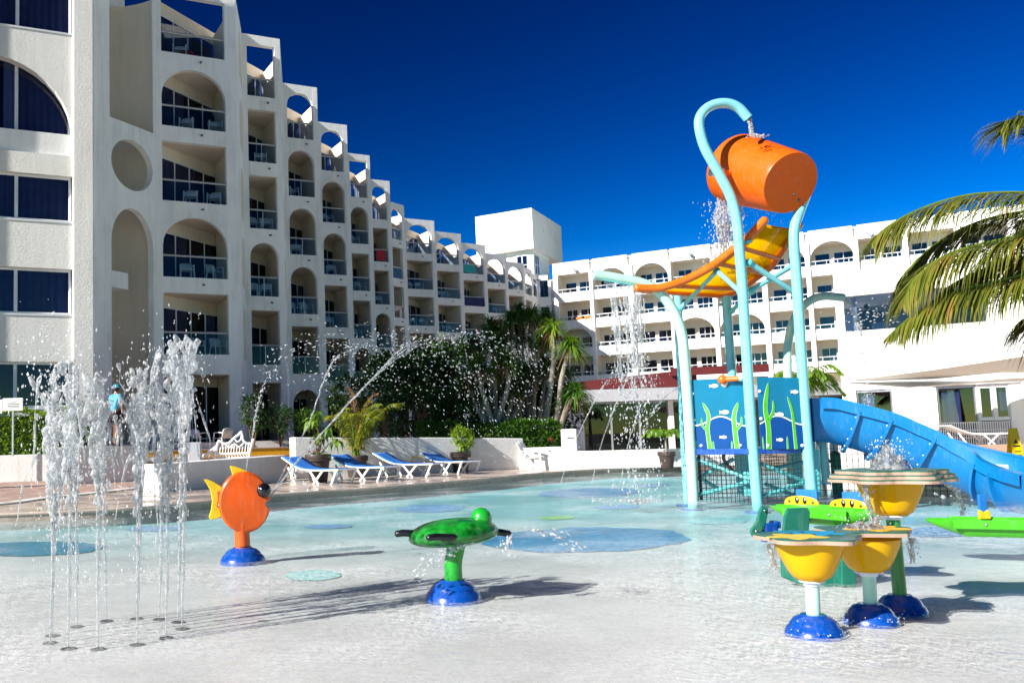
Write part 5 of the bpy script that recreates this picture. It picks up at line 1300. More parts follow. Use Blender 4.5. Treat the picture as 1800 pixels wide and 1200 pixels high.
broadleaf('tall dark tree with arching top under the navy balcony towel', 790, 655, 38, 1.5, 1.4, 80, 26, .36, .06, 'leaf_dark', 792, gt)
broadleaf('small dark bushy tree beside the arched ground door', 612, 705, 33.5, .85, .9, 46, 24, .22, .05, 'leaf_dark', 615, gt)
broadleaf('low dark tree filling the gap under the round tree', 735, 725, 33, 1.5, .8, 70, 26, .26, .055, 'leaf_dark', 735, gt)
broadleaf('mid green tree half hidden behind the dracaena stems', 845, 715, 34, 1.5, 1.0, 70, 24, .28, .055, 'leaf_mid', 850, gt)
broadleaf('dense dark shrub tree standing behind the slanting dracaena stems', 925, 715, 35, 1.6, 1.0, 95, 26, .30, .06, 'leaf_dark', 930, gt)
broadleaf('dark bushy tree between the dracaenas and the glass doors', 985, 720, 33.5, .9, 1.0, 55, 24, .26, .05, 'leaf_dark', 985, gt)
# arching palm-like plants inside that mass
for i, (px, py, lb_) in enumerate(((715, 640, 'dark feathery palm rising behind the round courtyard tree'), (772, 668, 'dark feathery palm arching over the clipped hedge'), (800, 690, 'dark feathery palm leaning towards the dracaena stems'))):
    b = aty(px, 795, 35 - i * .7); b.z = DECK; c = aty(px, py + 20, 35 - i * .7); t = thing('feather_palm', lb_, 'palm tree', tuple(b)); rgk = random.Random(40 + i)
    g = MB(); g.tube([b, c], [.1, .07], 8); g.build('trunk', MAT['bark_brown'], t, 60)
    for k in range(11):
        a = 2 * pi * k / 11 + rgk.random(); L = rgk.uniform(1.1, 1.7); d = Vector((cos(a), sin(a), 0))
        g = MB(); frond(g, c, [c + d * L * q + Vector((0, 0, 1.2 * q - 1.5 * q * q)) for q in (0, .33, .66, 1)], 26, .5, .022, rgk, .7, .02, .7); g.build('frond', MAT['leaf_dark' if k % 3 else 'leaf_mid'], t)

# ---- hedges
def hedge(name, label, a, b, z0, z1, depth_, n_, L, w, m_, flowers=None):
    a, b = Vector(a), Vector(b); d = (b - a); le = d.length; d = d.normalized(); s = Vector((-d.y, d.x)); rgk = random.Random(int(le * 100))
    t = thing(name, label, 'hedge', ((a.x + b.x) / 2, (a.y + b.y) / 2, z0)); g = MB(); core = MB()
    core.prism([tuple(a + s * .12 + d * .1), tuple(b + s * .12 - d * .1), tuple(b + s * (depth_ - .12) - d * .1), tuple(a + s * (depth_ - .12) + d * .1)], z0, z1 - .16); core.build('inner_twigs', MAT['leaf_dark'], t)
    for i in range(n_):
        u = rgk.random() * le; f = rgk.random(); zt = z1 + .07 * sin(u * 2.1) + .05 * sin(u * 5.7 + 1)
        if f < .55: v = rgk.uniform(-.02, .1); z = rgk.uniform(z0, zt); nd = Vector((-s.x, -s.y, .35))
        elif f < .9: v = rgk.random() * depth_; z = zt + rgk.uniform(-.1, .08); nd = Vector((-s.x * .3, -s.y * .3, 1))
        else: v = rgk.random() * depth_; z = rgk.uniform(z0, zt); u = rgk.choice((0, le)) + rgk.uniform(-.06, .06); nd = Vector((rgk.uniform(-1, 1), -.4, .3))
        p = a + d * u + s * v; q = Vector((p.x, p.y, z)); leafq(g, q, (nd + rdir(rgk) * .9), Vector((0, 0, 1)), L * rgk.uniform(.6, 1.3), w * rgk.uniform(.7, 1.2), .3, rgk.uniform(0, .4))
    g.build('foliage', MAT[m_], t)
    for p in flowers or ():
        g = MB()
        for k in range(9): leafq(g, Vector(p), rdir(rgk, .3), Vector((0, 0, 1)), .13, .04)
        g.build('flower', MAT['cloth_red'], t)
hp = [Vector(p) for p in P0]; hs = (hp[-1] - hp[0]).normalized(); hn = Vector((-hs.y, hs.x))
zt_h = aty(40, 722, hp[1].y + .3).z
hedge('clipped_hedge', 'sunlit yellow-green clipped hedge growing in the long white planter', hp[0] + hn * .18, hp[-1] + hn * .18 - hs * .05, 1.0, zt_h, 1.1, 7500, .13, .035, 'leaf_lime')
a = onz(735, 815, DECK).xy + Vector((.3, 1.6)); b = onz(990, 822, DECK).xy + Vector((-.2, 1.0)); zz_ = aty(860, 750, (a.y + b.y) / 2).z
hedge('clipped_hedge', 'green clipped hedge with a red blossom behind the long garden wall', aty(735, 800, 30.2).xy, aty(988, 800, 29.6).xy, DECK, zz_, 1.2, 8000, .15, .04, 'leaf_mid', [aty(968, 774, 29.4)])
# shrubs at the foot of the wing
gs = 'shrubs at the foot of the hotel wing'
for px, py, Y, rx, rz, m_, lb_ in ((445, 728, 34.8, .55, .75, 'leaf_dark', 'dark flowering shrub beside the ground floor terrace chairs'), (492, 738, 35.2, .6, .5, 'leaf_dark', 'low dark shrub in front of the second hotel bay'), (540, 742, 36, .6, .5, 'leaf_mid', 'low green shrub beside the arched ground floor door'), (675, 745, 31.8, .9, .45, 'leaf_dark', 'dark shrub with pale blossom above the garden wall')):
    c = aty(px, py, Y); t = thing('garden_shrub', lb_, 'shrub', (c.x, c.y, TERR), gs); rgk = random.Random(px); g = MB(); clumps(g, rgk, c, (rx, rx, rz), 34, 26, .17, .035, .25); g.build('foliage', MAT[m_], t)
    g = MB()
    for k in range(6): d = rdir(rgk, .6); g.tube([V(c.x, c.y, min(TERR, c.z - rz)), c + Vector((d.x * rx, d.y * rx, d.z * rz)) * .7], [.03, .01], 5)
    g.build('stems', MAT['bark_brown'], t)
    if px in (445, 675):
        g = MB()
        for k in range(70): d = rdir(rgk, .3); leafq(g, c + Vector((d.x * rx, d.y * rx, d.z * rz)) * rgk.uniform(.85, 1.1), rdir(rgk), Vector((0, 0, 1)), .07, .025)
        g.build('blossom', MAT['flower_pale'], t)

# ---- potted plants
def pot(parent, c, r, h, m_='pot_brown', ribs=True):
    prof = [(r * .68, 0), (r * .72, .01), (r * .92, h * .72), (r * .93, h * .74), (r * 1.05, h * .75), (r * 1.07, h * .8), (r * 1.03, h * .82), (r * 1.06, h * .86), (r * 1.08, h * .94), (r * 1.04, h), (r * .95, h), (r * .9, h * .86), (1e-5, h * .86)]
    g = MB(); g.lathe(prof, 28, c); o = g.build('pot', MAT[m_], parent, 40)
    g = MB(); g.lathe([(r * .9, 0), (1e-5, .03)], 20, Vector(c) + V(0, 0, h * .862)); g.build('soil', MAT['soil'], o)
p = onz(560, 846, DECK); k = p.y / 1550
t1_ = thing('potted_plant', 'round brown pot with a drooping broad leaved plant and red crotons beside the first lounger', 'potted plant', tuple(p)); pot(t1_, p, .33, .72); rgk = random.Random(3)
top = p + V(0, 0, .65); g = MB()
for j in range(5):
    c = aty((548, 560, 575, 590, 566)[j], (738, 726, 750, 772, 765)[j], p.y); gs_ = MB(); gs_.tube([top, top.lerp(c, .6) + V(0, 0, .05), c], [.018, .014, .008], 6); gs_.build('stem', MAT['bark_brown'], t1_)
    for q in range(16): a = rgk.uniform(0, 2 * pi); leafq(g, c + rdir(rgk) * .08, Vector((cos(a), sin(a), rgk.uniform(-.9, .35))), Vector((0, 0, 1)), rgk.uniform(.22, .38), .045, .3, .55)
g.build('foliage', MAT['leaf_bright'], t1_)
g = MB()
for q in range(46): a = rgk.uniform(0, 2 * pi); leafq(g, top + V(rgk.uniform(-.22, .12), rgk.uniform(-.2, .1), rgk.uniform(0, .45)), Vector((cos(a), sin(a), rgk.uniform(-.2, .9))), Vector((0, 0, 1)), .2, .03, .3, .3)
g.build('croton_leaves', MAT['leaf_red'], t1_)
g = MB()
for q in range(60): a = rgk.uniform(0, 2 * pi); leafq(g, top + V(rgk.uniform(-.1, .28), rgk.uniform(-.2, .2), rgk.uniform(0, .12)), Vector((cos(a), sin(a), rgk.uniform(-.1, .7))), Vector((0, 0, 1)), .12, .035, .3, .3)
g.build('ground_leaves', MAT['leaf_bright'], t1_)
p = onz(627, 838, DECK); t2_ = thing('potted_palm', 'dark pot holding a tall yellowing palm with browned frond tips', 'potted plant', tuple(p)); pot(t2_, p, .33, .62); rgk = random.Random(9); top = p + V(0, 0, .55)
for j in range(13):
    a = 2 * pi * j / 13 + rgk.random() * .4; L = rgk.uniform(1.5, 2.2); lean = rgk.uniform(.25, .6); d = Vector((cos(a) * lean + .12, sin(a) * lean, 0))
    P3 = [top + V(rgk.uniform(-.1, .1), rgk.uniform(-.1, .1), 0), top + d * L * .3 + V(0, 0, L * .36), top + d * L * .75 + V(0, 0, L * .66), top + d * L * 1.15 + V(0, 0, L * .70)]
    g = MB(); st = MB(); frond(g, top, P3, 34, .42, .016, rgk, .75, .018, .75, st); o = g.build('frond', MAT['leaf_yellowpalm'], t2_); st.build('midrib', MAT['leaf_lime'], o)
for j, (px, py) in enumerate(((665, 690), (612, 680), (655, 705))):
    P3 = [top, aty(628, 760, p.y), aty((628 + px) / 2, (735 + py) / 2 - 8, p.y - .1), aty(px, py, p.y - .2)]; g = MB(); frond(g, top, P3, 46, .34, .013, rgk, .5, .018, .6); g.build('frond', MAT['leaf_blush' if j < 2 else 'leaf_yellowpalm'], t2_)
p = onz(809, 829, DECK); t3_ = thing('potted_shrub', 'brown pot with a rounded bright green shrub in front of the garden wall', 'potted plant', tuple(p)); pot(t3_, p, .33, .62); rgk = random.Random(5); c = aty(812, 770, p.y); g = MB()
for k in range(7): d = rdir(rgk, .5); g.tube([p + V(0, 0, .5), (p + V(0, 0, .5)).lerp(c, .55), c + Vector((d.x * .3, d.y * .3, d.z * .26))], [.03, .022, .008], 6)
g.build('stems', MAT['bark'], t3_)
g = MB(); clumps(g, rgk, c, (.37, .34, .33), 60, 26, .085, .026, .13); clumps(g, rgk, p + V(.1, 0, .68), (.24, .2, .12), 14, 16, .08, .026, .1); g.build('foliage', MAT['leaf_lime'], t3_)
p = onz(1173, 822, DECK); t4_ = thing('potted_palm', 'small brown pot with a young green palm at the end of the low wall', 'potted plant', tuple(p)); pot(t4_, p, .24, .48, 'pot_brown'); rgk = random.Random(8); top = p + V(0, 0, .45); hd = aty(1170, 770, p.y)
g = MB(); g.tube([top, hd], [.04, .03], 8); g.build('trunk', MAT['bark'], t4_, 60)
for j in range(11):
    a = 2 * pi * j / 11; L = rgk.uniform(.45, .62); d = Vector((cos(a), sin(a), 0)); P3 = [hd, hd + d * L * .4 + V(0, 0, L * .42), hd + d * L * .8 + V(0, 0, L * .45), hd + d * L * 1.15 + V(0, 0, L * .12)]
    g = MB(); frond(g, hd, P3, 24, .26, .016, rgk, .6, .012, .7); g.build('frond', MAT['leaf_bright'], t4_)
# fan palm behind the tower
c = aty(1412, 672, 27); b = V(c.x, c.y, DECK); t5_ = thing('garden_palm', 'bushy bright palm standing behind the tower panels', 'palm tree', tuple(b)); rgk = random.Random(21)
g = MB(); g.tube([b, c], [.14, .1], 10); g.build('trunk', MAT['bark'], t5_, 60)
for j in range(20):
    a = 2 * pi * j / 20 + rgk.random() * .3; L = rgk.uniform(.75, 1.05); up = rgk.uniform(-.2, .7); d = Vector((cos(a), sin(a), 0)); P3 = [c, c + d * L * .4 + V(0, 0, L * up * .6), c + d * L * .8 + V(0, 0, L * up * .7), c + d * L * 1.1 + V(0, 0, L * (up * .7 - .3))]
    g = MB(); frond(g, c, P3, 24, .42, .02, rgk, .8, .014, .8); g.build('frond', MAT['leaf_bright'], t5_)

# unseen tall tree added on the left so its crown dims the courtyard planting
t = thing('added_shade_tree', 'unseen tall tree added left of the hotel block to shade the courtyard', 'tree', (-14.4, 21.0, DECK)); rgk = random.Random(77)
g = MB(); g.tube([(-14.4, 21.0, 0), (-14.3, 21.0, 6), (-14.2, 21.1, 13)], [.34, .26, .16], 12)
for k in range(9): d = rdir(rgk, .5); g.tube([(-14.25, 21.05, 9 + k * .4), (-14.2 + d.x * 2.4, 21.1 + d.y * 2, 15 + d.z * 3)], [.11, .03], 6)
g.build('trunk', MAT['bark_brown'], t, 60)
g = MB(); clumps(g, rgk, (-14.2, 21.1, 15.8), (3.2, 2.7, 4.8), 320, 30, .5, .13, .75); g.build('crown', MAT['leaf_mid'], t)
# ================================================================== furniture
def lpart(mb, name, m_, root, smooth=0): return mb.build(name, MAT[m_], root, smooth)
# ---- sun lounger (built at the origin, head towards -x)
def make_lounger():
    r = empty('sun_lounger'); W = .33
    for sy in (-1, 1):
        g = MB(); y = sy * W
        g.tube(spline([(-1.02, y, .66), (-.62, y, .47), (-.30, y, .37), (.2, y, .345), (.95, y, .36)], 5), .022, 8); lpart(g, 'side_rail', 'plastic_white', r, 60)
    for x0, x1, zt in ((-.78, -.36, .42), (-.02, .52, .35), (.46, -.10, .35), (.92, .62, .36)):
        for sy in (-1, 1):
            g = MB(); y = sy * (W + .02); g.bar((x0, y, zt), (x0 + (x1 - x0) * .62, y, .0), .035, .055); o = lpart(g, 'leg', 'plastic_white', r); bevel(o, .008)
    g = MB(); vs = []; P_ = spline([(-1.0, 0, .675), (-.62, 0, .485), (-.30, 0, .385), (.2, 0, .358), (.95, 0, .372)], 6)
    for p in P_:
        for k in range(5): y = -W + 2 * W * k / 4; vs.append((p.x, y, p.z - .018 * (1 - (y / W) ** 2)))
    g.add(vs, [(i * 5 + k, i * 5 + k + 1, i * 5 + 6 + k, i * 5 + 5 + k) for i in range(len(P_) - 1) for k in range(4)]); o = lpart(g, 'sling', 'cloth_blue', r, 60); s = o.modifiers.new('sol', 'SOLIDIFY'); s.thickness = .022
    for x, z in ((-1.02, .665), (.95, .36), (-.1, .33)):
        g = MB(); g.tube([(x, -W - .02, z), (x, W + .02, z)], .02, 8); lpart(g, 'cross_tube', 'plastic_white', r, 60)
    return r
lou = make_lounger(); LG = 'blue sun loungers along the garden wall'
spots = [((-.35, 22.3), -44, 'blue sling sun lounger standing in front of the broad leaved potted plant'), ((.85, 23.5), -46, 'blue sun lounger close behind the one by the potted plant'),
         ((2.15, 25.0), -38, 'blue sun lounger with raised back beside the yellow side table'), ((3.45, 26.4), -56, 'blue sun lounger beside the rounded potted shrub')]
for i, ((x, y), a, lb_) in enumerate(spots):
    if i == 0: lou.location = (x, y, DECK); lou.rotation_euler.z = radians(a); tag(lou, lb_, 'sun lounger', LG)
    else: c = copy_tree(lou, (x, y, DECK), radians(a), lb_, LG); c['category'] = 'sun lounger'
# ---- side tables
def table(label, p, m_, s=.44, h=.5):
    t = thing('side_table', label, 'table', tuple(p), 'small poolside tables'); P_ = Vector(p)
    g = MB(); g.box(P_ + V(0, 0, h), (s, s, .03), rz=.5); o = g.build('table_top', MAT[m_], t); bevel(o, .008)
    for sx in (-1, 1):
        for sy in (-1, 1):
            d = Matrix.Rotation(.5, 3, 'Z') @ V(sx * (s / 2 - .03), sy * (s / 2 - .03), 0); g = MB(); g.bar(P_ + d, P_ + d + V(0, 0, h - .015), .035); g.build('leg', MAT[m_], t)
table('small sky blue side table behind the first lounger', onz(598, 838, DECK), 'aqua_pole'); table('small yellow framed side table between two loungers', onz(728, 832, DECK), 'yellow_fin')
# ---- white plastic armchair (origin at the floor, facing +x)
def make_chair(name='plastic_chair', w=.56):
    r = empty(name)
    g = MB(); g.prism([(-.22, -.23), (.24, -.25), (.24, .25), (-.22, .23)], .40, .425); o = lpart(g, 'seat', 'plastic_white', r); bevel(o, .01)
    g = MB(); vs = []
    for i in range(9):
        a = radians(-75 + 150 * i / 8)
        for z, lean in ((.40, 0), (.62, .05), (.80, .10)): vs.append((-.20 - lean - .05 * cos(a), .27 * sin(a), z - (.06 * (abs(i - 4) / 4) ** 2 if z > .7 else 0)))
    g.add(vs, [(i * 3 + k, i * 3 + 3 + k, i * 3 + 4 + k, i * 3 + 1 + k) for i in range(8) for k in range(2)]); o = lpart(g, 'backrest', 'plastic_white', r, 60); s = o.modifiers.new('sol', 'SOLIDIFY'); s.thickness = .02
    for sy in (-1, 1):
        g = MB(); g.tube(spline([(-.26, sy * .26, .62), (0, sy * .29, .64), (.24, sy * .28, .62)], 4), .022, 8); lpart(g, 'armrest', 'plastic_white', r, 60)
        g = MB(); g.bar((.22, sy * .27, .62), (.29, sy * .29, 0), .045); lpart(g, 'leg', 'plastic_white', r)
        g = MB(); g.bar((-.2, sy * .23, .42), (-.3, sy * .27, 0), .045); lpart(g, 'leg', 'plastic_white', r)
    return r
ch = make_chair(); used = [False]
def put_chair(loc, rz, label, group):
    if not used[0]: used[0] = True; ch.location = loc; ch.rotation_euler.z = rz; tag(ch, label, 'chair', group); return ch
    c = copy_tree(ch, loc, rz, label, group); c['category'] = 'chair'; return c
GC = 'white plastic chairs on the balconies'; rg = random.Random(4)
LBc = 'white plastic chair seen through the glass rail of a shaded balcony'
for bi, rows in ((0, {0: [.35], 1: [.45, .9], 2: [.5, .88], 3: [.42, .86], 4: [.55, .9]}), (1, {1: [.6], 2: [.3, .75], 3: [.2, .7]}), (2, {2: [.4], 3: [.3, .75], 1: [.3]}), (3, {1: [.4], 2: [.5], 3: [.3]}), (4, {1: [.4], 2: [.3, .7], 3: [.4]}), (5, {2: [.5]}), (7, {0: [.2], 1: [.3, .6], 2: [.3, .7]}), (8, {1: [.25, .6], 2: [.5, .7]}), (9, {0: [.7], 2: [.4]}), (10, {1: [.7]})):
    fr, zt, f0, f1, goff = BF[bi]
    for j, us_ in rows.items():
        for u in us_:
            p = fr.P(fr.W * (f0 + (f1 - f0) * u), .75, zt - ST * j - .90); put_chair(p, atan2(-fr.v.y, -fr.v.x) + rg.uniform(-.5, .5), LBc, GC)
frR = Frame2(onB(971, 470).xy, onB(1700, 400).xy)
LBr = 'white plastic chair on a sunlit balcony of the far building'
for c, j, u in ((1, 1, .3), (1, 1, .6), (2, 1, .4), (2, 1, .65), (2, 2, .5), (3, 1, .4), (3, 3, .4), (4, 2, .6), (0, 2, .3), (0, 2, .7), (2, 3, .55), (5, 2, .3), (6, 0, .5)):
    a, b = cu_[c]; p = frR.P(a + (b - a) * u, .9, rowz[j] - .95); put_chair(p, atan2(-frR.v.y, -frR.v.x) + rg.uniform(-.6, .6), LBr, 'white plastic chairs on the far balconies')
f1 = BF[0][0]
for px, rz in ((352, .9), (392, 2.4)):
    p = aty(px, 770, 35.2); put_chair((p.x, p.y, TERR + .0), rz, 'white plastic armchair on the ground floor terrace by the dark doors', 'terrace chairs')
# balcony tables and towels
def towel(label, fr, zt, f0, f1, u0, u1, j, m_, drop=.75):
    a = fr.W * (f0 + (f1 - f0) * u0); b = fr.W * (f0 + (f1 - f0) * u1); zr = zt - ST * j; g = MB(); n_ = 10; vs = []
    for i in range(n_ + 1):
        u = a + (b - a) * i / n_; w = .02 * sin(i * 1.7)
        for v, z in ((.19, zr - drop * .5), (.17, zr - .05), (.13, zr + .055), (.075, zr - .05), (.06 + w, zr - drop * .5), (.05 + w * 1.6, zr - drop)): vs.append(fr.P(u, v, z))
    g.add(vs, [(i * 6 + k, i * 6 + 6 + k, i * 6 + 7 + k, i * 6 + 1 + k) for i in range(n_) for k in range(5)]); o = g.build('beach_towel', MAT[m_], None, 60); tag(o, label, 'towel', 'towels over balcony rails')
for lb_, bi, u0, u1, j, m_, d_ in (('teal towel hanging over a top floor balcony rail', 9, .0, .6, 0, 'cloth_teal', .8), ('wide navy towel covering a balcony rail', 9, .0, 1, 1, 'cloth_navy', .9), ('pink towel over a middle balcony rail', 9, .5, .72, 2, 'cloth_pink', .7), ('teal towel beside the pink one', 9, .55, .95, 2, 'cloth_teal', .9), ('red cloth on a shaded balcony rail', 5, .2, .8, 1, 'cloth_red', .8)):
    fr, zt, f0, f1_, goff = BF[bi]; towel(lb_, fr, zt, f0, f1_, u0, u1, j, m_, d_)
for px, py, lb_ in ((1018, 556, 'orange towels heaped on a balcony parapet'), (1033, 557, 'orange towel beside the pier on a balcony parapet')):
    u, z = frR.uz(px, py); g = MB(); g.ball(frR.P(u, .1, rowz[1] - .28), .35, 12, 8, (1.3, .5, .5)); o = g.build('beach_towel', MAT['cloth_orange'], None, 60); tag(o, lb_, 'towel')
fr, zt, f0, f1_, goff = BF[0]; c = fr.P(fr.W * .44, .6, zt - .72); g = MB(); g.tube(spline([c + V(-.3, 0, 0), c + V(-.1, 0, .2), c + V(.2, 0, .12), c + V(.35, .05, -.1)], 5), .09, 8); o = g.build('red_cloth', MAT['cloth_red'], None, 60); tag(o, 'red cloth thrown over the chair on the topmost near balcony', 'cloth')
# ---- low slatted armchair by the wall
p = onz(932, 823, DECK) ; ac = thing('slatted_armchair', 'white slatted plastic armchair standing by the end of the garden wall', 'chair', (p.x, p.y - .8, DECK)); P_ = Vector((p.x, p.y - .8, DECK)); Rz = Matrix.Rotation(radians(-35), 3, 'Z')
def Q(x, y, z): return P_ + Rz @ V(x, y, z)
for k in range(6):
    y = -.26 + .104 * k; g = MB(); g.bar(Q(-.22, y, .36), Q(-.50, y, .88 - .02 * abs(k - 2.5)), .085, .02); g.build('back_slat', MAT['plastic_white'], ac)
    g = MB(); g.bar(Q(-.22, y, .34), Q(.30, y, .40), .085, .02); g.build('seat_slat', MAT['plastic_white'], ac)
for sy in (-1, 1):
    g = MB(); g.bar(Q(-.30, sy * .33, .58), Q(.34, sy * .33, .58), .09, .028); g.build('armrest', MAT['plastic_white'], ac)
    g = MB(); g.bar(Q(.28, sy * .33, .57), Q(.32, sy * .33, 0), .06); g.build('leg', MAT['plastic_white'], ac)
    g = MB(); g.bar(Q(-.15, sy * .33, .57), Q(-.36, sy * .33, 0), .06); g.build('leg', MAT['plastic_white'], ac)
# ---- ornate white bench behind the low wall
bp_ = aty(398, 806, 24.6); be = thing('ornate_bench', 'white openwork cast bench with a peaked back behind the low wall', 'bench', (bp_.x, bp_.y, DECK)); Yb = 24.6
def BQ(px, py, d=0): return aty(px, py, Yb + d)
def btube(pts, r, name='scroll', d=0): g = MB(); g.tube(spline([BQ(x, y, d) for x, y in pts], 5), r, 8); g.build(name, MAT['plastic_white'], be, 60)
btube([(376, 806), (380, 788), (384, 776), (386, 773)], .035, 'back_post'); btube([(437, 806), (440, 790), (444, 776), (446, 771)], .035, 'back_post')
btube([(386, 774), (395, 780), (404, 777), (412, 769), (419, 764), (424, 759), (426, 766), (428, 774), (434, 779), (440, 779)], .035, 'crest_rail')
btube([(377, 798), (400, 797), (438, 796)], .03, 'mid_rail'); btube([(376, 807), (400, 806), (438, 804)], .035, 'seat_rail')
btube([(412, 770), (417, 776), (423, 772), (425, 764)], .022); btube([(396, 780), (404, 786), (412, 780), (420, 785), (428, 779)], .02)
for k in range(12): x = 382 + k * 4.9; btube([(x + 1, 783 + 3 * sin(k)), (x, 790), (x - .5, 797)], .013, 'baluster')
for k in range(11): x = 380 + k * 5.2; btube([(x, 798), (x + 2.6, 802), (x, 806)], .012)
g = MB(); g.slab([BQ(352, 806), BQ(360, 800), BQ(372, 794), BQ(377, 806)], (0, .05, 0)); 
for k in range(5): btube([(352 + k * 5, 806 - k * 1.5), (356 + k * 5, 800 - k * 2.4), (361 + k * 4, 803 - k)], .016, 'arm_scroll')
btube([(352, 805), (362, 797), (374, 789), (381, 783)], .028, 'armrest')
g = MB(); g.prism([(BQ(376, 806).x, Yb), (BQ(438, 804).x, Yb), (BQ(438, 804).x, Yb - .55), (BQ(376, 806).x, Yb - .55)], .55, .58); g.build('seat', MAT['plastic_white'], be)
for px in (378, 437):
    for d in (0, -.5): g = MB(); q = BQ(px, 806, d); g.tube([(q.x, q.y, .56), (q.x, q.y, DECK)], .03, 8); g.build('leg', MAT['plastic_white'], be)
# ---- grey bollard box on the low wall, white box, wet floor signs, signboards
q = aty(343, 806, 24.2); g = MB(); g.box((q.x, q.y, .72), (.34, .34, 1.12)); o = g.build('service_box', MAT['fascia_grey']); bevel(o, .02); tag(o, 'grey square service post beside the ornate bench', 'post')
q = aty(1001, 790, 29.2); wb = thing('towel_bin', 'white upright bin with a dark slot beside the glass doors', 'bin', (q.x, q.y, DECK)); g = MB(); g.box((q.x, q.y, DECK + .62), (.42, .42, 1.24)); o = g.build('body', MAT['plastic_white'], wb); bevel(o, .03); g = MB(); g.box((q.x, q.y - .213, DECK + .95), (.22, .006, .03)); g.build('slot', MAT['dark_metal'], wb)
sg = onz(1795, 842, DECK); sg = aty(1797, 835, 19.0)
sn = thing('wet_floor_sign', 'folding yellow caution sign standing by the slide', 'sign', (sg.x, 19.0, DECK)); H_ = aty(1797, 752, 19.0).z
for s_ in (0, 1):
    a, b = aty(1786, 830, 19.0).x, aty(1808, 830, 19.0).x; yb = 19.0 + (.28 if s_ else 0); g = MB()
    g.slab([V(a, yb, DECK), V(b, yb, DECK), V(b - .04, 19.14, H_), V(a + .04, 19.14, H_)], (0, .02, 0)); o = g.build('panel', MAT['sign_yellow'], sn); bevel(o, .006)
    if not s_:
        for k, (z, wd, hh) in enumerate(((.70, .05, .05), (.60, .14, .03), (.48, .13, .02), (.40, .13, .02), (.26, .05, .07), (.12, .05, .06))):
            zc = DECK + (H_ - DECK) * z; yy = 19.0 + .14 * z - .004; g = MB(); cx_ = (a + b) / 2
            if k == 0: g.slab([V(cx_ - .05, yy, zc - .04), V(cx_ + .05, yy, zc - .04), V(cx_, yy, zc + .05)], (0, -.003, 0))
            else: g.box((cx_, yy, zc), (wd, .006, hh))
            g.build('printed_mark', MAT['black_rubber'], o)
for i, (x0, x1, y0, y1, lb_) in enumerate(((-30, 4, 702, 727, 'small white notice board at the end of the hedge'), (5, 40, 699, 722, 'small white notice board with dark lines of print above the hedge'))):
    Y = 27.6; a, b = aty(x0, y1, Y), aty(x1, y0, Y); t = thing('notice_board', lb_, 'sign', ((a.x + b.x) / 2, Y, a.z)); g = MB(); g.box(((a.x + b.x) / 2, Y, (a.z + b.z) / 2), (b.x - a.x, .04, b.z - a.z)); g.build('board', MAT['plastic_white'], t)
    for k in range(4): g = MB(); g.box(((a.x + b.x) / 2 + .02, Y - .022, b.z - (b.z - a.z) * (.35 + .13 * k)), ((b.x - a.x) * (.3 if k == 0 else .6), .004, .022)); g.build('print_line', MAT['dark_metal'], t)
    g = MB(); g.bar(((a.x + b.x) / 2, Y + .03, 1.0), ((a.x + b.x) / 2, Y + .03, a.z), .05); g.build('post', MAT['metal_grey'], t)

# ================================================================== glass-fronted restaurant with red roof
RYc = 47.0; R0 = aty(985, 705, RYc); Rd = dirv(97)
re = thing('restaurant', 'low glass fronted restaurant with a dark red roof behind the falling spout water', 'building', (R0.x, R0.y, DECK)); fr = Frame2(R0.xy, R0.xy + Rd * 19)
zt = fr.uz(1090, 706)[1]; zf = fr.uz(1090, 694)[1]
for a, b in ((0, 1.15), (5.5, 5.75), (8.6, 9.0), (12.5, 13.0)):
    g = MB(); fr.boxu(g, a, b, 0, .4, DECK, zt); g.build('pier', MAT['stucco'], re)
for a, b in ((1.15, 5.5), (5.75, 8.6), (9.0, 12.5), (13.0, 19)):
    glazing(fr, re, fr.xy(a, .2), fr.xy(b, .2), DECK, zt, 3, None, True, 'metal_grey', .09)
g = MB(); fr.boxu(g, .1, 19, 3.5, 3.6, DECK, zt); g.build('room_core', MAT['room_dark'], re)
g = MB(); fr.boxu(g, .1, 19, .4, 3.5, DECK - .02, DECK + .02); g.build('room_floor', MAT['room_dark'], re)
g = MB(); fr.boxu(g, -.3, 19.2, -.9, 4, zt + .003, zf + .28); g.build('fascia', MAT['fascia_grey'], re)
zr_ = zf + .30; za = fr.uz(1010, 690)[1]
g = MB(); fr.face(g, [(-.2, zr_)] + [(6.8, zr_), (6.8, zr_ + .9)] + [(-.0, zr_ + .35)], -.85, 3.8); g.build('roof', MAT['roof_red'], re)
g = MB(); ur_ = fr.uz(1338, 664)[0]; fr.face(g, [(5.5, zr_ + .55), (ur_, zr_ + .6), (ur_, zr_ + 1.0), (5.5, zr_ + .95)], -1.2, -.9); g.build('awning', MAT['roof_red'], re)
for k in range(3):   # seats inside
    p = fr.xy(2 + k * 2.4, 1.6); g = MB(); g.box((p.x, p.y, .62), (.5, .5, .06)); g.box((p.x, p.y + .24, .95), (.5, .06, .6))
    for sx in (-.2, .2):
        for sy in (-.2, .2): g.bar((p.x + sx, p.y + sy, DECK), (p.x + sx, p.y + sy, .6), .05)
    o = g.build('restaurant_chair', MAT['bark_brown']); tag(o, 'brown dining chair inside the glass fronted restaurant', 'chair', 'restaurant chairs')

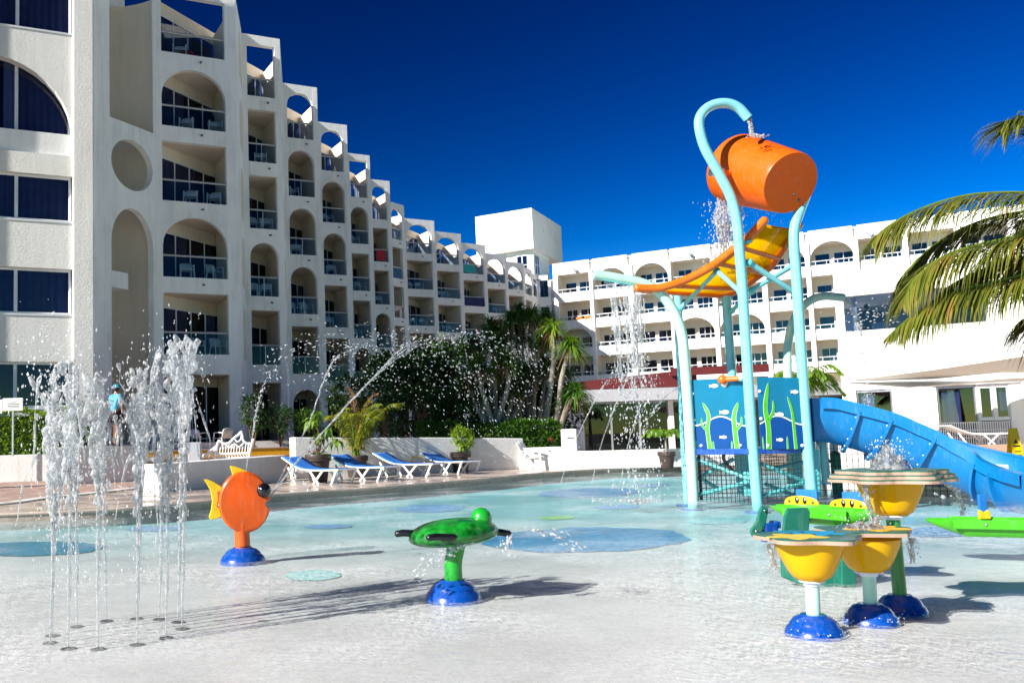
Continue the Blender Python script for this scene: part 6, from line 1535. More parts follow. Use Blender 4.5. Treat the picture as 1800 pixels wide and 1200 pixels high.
# ================================================================== white annex on the right
an = thing('annex', 'white annex with an open upper terrace and dark windows behind the slide', 'building', (24, 33, DECK))
ap = aty(1700, 797, 33.0).xy; fr = Frame2(ap + BDIR * 6.2, ap - BDIR * 22)
def U_(px, py): return fr.uz(px, py)
uL = U_(1470, 560)[0]; fr = Frame2(fr.xy(uL), ap - BDIR * 22); W = fr.W
zf_, zc_ = U_(1580, 576)[1], U_(1580, 512)[1]; ztp = U_(1475, 478)[1]
uT = U_(1735, 560)[0]
low = [(U_(1504, 686), U_(1573, 752)), (U_(1645, 679), U_(1785, 800))]
zw0 = low[0][0][1]; zw1 = low[1][0][1]
def wb_(u0, u1, z0, z1, v0=0., v1=.35, nm='wall', m_='stucco_far'): g = MB(); fr.boxu(g, u0, u1, v0, v1, z0, z1); return g.build(nm, MAT[m_], an)
a0, a1 = low[0][0][0], low[0][1][0]; b0, b1 = low[1][0][0], low[1][1][0]; zb0 = low[0][1][1]; zb1 = DECK
zh_ = zw1
wb_(0, a0, DECK - .1, zf_); wb_(a1, b0, DECK - .1, zf_); wb_(b1, W, DECK - .1, zf_); wb_(a0, a1, zw0, zf_); wb_(a0, a1, DECK - .1, zb0); wb_(b0, b1, zh_, zf_)
wb_(uT, W, zf_, zc_); wb_(0, W, zc_, ztp, 0, 6); wb_(0, .28, zf_, zc_, 0, .3, 'post'); wb_(.55, .72, zf_, zc_, .6, .8, 'post', 'metal_white')
wb_(.0, W, zf_ - .3, zf_ - .005, .36, 6, 'terrace_floor'); wb_(0, uT + 2, zf_, zc_, 4.4, 4.6, 'back_wall', 'terrace_grey'); wb_(uT, uT + .3, zf_, zc_, .36, 4.4, 'side_wall', 'terrace_grey'); wb_(0.02, .3, DECK, zf_ - .31, .36, 6, 'side_wall')
wb_(.0, W, DECK, zf_ - .31, 2.4, 2.5, 'room_core', 'room_dark')
g = MB(); g.add([fr.P(.3, .28, zf_), fr.P(uT, .28, zf_), fr.P(uT, .28, zc_), fr.P(.3, .28, zc_)], [(0, 1, 2, 3)]); g.build('terrace_glass', MAT['tint_glass'], an)
glazing(fr, an, fr.xy(a0, .12), fr.xy(a1, .12), zb0, zw0, 1, [(.05, .5, 'curtain_pale')], True, 'metal_grey', .1)
um = U_(1716, 700)[0]; zmid = U_(1740, 739)[1]
glazing(fr, an, fr.xy(b0, .12), fr.xy(um, .12), DECK, zh_, 1, [(.02, .6, 'curtain')], True, 'metal_grey', .1); glazing(fr, an, fr.xy(um + .05, .12), fr.xy(b1, .12), zmid, zh_, 2, [(.55, 1, 'curtain')], True, 'metal_white', .14)
wb_(um + .05, b1, DECK, zmid - .05, .2, .25, 'panel', 'door_panel')
zg1 = U_(1710, 742)[1]; g = MB(); gn = 34
rl = None
for k in range(gn + 1): u = b0 - .05 + (b1 - b0 + .1) * k / gn; g.bar(fr.P(u, -.6, DECK + .05), fr.P(u, -.6, zg1), .022)
for z in (DECK + .1, (DECK + zg1) * .5, DECK + (zg1 - DECK) * .75, zg1): g.bar(fr.P(b0 - .05, -.6, z), fr.P(b1 + .05, -.6, z), .03)
o = g.build('grating_rail', MAT['metal_white'], an); o['kind'] = 'stuff'
g = MB(); fr.boxu(g, b0 - .15, b1 + .3, -.12, -.004, zh_ + .02, zh_ + .16); g.build('window_head', MAT['metal_white'], an)
fr_an, zf_an = fr, zf_
# shade sails in front of the annex
for i, (pts, lb_) in enumerate(((((1484, 669, 31.5), (1640, 649, 29.5), (1800, 625, 28), (1960, 610, 27), (1960, 655, 29), (1800, 650, 30), (1640, 665, 31.2)), 'long pale shade sail stretched across the front of the annex'), (((1490, 672, 31.6), (1560, 684, 30.6), (1760, 666, 30), (1960, 655, 29), (1960, 662, 31), (1740, 661, 31.4), (1600, 664, 31.8)), 'lower pale shade sail above the annex windows'))):
    P3 = [aty(*p) for p in pts]; c = sum(P3, Vector()) / len(P3) - V(0, 0, .12); g = MB(); g.v = [tuple(c)] + [tuple(p) for p in P3]; n_ = len(P3)
    g.f = [(0, k + 1, (k + 1) % n_ + 1) for k in range(n_)]; g.mi = [0] * n_; o = g.build('shade_sail', MAT['canopy_cloth']); s = o.modifiers.new('sol', 'SOLIDIFY'); s.thickness = .02; tag(o, lb_, 'shade sail', 'shade sails on the annex')
q = aty(1722, 790, 30.5); wl_c = copy_tree(lou, (q.x, q.y, DECK + .35), radians(-10), 'white folded lounger with raised back in front of the barred rail', 'spare lounger'); wl_c['category'] = 'sun lounger'
for c in wl_c.children:
    if c.name.startswith('sling'): c.data = c.data.copy(); c.data.materials.clear(); c.data.materials.append(MAT['plastic_white'])
g = MB(); g.box((q.x, q.y, DECK + .17), (2.4, .9, .34), rz=radians(-10)); o = g.build('timber_platform', MAT['hdpe_tan']); bevel(o, .02); tag(o, 'low tan platform under the white lounger', 'platform')
# ================================================================== moving water, frozen
def blob(mb, c, r, rg, sz=1.6, seg=6, rings=4):
    """lumpy drop"""
    d = rdir(rg); M_ = Euler((rg.uniform(-.5, .5), rg.uniform(-.5, .5), rg.uniform(0, 6))).to_matrix(); c = Vector(c); b = len(mb.v)
    ph = [rg.uniform(0, 6) for _ in range(3)]
    for i in range(rings + 1):
        t = pi * i / rings
        for k in range(seg):
            a = 2 * pi * k / seg; n_ = 1 + .28 * sin(2 * a + ph[0]) * sin(t) + .22 * sin(3 * t + ph[1] + a)
            p = Vector((sin(t) * cos(a) * r * n_, sin(t) * sin(a) * r * n_, cos(t) * r * sz)); mb.v.append(tuple(M_ @ p + c))
    for i in range(rings):
        for k in range(seg): mb.f.append((b + i * seg + k, b + (i + 1) * seg + k, b + (i + 1) * seg + (k + 1) % seg, b + i * seg + (k + 1) % seg)); mb.mi.append(0)
def merge(o, vox, smooth=3, rough=.0):
    m = o.modifiers.new('remesh', 'REMESH'); m.mode = 'VOXEL'; m.voxel_size = vox; m.use_smooth_shade = True
    s = o.modifiers.new('smooth', 'SMOOTH'); s.factor = .5; s.iterations = smooth
    return o
def strand(mb, pts, r0, r1, rg, seg=6, wob=.3, jit=.0):
    n_ = len(pts); P_ = []; R_ = []
    for i, p in enumerate(pts):
        t = i / (n_ - 1); P_.append(Vector(p) + Vector((rg.gauss(0, 1), rg.gauss(0, 1), 0)) * jit * t); R_.append(max(.0012, (r0 + (r1 - r0) * t) * (1 + rg.uniform(-wob, wob))))
    mb.tube(P_, R_, seg)
def drop(mb, c, r, v=None, st=1.6):
    """small stretched octahedron drop along v"""
    c = Vector(c); v = Vector((0, 0, 1)) if v is None else v.normalized(); s = v.orthogonal().normalized(); u = v.cross(s); b = len(mb.v)
    mb.v += [tuple(c + v * r * st), tuple(c - v * r * st)] + [tuple(c + (s * cos(a) + u * sin(a)) * r) for a in (0, pi / 2, pi, 3 * pi / 2)]
    for k in range(4): mb.f += [(b, b + 2 + k, b + 2 + (k + 1) % 4), (b + 1, b + 2 + (k + 1) % 4, b + 2 + k)]; mb.mi += [0, 0]
rg = random.Random(99)
# ---- ring of twelve floor jets
JET = [((120, 1135), (124, 640)), ((172, 1136), (170, 668)), ((241, 1128), (244, 650)), ((292, 1116), (296, 612)), ((320, 1100), (328, 590)), ((313, 1088), (322, 650)), ((280, 1083), (288, 690)), ((240, 1082), (252, 690)), ((187, 1086), (176, 690)), ((135, 1096), (132, 700)), ((92, 1112), (92, 655)), ((88, 1125), (100, 730))]
spray = MB()
for i, (b, t) in enumerate(JET):
    B = onz(*b, 0); T_ = aty(*t, B.y); H_ = T_.z; root = thing('water_jet', 'thin upright water jet of the floor fountain ring breaking into froth', 'water jet', (B.x, B.y, 0), 'ring of floor fountain jets')
    g = MB(); n_ = 22; hs = .60 + .08 * rg.random()
    strand(g, [B.lerp(T_, hs * k / n_) for k in range(n_ + 1)], .007, .010, rg, 8, .22, .004)
    strand(g, [B.lerp(T_, .15 + .5 * k / n_) + Vector((.012, 0, 0)) for k in range(n_ + 1)], .003, .006, rg, 6, .5, .008); g.build('column', MAT['water_clear'], root, 60)
    g = MB(); tops = [T_ + Vector((rg.gauss(0, .05), rg.gauss(0, .05), rg.uniform(-.25, .1))) for _ in range(4)]
    for q, tp in enumerate(tops):      # ropes of broken water
        P_ = []; a = B.lerp(T_, hs - .12); w1, w2 = rg.uniform(5, 11), rg.uniform(0, 6)
        for k in range(16): u = k / 15; P_.append(a.lerp(tp, u) + Vector((sin(u * w1 + w2) * .035 * u + rg.gauss(0, .006), cos(u * w1 + w2) * .03 * u, 0)))
        strand(g, P_, .008, .016, rg, 7, .75, .014)
    for q in range(3):                 # sheets falling back outside the column
        a = T_ + Vector((rg.gauss(0, .05), rg.gauss(0, .05), rg.uniform(-.35, 0))); dx, dy = rg.gauss(0, .10), rg.gauss(0, .08); fall = rg.uniform(.35, .9)
        strand(g, [a + Vector((dx * u, dy * u, -fall * u * u)) for u in [k / 9 for k in range(10)]], .012, .004, rg, 6, .8, .012)
    for k in range(150):
        u = rg.betavariate(2.2, 1.3); z = H_ * (.34 + .68 * u); sg = .014 + .070 * u * rg.random(); f = rg.random()
        c = Vector((B.x + (T_.x - B.x) * u + rg.gauss(0, sg), B.y + rg.gauss(0, sg), z)); blob(g, c, (.0045 + .020 * f ** 4) * (.8 + .5 * u), rg, rg.uniform(.9, 2.6), 6, 4)
    o = g.build('froth', MAT['water_foam'], root, 80); o['kind'] = 'stuff'; merge(o, .0055, 2)
    for k in range(130):
        u = rg.random() ** .7; z = H_ * (.15 + .95 * u); c = Vector((B.x + rg.gauss(0, .05 + .10 * u), B.y + rg.gauss(0, .12), z)); drop(spray, c, rg.uniform(.0022, .0065), Vector((rg.gauss(0, .15), 0, 1)), rg.uniform(1.2, 3.))
    # grated nozzle in the floor
    nz = thing('floor_nozzle', 'small dark grated nozzle flush in the pale floor under a water jet', 'nozzle', (B.x, B.y, floorz(B.x, B.y)), 'nozzles of the fountain ring'); z0 = floorz(B.x, B.y) + .004
    g = MB(); g.lathe([(.048, -.02), (.048, .002), (.038, .002), (.038, -.003)], 20, (B.x, B.y, z0), caps=False); g.build('collar', MAT['dark_metal'], nz)
    g = MB(); g.lathe([(.038, 0), (1e-5, 0)], 20, (B.x, B.y, z0 - .002), caps=False); g.build('grate', MAT['dark_metal'], nz)
# droplets to the left of the ring, seen against the dark window
for k in range(260):
    c = aty(rg.gauss(105, 30), rg.gauss(680, 55), rg.uniform(5.6, 6.6)); drop(spray, c, rg.choice((.003, .004, .005, .007, .010)), Vector((rg.gauss(0, .3), 0, 1)), rg.uniform(1, 1.8))

# ---- streams out of the fish's mouth
S0_ = FP(477, 872); ST_ = []
fs_root = thing('fish_stream', 'fine water streams shooting out of the mouth of the orange fish', 'water stream', tuple(S0_))
def pxs(pts, Y0, Y1): n_ = len(pts); return spline([aty(x, y, Y0 + (Y1 - Y0) * i / (n_ - 1)) for i, (x, y) in enumerate(pts)], 9)
def stream(root, P_, r0, r1, breakup, dens, spread, mat_='water_clear', name='stream'):
    n_ = len(P_); nb = int(n_ * breakup); g = MB(); strand(g, P_[:nb], r0, r1, rg, 6, .35, r1 * .8); g.build(name, MAT[mat_], root, 60)
    for i in range(max(1, nb - 10), n_ - 1):
        u = max(0, (i - nb + 10) / (n_ - nb + 10)); d = P_[i + 1] - P_[i]
        for k in range(int(dens)):
            c = P_[i].lerp(P_[i + 1], rg.random()) + rdir(rg) * spread * (.15 + u) * rg.random() - Vector((0, 0, spread * .5 * u * rg.random())); drop(spray, c, .0028 + .0085 * rg.random() ** 2, d + rdir(rg) * d.length * .4, rg.uniform(1.5, 3.2))
for k, off in enumerate((0, 6, 11)):
    stream(fs_root, pxs([(477, 872 - off * .3), (520 + off * .6, 815 - off), (570 + off, 756 - off), (640 + off, 680 - off), (710, 622 - off), (780, 592 - off * .5), (850, 588), (920, 612), (980, 660)], FY, 11.5), .0045, .008, .56, 3.4, .30)
stream(fs_root, pxs([(477, 870), (510, 806), (545, 738), (572, 662), (600, 620), (650, 596), (710, 592), (770, 612), (820, 650)], FY, 11.2), .0045, .009, .50, 5, .30)
stream(fs_root, pxs([(470, 874), (495, 850), (532, 846), (538, 862)], FY, 9.3), .004, .003, .9, 1, .05)
d_root = thing('floor_stream', 'slanting water stream rising behind the orange fish', 'water stream', tuple(onz(425, 905, 0)))
stream(d_root, pxs([(424, 905), (432, 830), (447, 745), (462, 680), (490, 630), (540, 602), (600, 598), (660, 612)], 12.5, 12.2), .006, .010, .42, 5, .34)
for i, (pts, lb_) in enumerate((([(985, 850), (1003, 795), (1030, 735), (1062, 676), (1095, 640), (1130, 620)], 'slanting stream rising beside the white bin'), ([(1040, 850), (1057, 780), (1085, 705), (1110, 655), (1140, 625)], 'slanting stream rising in front of the glass doors'), ([(1090, 850), (1102, 790), (1118, 735), (1135, 690), (1155, 650)], 'slanting stream rising beside the spout curtain'))):
    r_ = thing('floor_stream', lb_, 'water stream', tuple(onz(pts[0][0], pts[0][1], 0)), 'slanting floor streams'); stream(r_, pxs(pts, 19, 18.5), .008, .012, .66, 9, .4)
r_ = thing('tower_stream', 'thin water stream squirting from the side of the splash tower', 'water stream', tuple(aty(1198, 677, 16.4))); stream(r_, pxs([(1198, 677), (1170, 697), (1148, 722), (1128, 762), (1115, 810), (1108, 860)], 16.4, 16.2), .010, .012, .45, 8, .25)
# broad drifting spray between fish and tower
for k in range(620):
    x = rg.gauss(690, 150); y = 640 + rg.gauss(0, 38) + (x - 690) ** 2 * .00045
    if 420 < x < 1010: drop(spray, aty(x, y, rg.uniform(10.2, 12.2)), rg.choice((.003, .0042, .0055, .008)), Vector((rg.uniform(.2, 1.2), 0, rg.uniform(-1, .6))), rg.uniform(1.3, 3))
for k in range(420):
    drop(spray, aty(rg.gauss(880, 75), rg.gauss(690, 50), rg.uniform(10.5, 13)), rg.choice((.003, .004, .006, .008)), Vector((.6, 0, -1)), rg.uniform(1.5, 3.2))

# ---- curtain from the left spout
cu_root = thing('spout_curtain', 'three ropes of water falling from the bent mint spout', 'water fall', tuple(aty(1100, 500, 16.1)))
for x0, x1, xm in ((1062, 1082, 1092), (1090, 1108, 1112), (1114, 1130, 1122)):
    g = MB()
    for k in range(17):
        xa = rg.uniform(x0, x1); xe = xm + (xa - (x0 + x1) / 2) * .5 + rg.uniform(-7, 9); ye = rg.uniform(590, 690)
        P_ = spline([aty(xa, 494 + (xa - 1060) * .14, 16.1), aty(xa + (xe - xa) * .45, 530, 16.08), aty(xa + (xe - xa) * .8, 575, 16.05 + rg.uniform(-.05, .05)), aty(xe, ye, 16.05 + rg.uniform(-.08, .08))], 6); strand(g, P_, .016, .008, rg, 5, .6, .012)
    for k in range(60): y = rg.uniform(540, 700); u = (y - 500) / 200; blob(g, aty((x0 + x1) / 2 * (1 - min(1, u)) + xm * min(1, u) + rg.gauss(0, 5 + 4 * u), y, 16.05), rg.uniform(.008, .026), rg, 2.2, 5, 4)
    merge(g.build('water_rope', MAT['water_foam'], cu_root, 80), .010, 1)
for k in range(620):
    y = rg.uniform(560, 885); s_ = 10 + 22 * (y - 560) / 325; drop(spray, aty(1112 + (y - 560) * .05 + rg.gauss(0, s_), y, rg.uniform(15.6, 16.5)), rg.choice((.006, .008, .011, .015)), Vector((rg.gauss(0, .12), 0, 1)), rg.uniform(1.4, 3.4))
g = MB()
for k in range(90): a = rg.uniform(0, 6.28); r = abs(rg.gauss(0, .4)); p = onz(1118, 884, 0); blob(g, p + Vector((r * cos(a), r * sin(a), abs(rg.gauss(0, .05)))), rg.uniform(.012, .035), rg, .8, 5, 4)
o = g.build('splash_foam', MAT['water_foam'], cu_root, 80); o['kind'] = 'stuff'
# ---- water out of the bucket
bu_root = thing('bucket_pour', 'broad pour of water falling from the orange bucket on to the yellow roof', 'water fall', tuple(aty(1280, 360, 16.2))); g = MB()
for k in range(46):
    xa = rg.uniform(1262, 1300); xe = xa + rg.gauss(-4, 7); ye = rg.uniform(395, 462); P_ = spline([aty(xa, 340 + (xa - 1262) * .3, 16.2), aty((xa + xe) / 2 + rg.gauss(0, 2), 375, 16.15), aty(xe, ye, 16.1 + rg.uniform(-.2, .1))], 6); strand(g, P_, .020, .009, rg, 5, .65, .02)
for k in range(240): y = 352 + 108 * rg.random() ** .8; blob(g, aty(rg.gauss(1274, 11 + (y - 350) * .06), y, 16.1 + rg.uniform(-.25, .2)), rg.uniform(.008, .028), rg, 1.7, 5, 4)
merge(g.build('pour', MAT['water_foam'], bu_root, 80), .011, 1)
for k in range(240): drop(spray, aty(rg.gauss(1270, 20), rg.uniform(350, 480), 16.1), rg.choice((.005, .008, .011)), Vector((rg.gauss(0, .3), 0, 1)), rg.uniform(1.3, 2.6))
for k in range(60): drop(spray, aty(rg.gauss(1345, 30), rg.uniform(368, 395), 15.6), rg.choice((.005, .008)), None, 2)
r_ = thing('filler_stream', 'short stream dropping from the hooked pole into the bucket', 'water stream', tuple(aty(1316, 210, 15.3))); g = MB()
for k in range(8): xa = 1316 + rg.uniform(-4, 4); strand(g, spline([aty(xa, 208, 15.26), aty(xa + 3, 222, 15.2), aty(xa + 6 + rg.uniform(-2, 2), 238, 15.1)], 5), .016, .018, rg, 5, .5, .01)
for k in range(50): blob(g, aty(1330 + rg.gauss(0, 10), 236 + (rg.random() * 6), 15.0 - rg.random() * .3), rg.uniform(.008, .02), rg, 1.2, 5, 4)
o = g.build('stream', MAT['water_foam'], r_, 80); o['kind'] = 'stuff'
# ---- right spout
r_ = thing('spout_curtain', 'thin water trail falling from the right hand mint spout', 'water fall', tuple(aty(1484, 524, 17)))
for k in range(6): stream(r_, pxs([(1482 + k, 523), (1492 + k * 1.5, 540), (1502 + k * 2, 565), (1512 + k * 1.2, 600), (1520 + k, 650), (1526, 720), (1530, 800)], 17, 16.8), .012, .006, .5, 3, .22)
for k in range(130): drop(spray, aty(rg.gauss(1545, 40), rg.gauss(556, 16), rg.uniform(14, 17)), rg.choice((.006, .009, .013)), Vector((1, 0, .3)), 2)
# ---- drum overflow
def splashes(label, c, n_, rr, hh, flows):
    r_ = thing('drum_splash', label, 'splash', tuple(c), 'splashes on the drums'); g = MB(); NR, NA = 16, 48; vs = []
    for i in range(NR + 1):
        f = i / NR
        for k in range(NA):
            a = 2 * pi * k / NA; x, y = rr * f * cos(a), rr * f * sin(a) * .9
            q = noise.noise(Vector((x * 22, y * 22, n_ * .37))) + .6 * noise.noise(Vector((x * 55, y * 55, 3.1)))
            vs.append(c + Vector((x * (1 + .12 * q), y, max(.001, hh * (1 - f * f) * (.75 + .75 * q) + .006 * (1 - f)))))
    g.add(vs, [(i * NA + k, i * NA + (k + 1) % NA, (i + 1) * NA + (k + 1) % NA, (i + 1) * NA + k) for i in range(NR) for k in range(NA)])
    g.build('water_mound', MAT['water_glassy'], r_, 80)
    for k in range(n_): a = rg.uniform(0, 6.28); r = rr * 1.1 * rg.random() ** .6; drop(spray, c + Vector((r * cos(a), r * sin(a), hh * (.4 + 1.1 * rg.random()))), rg.uniform(.002, .006), None, 1.4)
    for pts, Y in flows:
        g = MB()
        for k in range(9):
            P_ = [aty(x + rg.gauss(0, 3), y, Y + rg.uniform(-.05, .05)) for x, y in pts]; strand(g, spline(P_, 5), .007, .004, rg, 5, .6, .006)
        merge(g.build('overflow', MAT['water_glassy'], r_, 80), .005, 1)
        for k in range(50): i = rg.randrange(len(pts) - 1); x = pts[i][0] + (pts[i + 1][0] - pts[i][0]) * rg.random() + rg.gauss(0, 7); y = pts[i][1] + (pts[i + 1][1] - pts[i][1]) * rg.random(); drop(spray, aty(x, y, Y), rg.uniform(.002, .005), None, 2)
splashes('bubbling dome of water on top of the tall flower drum', dt3 + V(-.0, 0, .085), 130, .13, .14, [([(1668, 852), (1680, 862), (1690, 885), (1694, 905)], 6.0), ([(1520, 850), (1526, 880), (1532, 905), (1534, 938)], 5.95), ([(1545, 906), (1538, 925), (1532, 940)], 5.9)])
splashes('low splash on the lobed table of the twin drums', dt2 + V(.0, 0, .04), 50, .16, .06, [([(1602, 945), (1604, 962), (1606, 990)], 5.8), ([(1352, 955), (1358, 980), (1362, 1005)], 5.6)])
for p_, n_ in ((db1, 40), (db2, 60), (db3, 60)):
    for k in range(n_): a = rg.uniform(0, 6.28); drop(spray, (p_.x + .18 * cos(a), p_.y + .18 * sin(a), abs(rg.gauss(0, .03))), rg.uniform(.002, .006), None, 1)
p = onz(1775, 872, 0); splash = thing('slide_splash', 'white splash where the blue slide meets the water', 'splash', tuple(p)); g = MB()
for k in range(140): blob(g, p + Vector((rg.gauss(0, .5), rg.gauss(-.1, .25), abs(rg.gauss(0, .05)))), rg.uniform(.012, .04), rg, .9, 5, 4)
o = g.build('foam', MAT['water_foam'], splash, 80); o['kind'] = 'stuff'
# turtle flipper streams
r_ = thing('turtle_stream', 'fine water fan spraying from under the green turtle shell', 'water stream', tuple(aty(850, 940, TY)))
for pts in ([(852, 943), (830, 950), (800, 962), (760, 982), (725, 1010)], [(852, 944), (825, 953), (790, 966), (765, 978)], [(898, 940), (892, 950), (890, 962)], [(930, 930), (980, 940), (1015, 955)]):
    stream(r_, pxs(pts, TY - .25, TY - .3), .004, .003, .6, 4, .10)
o = spray.build('water_spray', MAT['water_drop']); tag(o, 'droplets of spray hanging in the air over the pool', 'spray', kind='stuff')
# ================================================================== people
def skinmesh(name, verts, edges, radii, m_, parent, root=0, sub=2, smooth=True):
    """grow a body surface over a skeleton; verts in world space"""
    off = wloc(parent); me = bpy.data.meshes.new(name); me.from_pydata([tuple(Vector(v) - off) for v in verts], edges, []); me.materials.append(MAT[m_])
    o = bpy.data.objects.new(name, me); col.objects.link(o); o.parent = parent
    sk = o.modifiers.new('skin', 'SKIN'); sk.use_smooth_shade = True
    if not me.skin_vertices: return o
    lay = me.skin_vertices[0].data
    for i, r in enumerate(radii):
        lay[i].radius = (r, r) if not isinstance(r, tuple) else r; lay[i].use_root = (i == root)
    s = o.modifiers.new('sub', 'SUBSURF'); s.levels = sub; s.render_levels = sub
    return o
def person(name, label, base, h, rz, pose, colors, hat=None):
    """pose = dict of joint -> (x right, y forward, z up) in units of height; base = ground point"""
    t = thing(name, label, 'person', tuple(base)); B = Vector(base); Rz = Matrix.Rotation(rz, 3, 'Z')
    J = {k: B + Rz @ (Vector(v) * h) for k, v in pose.items()}
    names = ['pelvis', 'belly', 'chest', 'neckb', 'neck', 'skull', 'crown']; rad = [.085, .080, .095, .05, .033, .048, .040]
    E_ = [(0, 1), (1, 2), (2, 3), (3, 4), (4, 5), (5, 6)]
    def chain(start, ks, rs):
        i0 = names.index(start); prev = i0
        for k, r in zip(ks, rs): names.append(k); rad.append(r); E_.append((prev, len(names) - 1)); prev = len(names) - 1
    for s in 'LR':
        chain('chest', [s + 'sh', s + 'el', s + 'wr', s + 'pa'], [.040, .027, .019, .020]); chain('pelvis', [s + 'hip', s + 'kn', s + 'an', s + 'to'], [.058, .036, .025, .022])
        for q in range(5):
            f = s + 'f%d' % q; d = (J[s + 'pa'] - J[s + 'wr']).normalized(); sd = d.cross(Rz @ Vector((0, 1, 0))); sd = sd.normalized() if sd.length > .1 else Vector((1, 0, 0)); nn = sd.cross(d)
            lat = (q - 1.5) * .012 * h if q < 4 else -.028 * h; ln = (.030, .035, .033, .026, .022)[q] * h
            J[f + 'a'] = J[s + 'pa'] + d * .018 * h + Rz @ Vector((0, (q - 1.5) * .010 * h, 0)) if q < 4 else J[s + 'pa'] + Rz @ Vector((0, .022 * h, 0)); J[f + 'b'] = J[f + 'a'] + d * ln + nn * .008 * h
            chain(s + 'pa', [f + 'a', f + 'b'], [.0055, .0048])
    vs = [J[n_] for n_ in names]
    skinmesh('body', vs, E_, [r * h for r in rad], colors['skin'], t)
    # face details
    fw = Rz @ Vector((0, 1, 0)); rt = Rz @ Vector((1, 0, 0)); hc = J['skull']
    g = MB(); g.ball(hc + fw * .052 * h - V(0, 0, .008 * h), .011 * h, 8, 6, (1, 1, 1.5)); g.build('nose', MAT[colors['skin']], t, 80)
    for s in (-1, 1):
        g = MB(); g.ball(hc + rt * s * .05 * h - V(0, 0, .004 * h), .013 * h, 8, 6, (.5, .8, 1.4)); g.build('ear', MAT[colors['skin']], t, 80)
        g = MB(); g.ball(hc + fw * .046 * h + rt * s * .018 * h + V(0, 0, .008 * h), .006 * h, 8, 6); g.build('eye', MAT['black_gloss'], t, 80)
    g = MB(); g.box(hc + fw * .048 * h - V(0, 0, .028 * h), (.03 * h, .008 * h, .005 * h), rz=rz); g.build('mouth', MAT['cloth_red'], t)
    g = MB(); g.ball(hc + V(0, 0, .014 * h) - fw * .006 * h, .056 * h, 16, 10, (.98, 1.05, 1.02)); g.build('hair', MAT['hair'], t, 80)
    # shirt
    sv = [J['pelvis'] + V(0, 0, .01 * h), J['belly'], J['chest'], J['neckb']]; se = [(0, 1), (1, 2), (2, 3)]; sr = [.098, .092, .104, .055]
    for s in 'LR':
        m_ = J[s + 'sh'].lerp(J[s + 'el'], .62); i = len(sv); sv += [J[s + 'sh'], m_]; se += [(2, i), (i, i + 1)]; sr += [.052, .046]
    skinmesh('shirt', sv, se, [r * h for r in sr], colors['shirt'], t)
    if 'shorts' in colors:
        sv = [J['pelvis'] - V(0, 0, .01 * h)]; se = []; sr = [.098]
        for s in 'LR': m_ = J[s + 'hip'].lerp(J[s + 'kn'], .72); i = len(sv); sv += [J[s + 'hip'], m_]; se += [(0, i), (i, i + 1)]; sr += [.070, .060]
        skinmesh('shorts', sv, se, [r * h for r in sr], colors['shorts'], t)
    for s in 'LR':
        g = MB(); a, b = J[s + 'an'] - V(0, 0, .02 * h), J[s + 'to']; g.ball(a.lerp(b, .5) - V(0, 0, .002 * h), .04 * h, 12, 8, (.55, 1.0, .5), M=Rz); o = g.build('shoe', MAT['shoe'], t, 80)
    if hat:
        g = MB(); c = hc + V(0, 0, .03 * h); g.lathe([(.092 * h, -.004 * h), (.093 * h, .0), (.064 * h, .010 * h), (.060 * h, .03 * h), (.050 * h, .052 * h), (1e-5, .058 * h)], 24, c); g.build('hat', MAT[hat], t, 60)
    return t
walk = {'pelvis': (0, 0, .52), 'belly': (.0, .005, .60), 'chest': (.0, .012, .72), 'neckb': (0, .012, .80), 'neck': (0, .016, .84), 'skull': (.008, .024, .905), 'crown': (.010, .024, .95),
        'Lsh': (-.105, .01, .785), 'Lel': (-.145, -.02, .63), 'Lwr': (-.125, .05, .50), 'Lpa': (-.118, .065, .46), 'Rsh': (.105, .01, .785), 'Rel': (.14, .0, .63), 'Rwr': (.155, .045, .49), 'Rpa': (.156, .058, .45),
        'Lhip': (-.055, 0, .49), 'Lkn': (-.058, .06, .28), 'Lan': (-.06, .03, .045), 'Lto': (-.065, .10, .02), 'Rhip': (.055, 0, .49), 'Rkn': (.06, .0, .27), 'Ran': (.06, -.07, .05), 'Rto': (.065, -.01, .02)}
mp_ = aty(203, 780, 25.6)
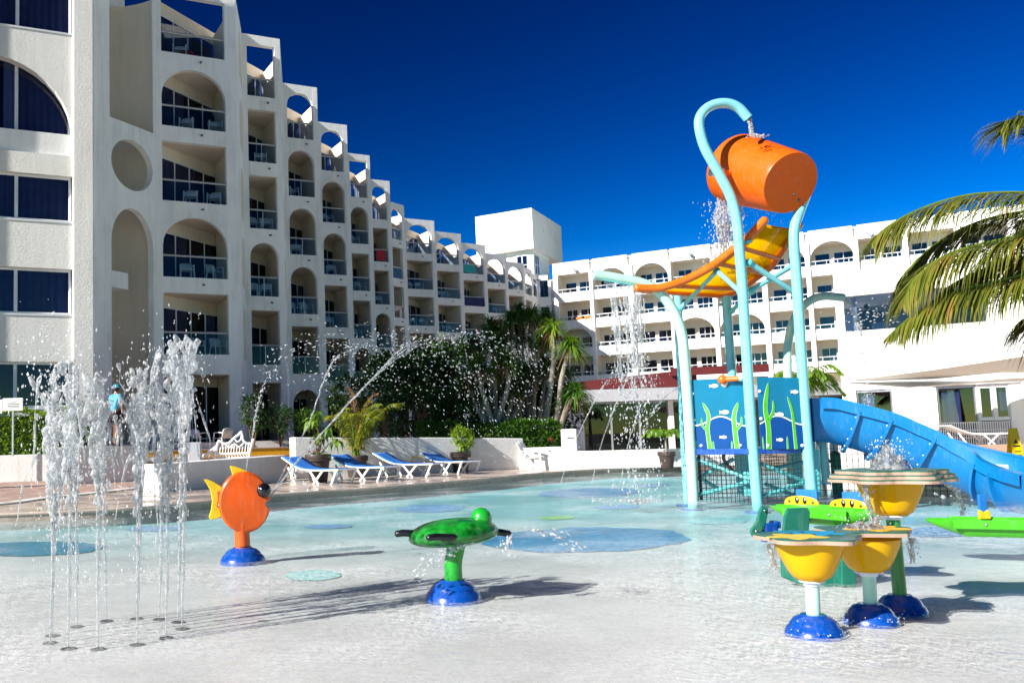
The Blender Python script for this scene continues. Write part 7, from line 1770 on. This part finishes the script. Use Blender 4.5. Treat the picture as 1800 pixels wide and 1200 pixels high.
person('person', 'person in blue hat, light blue shirt and black shorts walking behind the fountain jets', (mp_.x, 25.6, 1.24), 1.80, radians(-32), walk, {'skin': 'skin', 'shirt': 'shirt_blue', 'shorts': 'shorts_black'}, 'hat_blue')
sit = {'pelvis': (0, 0, .27), 'belly': (0, .01, .35), 'chest': (0, .03, .47), 'neckb': (0, .035, .55), 'neck': (0, .045, .585), 'skull': (0, .06, .65), 'crown': (0, .06, .695),
       'Lsh': (-.105, .03, .535), 'Lel': (-.13, .06, .385), 'Lwr': (-.06, .16, .38), 'Lpa': (-.04, .19, .385), 'Rsh': (.105, .03, .535), 'Rel': (.13, .06, .385), 'Rwr': (.06, .16, .38), 'Rpa': (.04, .19, .385),
       'Lhip': (-.055, .02, .27), 'Lkn': (-.06, .24, .29), 'Lan': (-.06, .25, .05), 'Lto': (-.065, .31, .025), 'Rhip': (.055, .02, .27), 'Rkn': (.06, .24, .29), 'Ran': (.06, .25, .05), 'Rto': (.065, .31, .025)}
pp = onplane(1522, 560, tuple(fr_an.P(0, 2.0, 0)), (fr_an.v.x, fr_an.v.y, 0))
person('person', 'dark haired person sitting behind a dark chair back on the annex terrace', (pp.x, pp.y, zf_an + .02), 1.75, radians(-70), sit, {'skin': 'skin', 'shirt': 'cloth_navy', 'shorts': 'shorts_black'})
seat_p = (pp.x, pp.y, zf_an)
tc_ = thing('terrace_chair', 'dark rounded chair on the annex terrace holding the seated person', 'chair', seat_p); P_ = Vector(seat_p)
g = MB(); g.box(P_ + V(0, 0, .40), (.55, .55, .06)); g.build('seat', MAT['dark_metal'], tc_)
dq = Vector((CAM.x - P_.x, CAM.y - P_.y, 0)).normalized(); sq = Vector((-dq.y, dq.x, 0)); g = MB(); g.slab([P_ + dq * .42 + sq * a + V(0, 0, z) for a, z in ((-.75, 0), (.75, 0), (.75, .78), (.6, .88), (-.6, .88), (-.75, .78))], dq * .05); g.build('backrest', MAT['cloth_navy_seat'], tc_)
for sx in (-.24, .24):
    for sy in (-.24, .24): g = MB(); g.bar(P_ + V(sx, sy, 0), P_ + V(sx, sy, .4), .04); g.build('leg', MAT['dark_metal'], tc_)
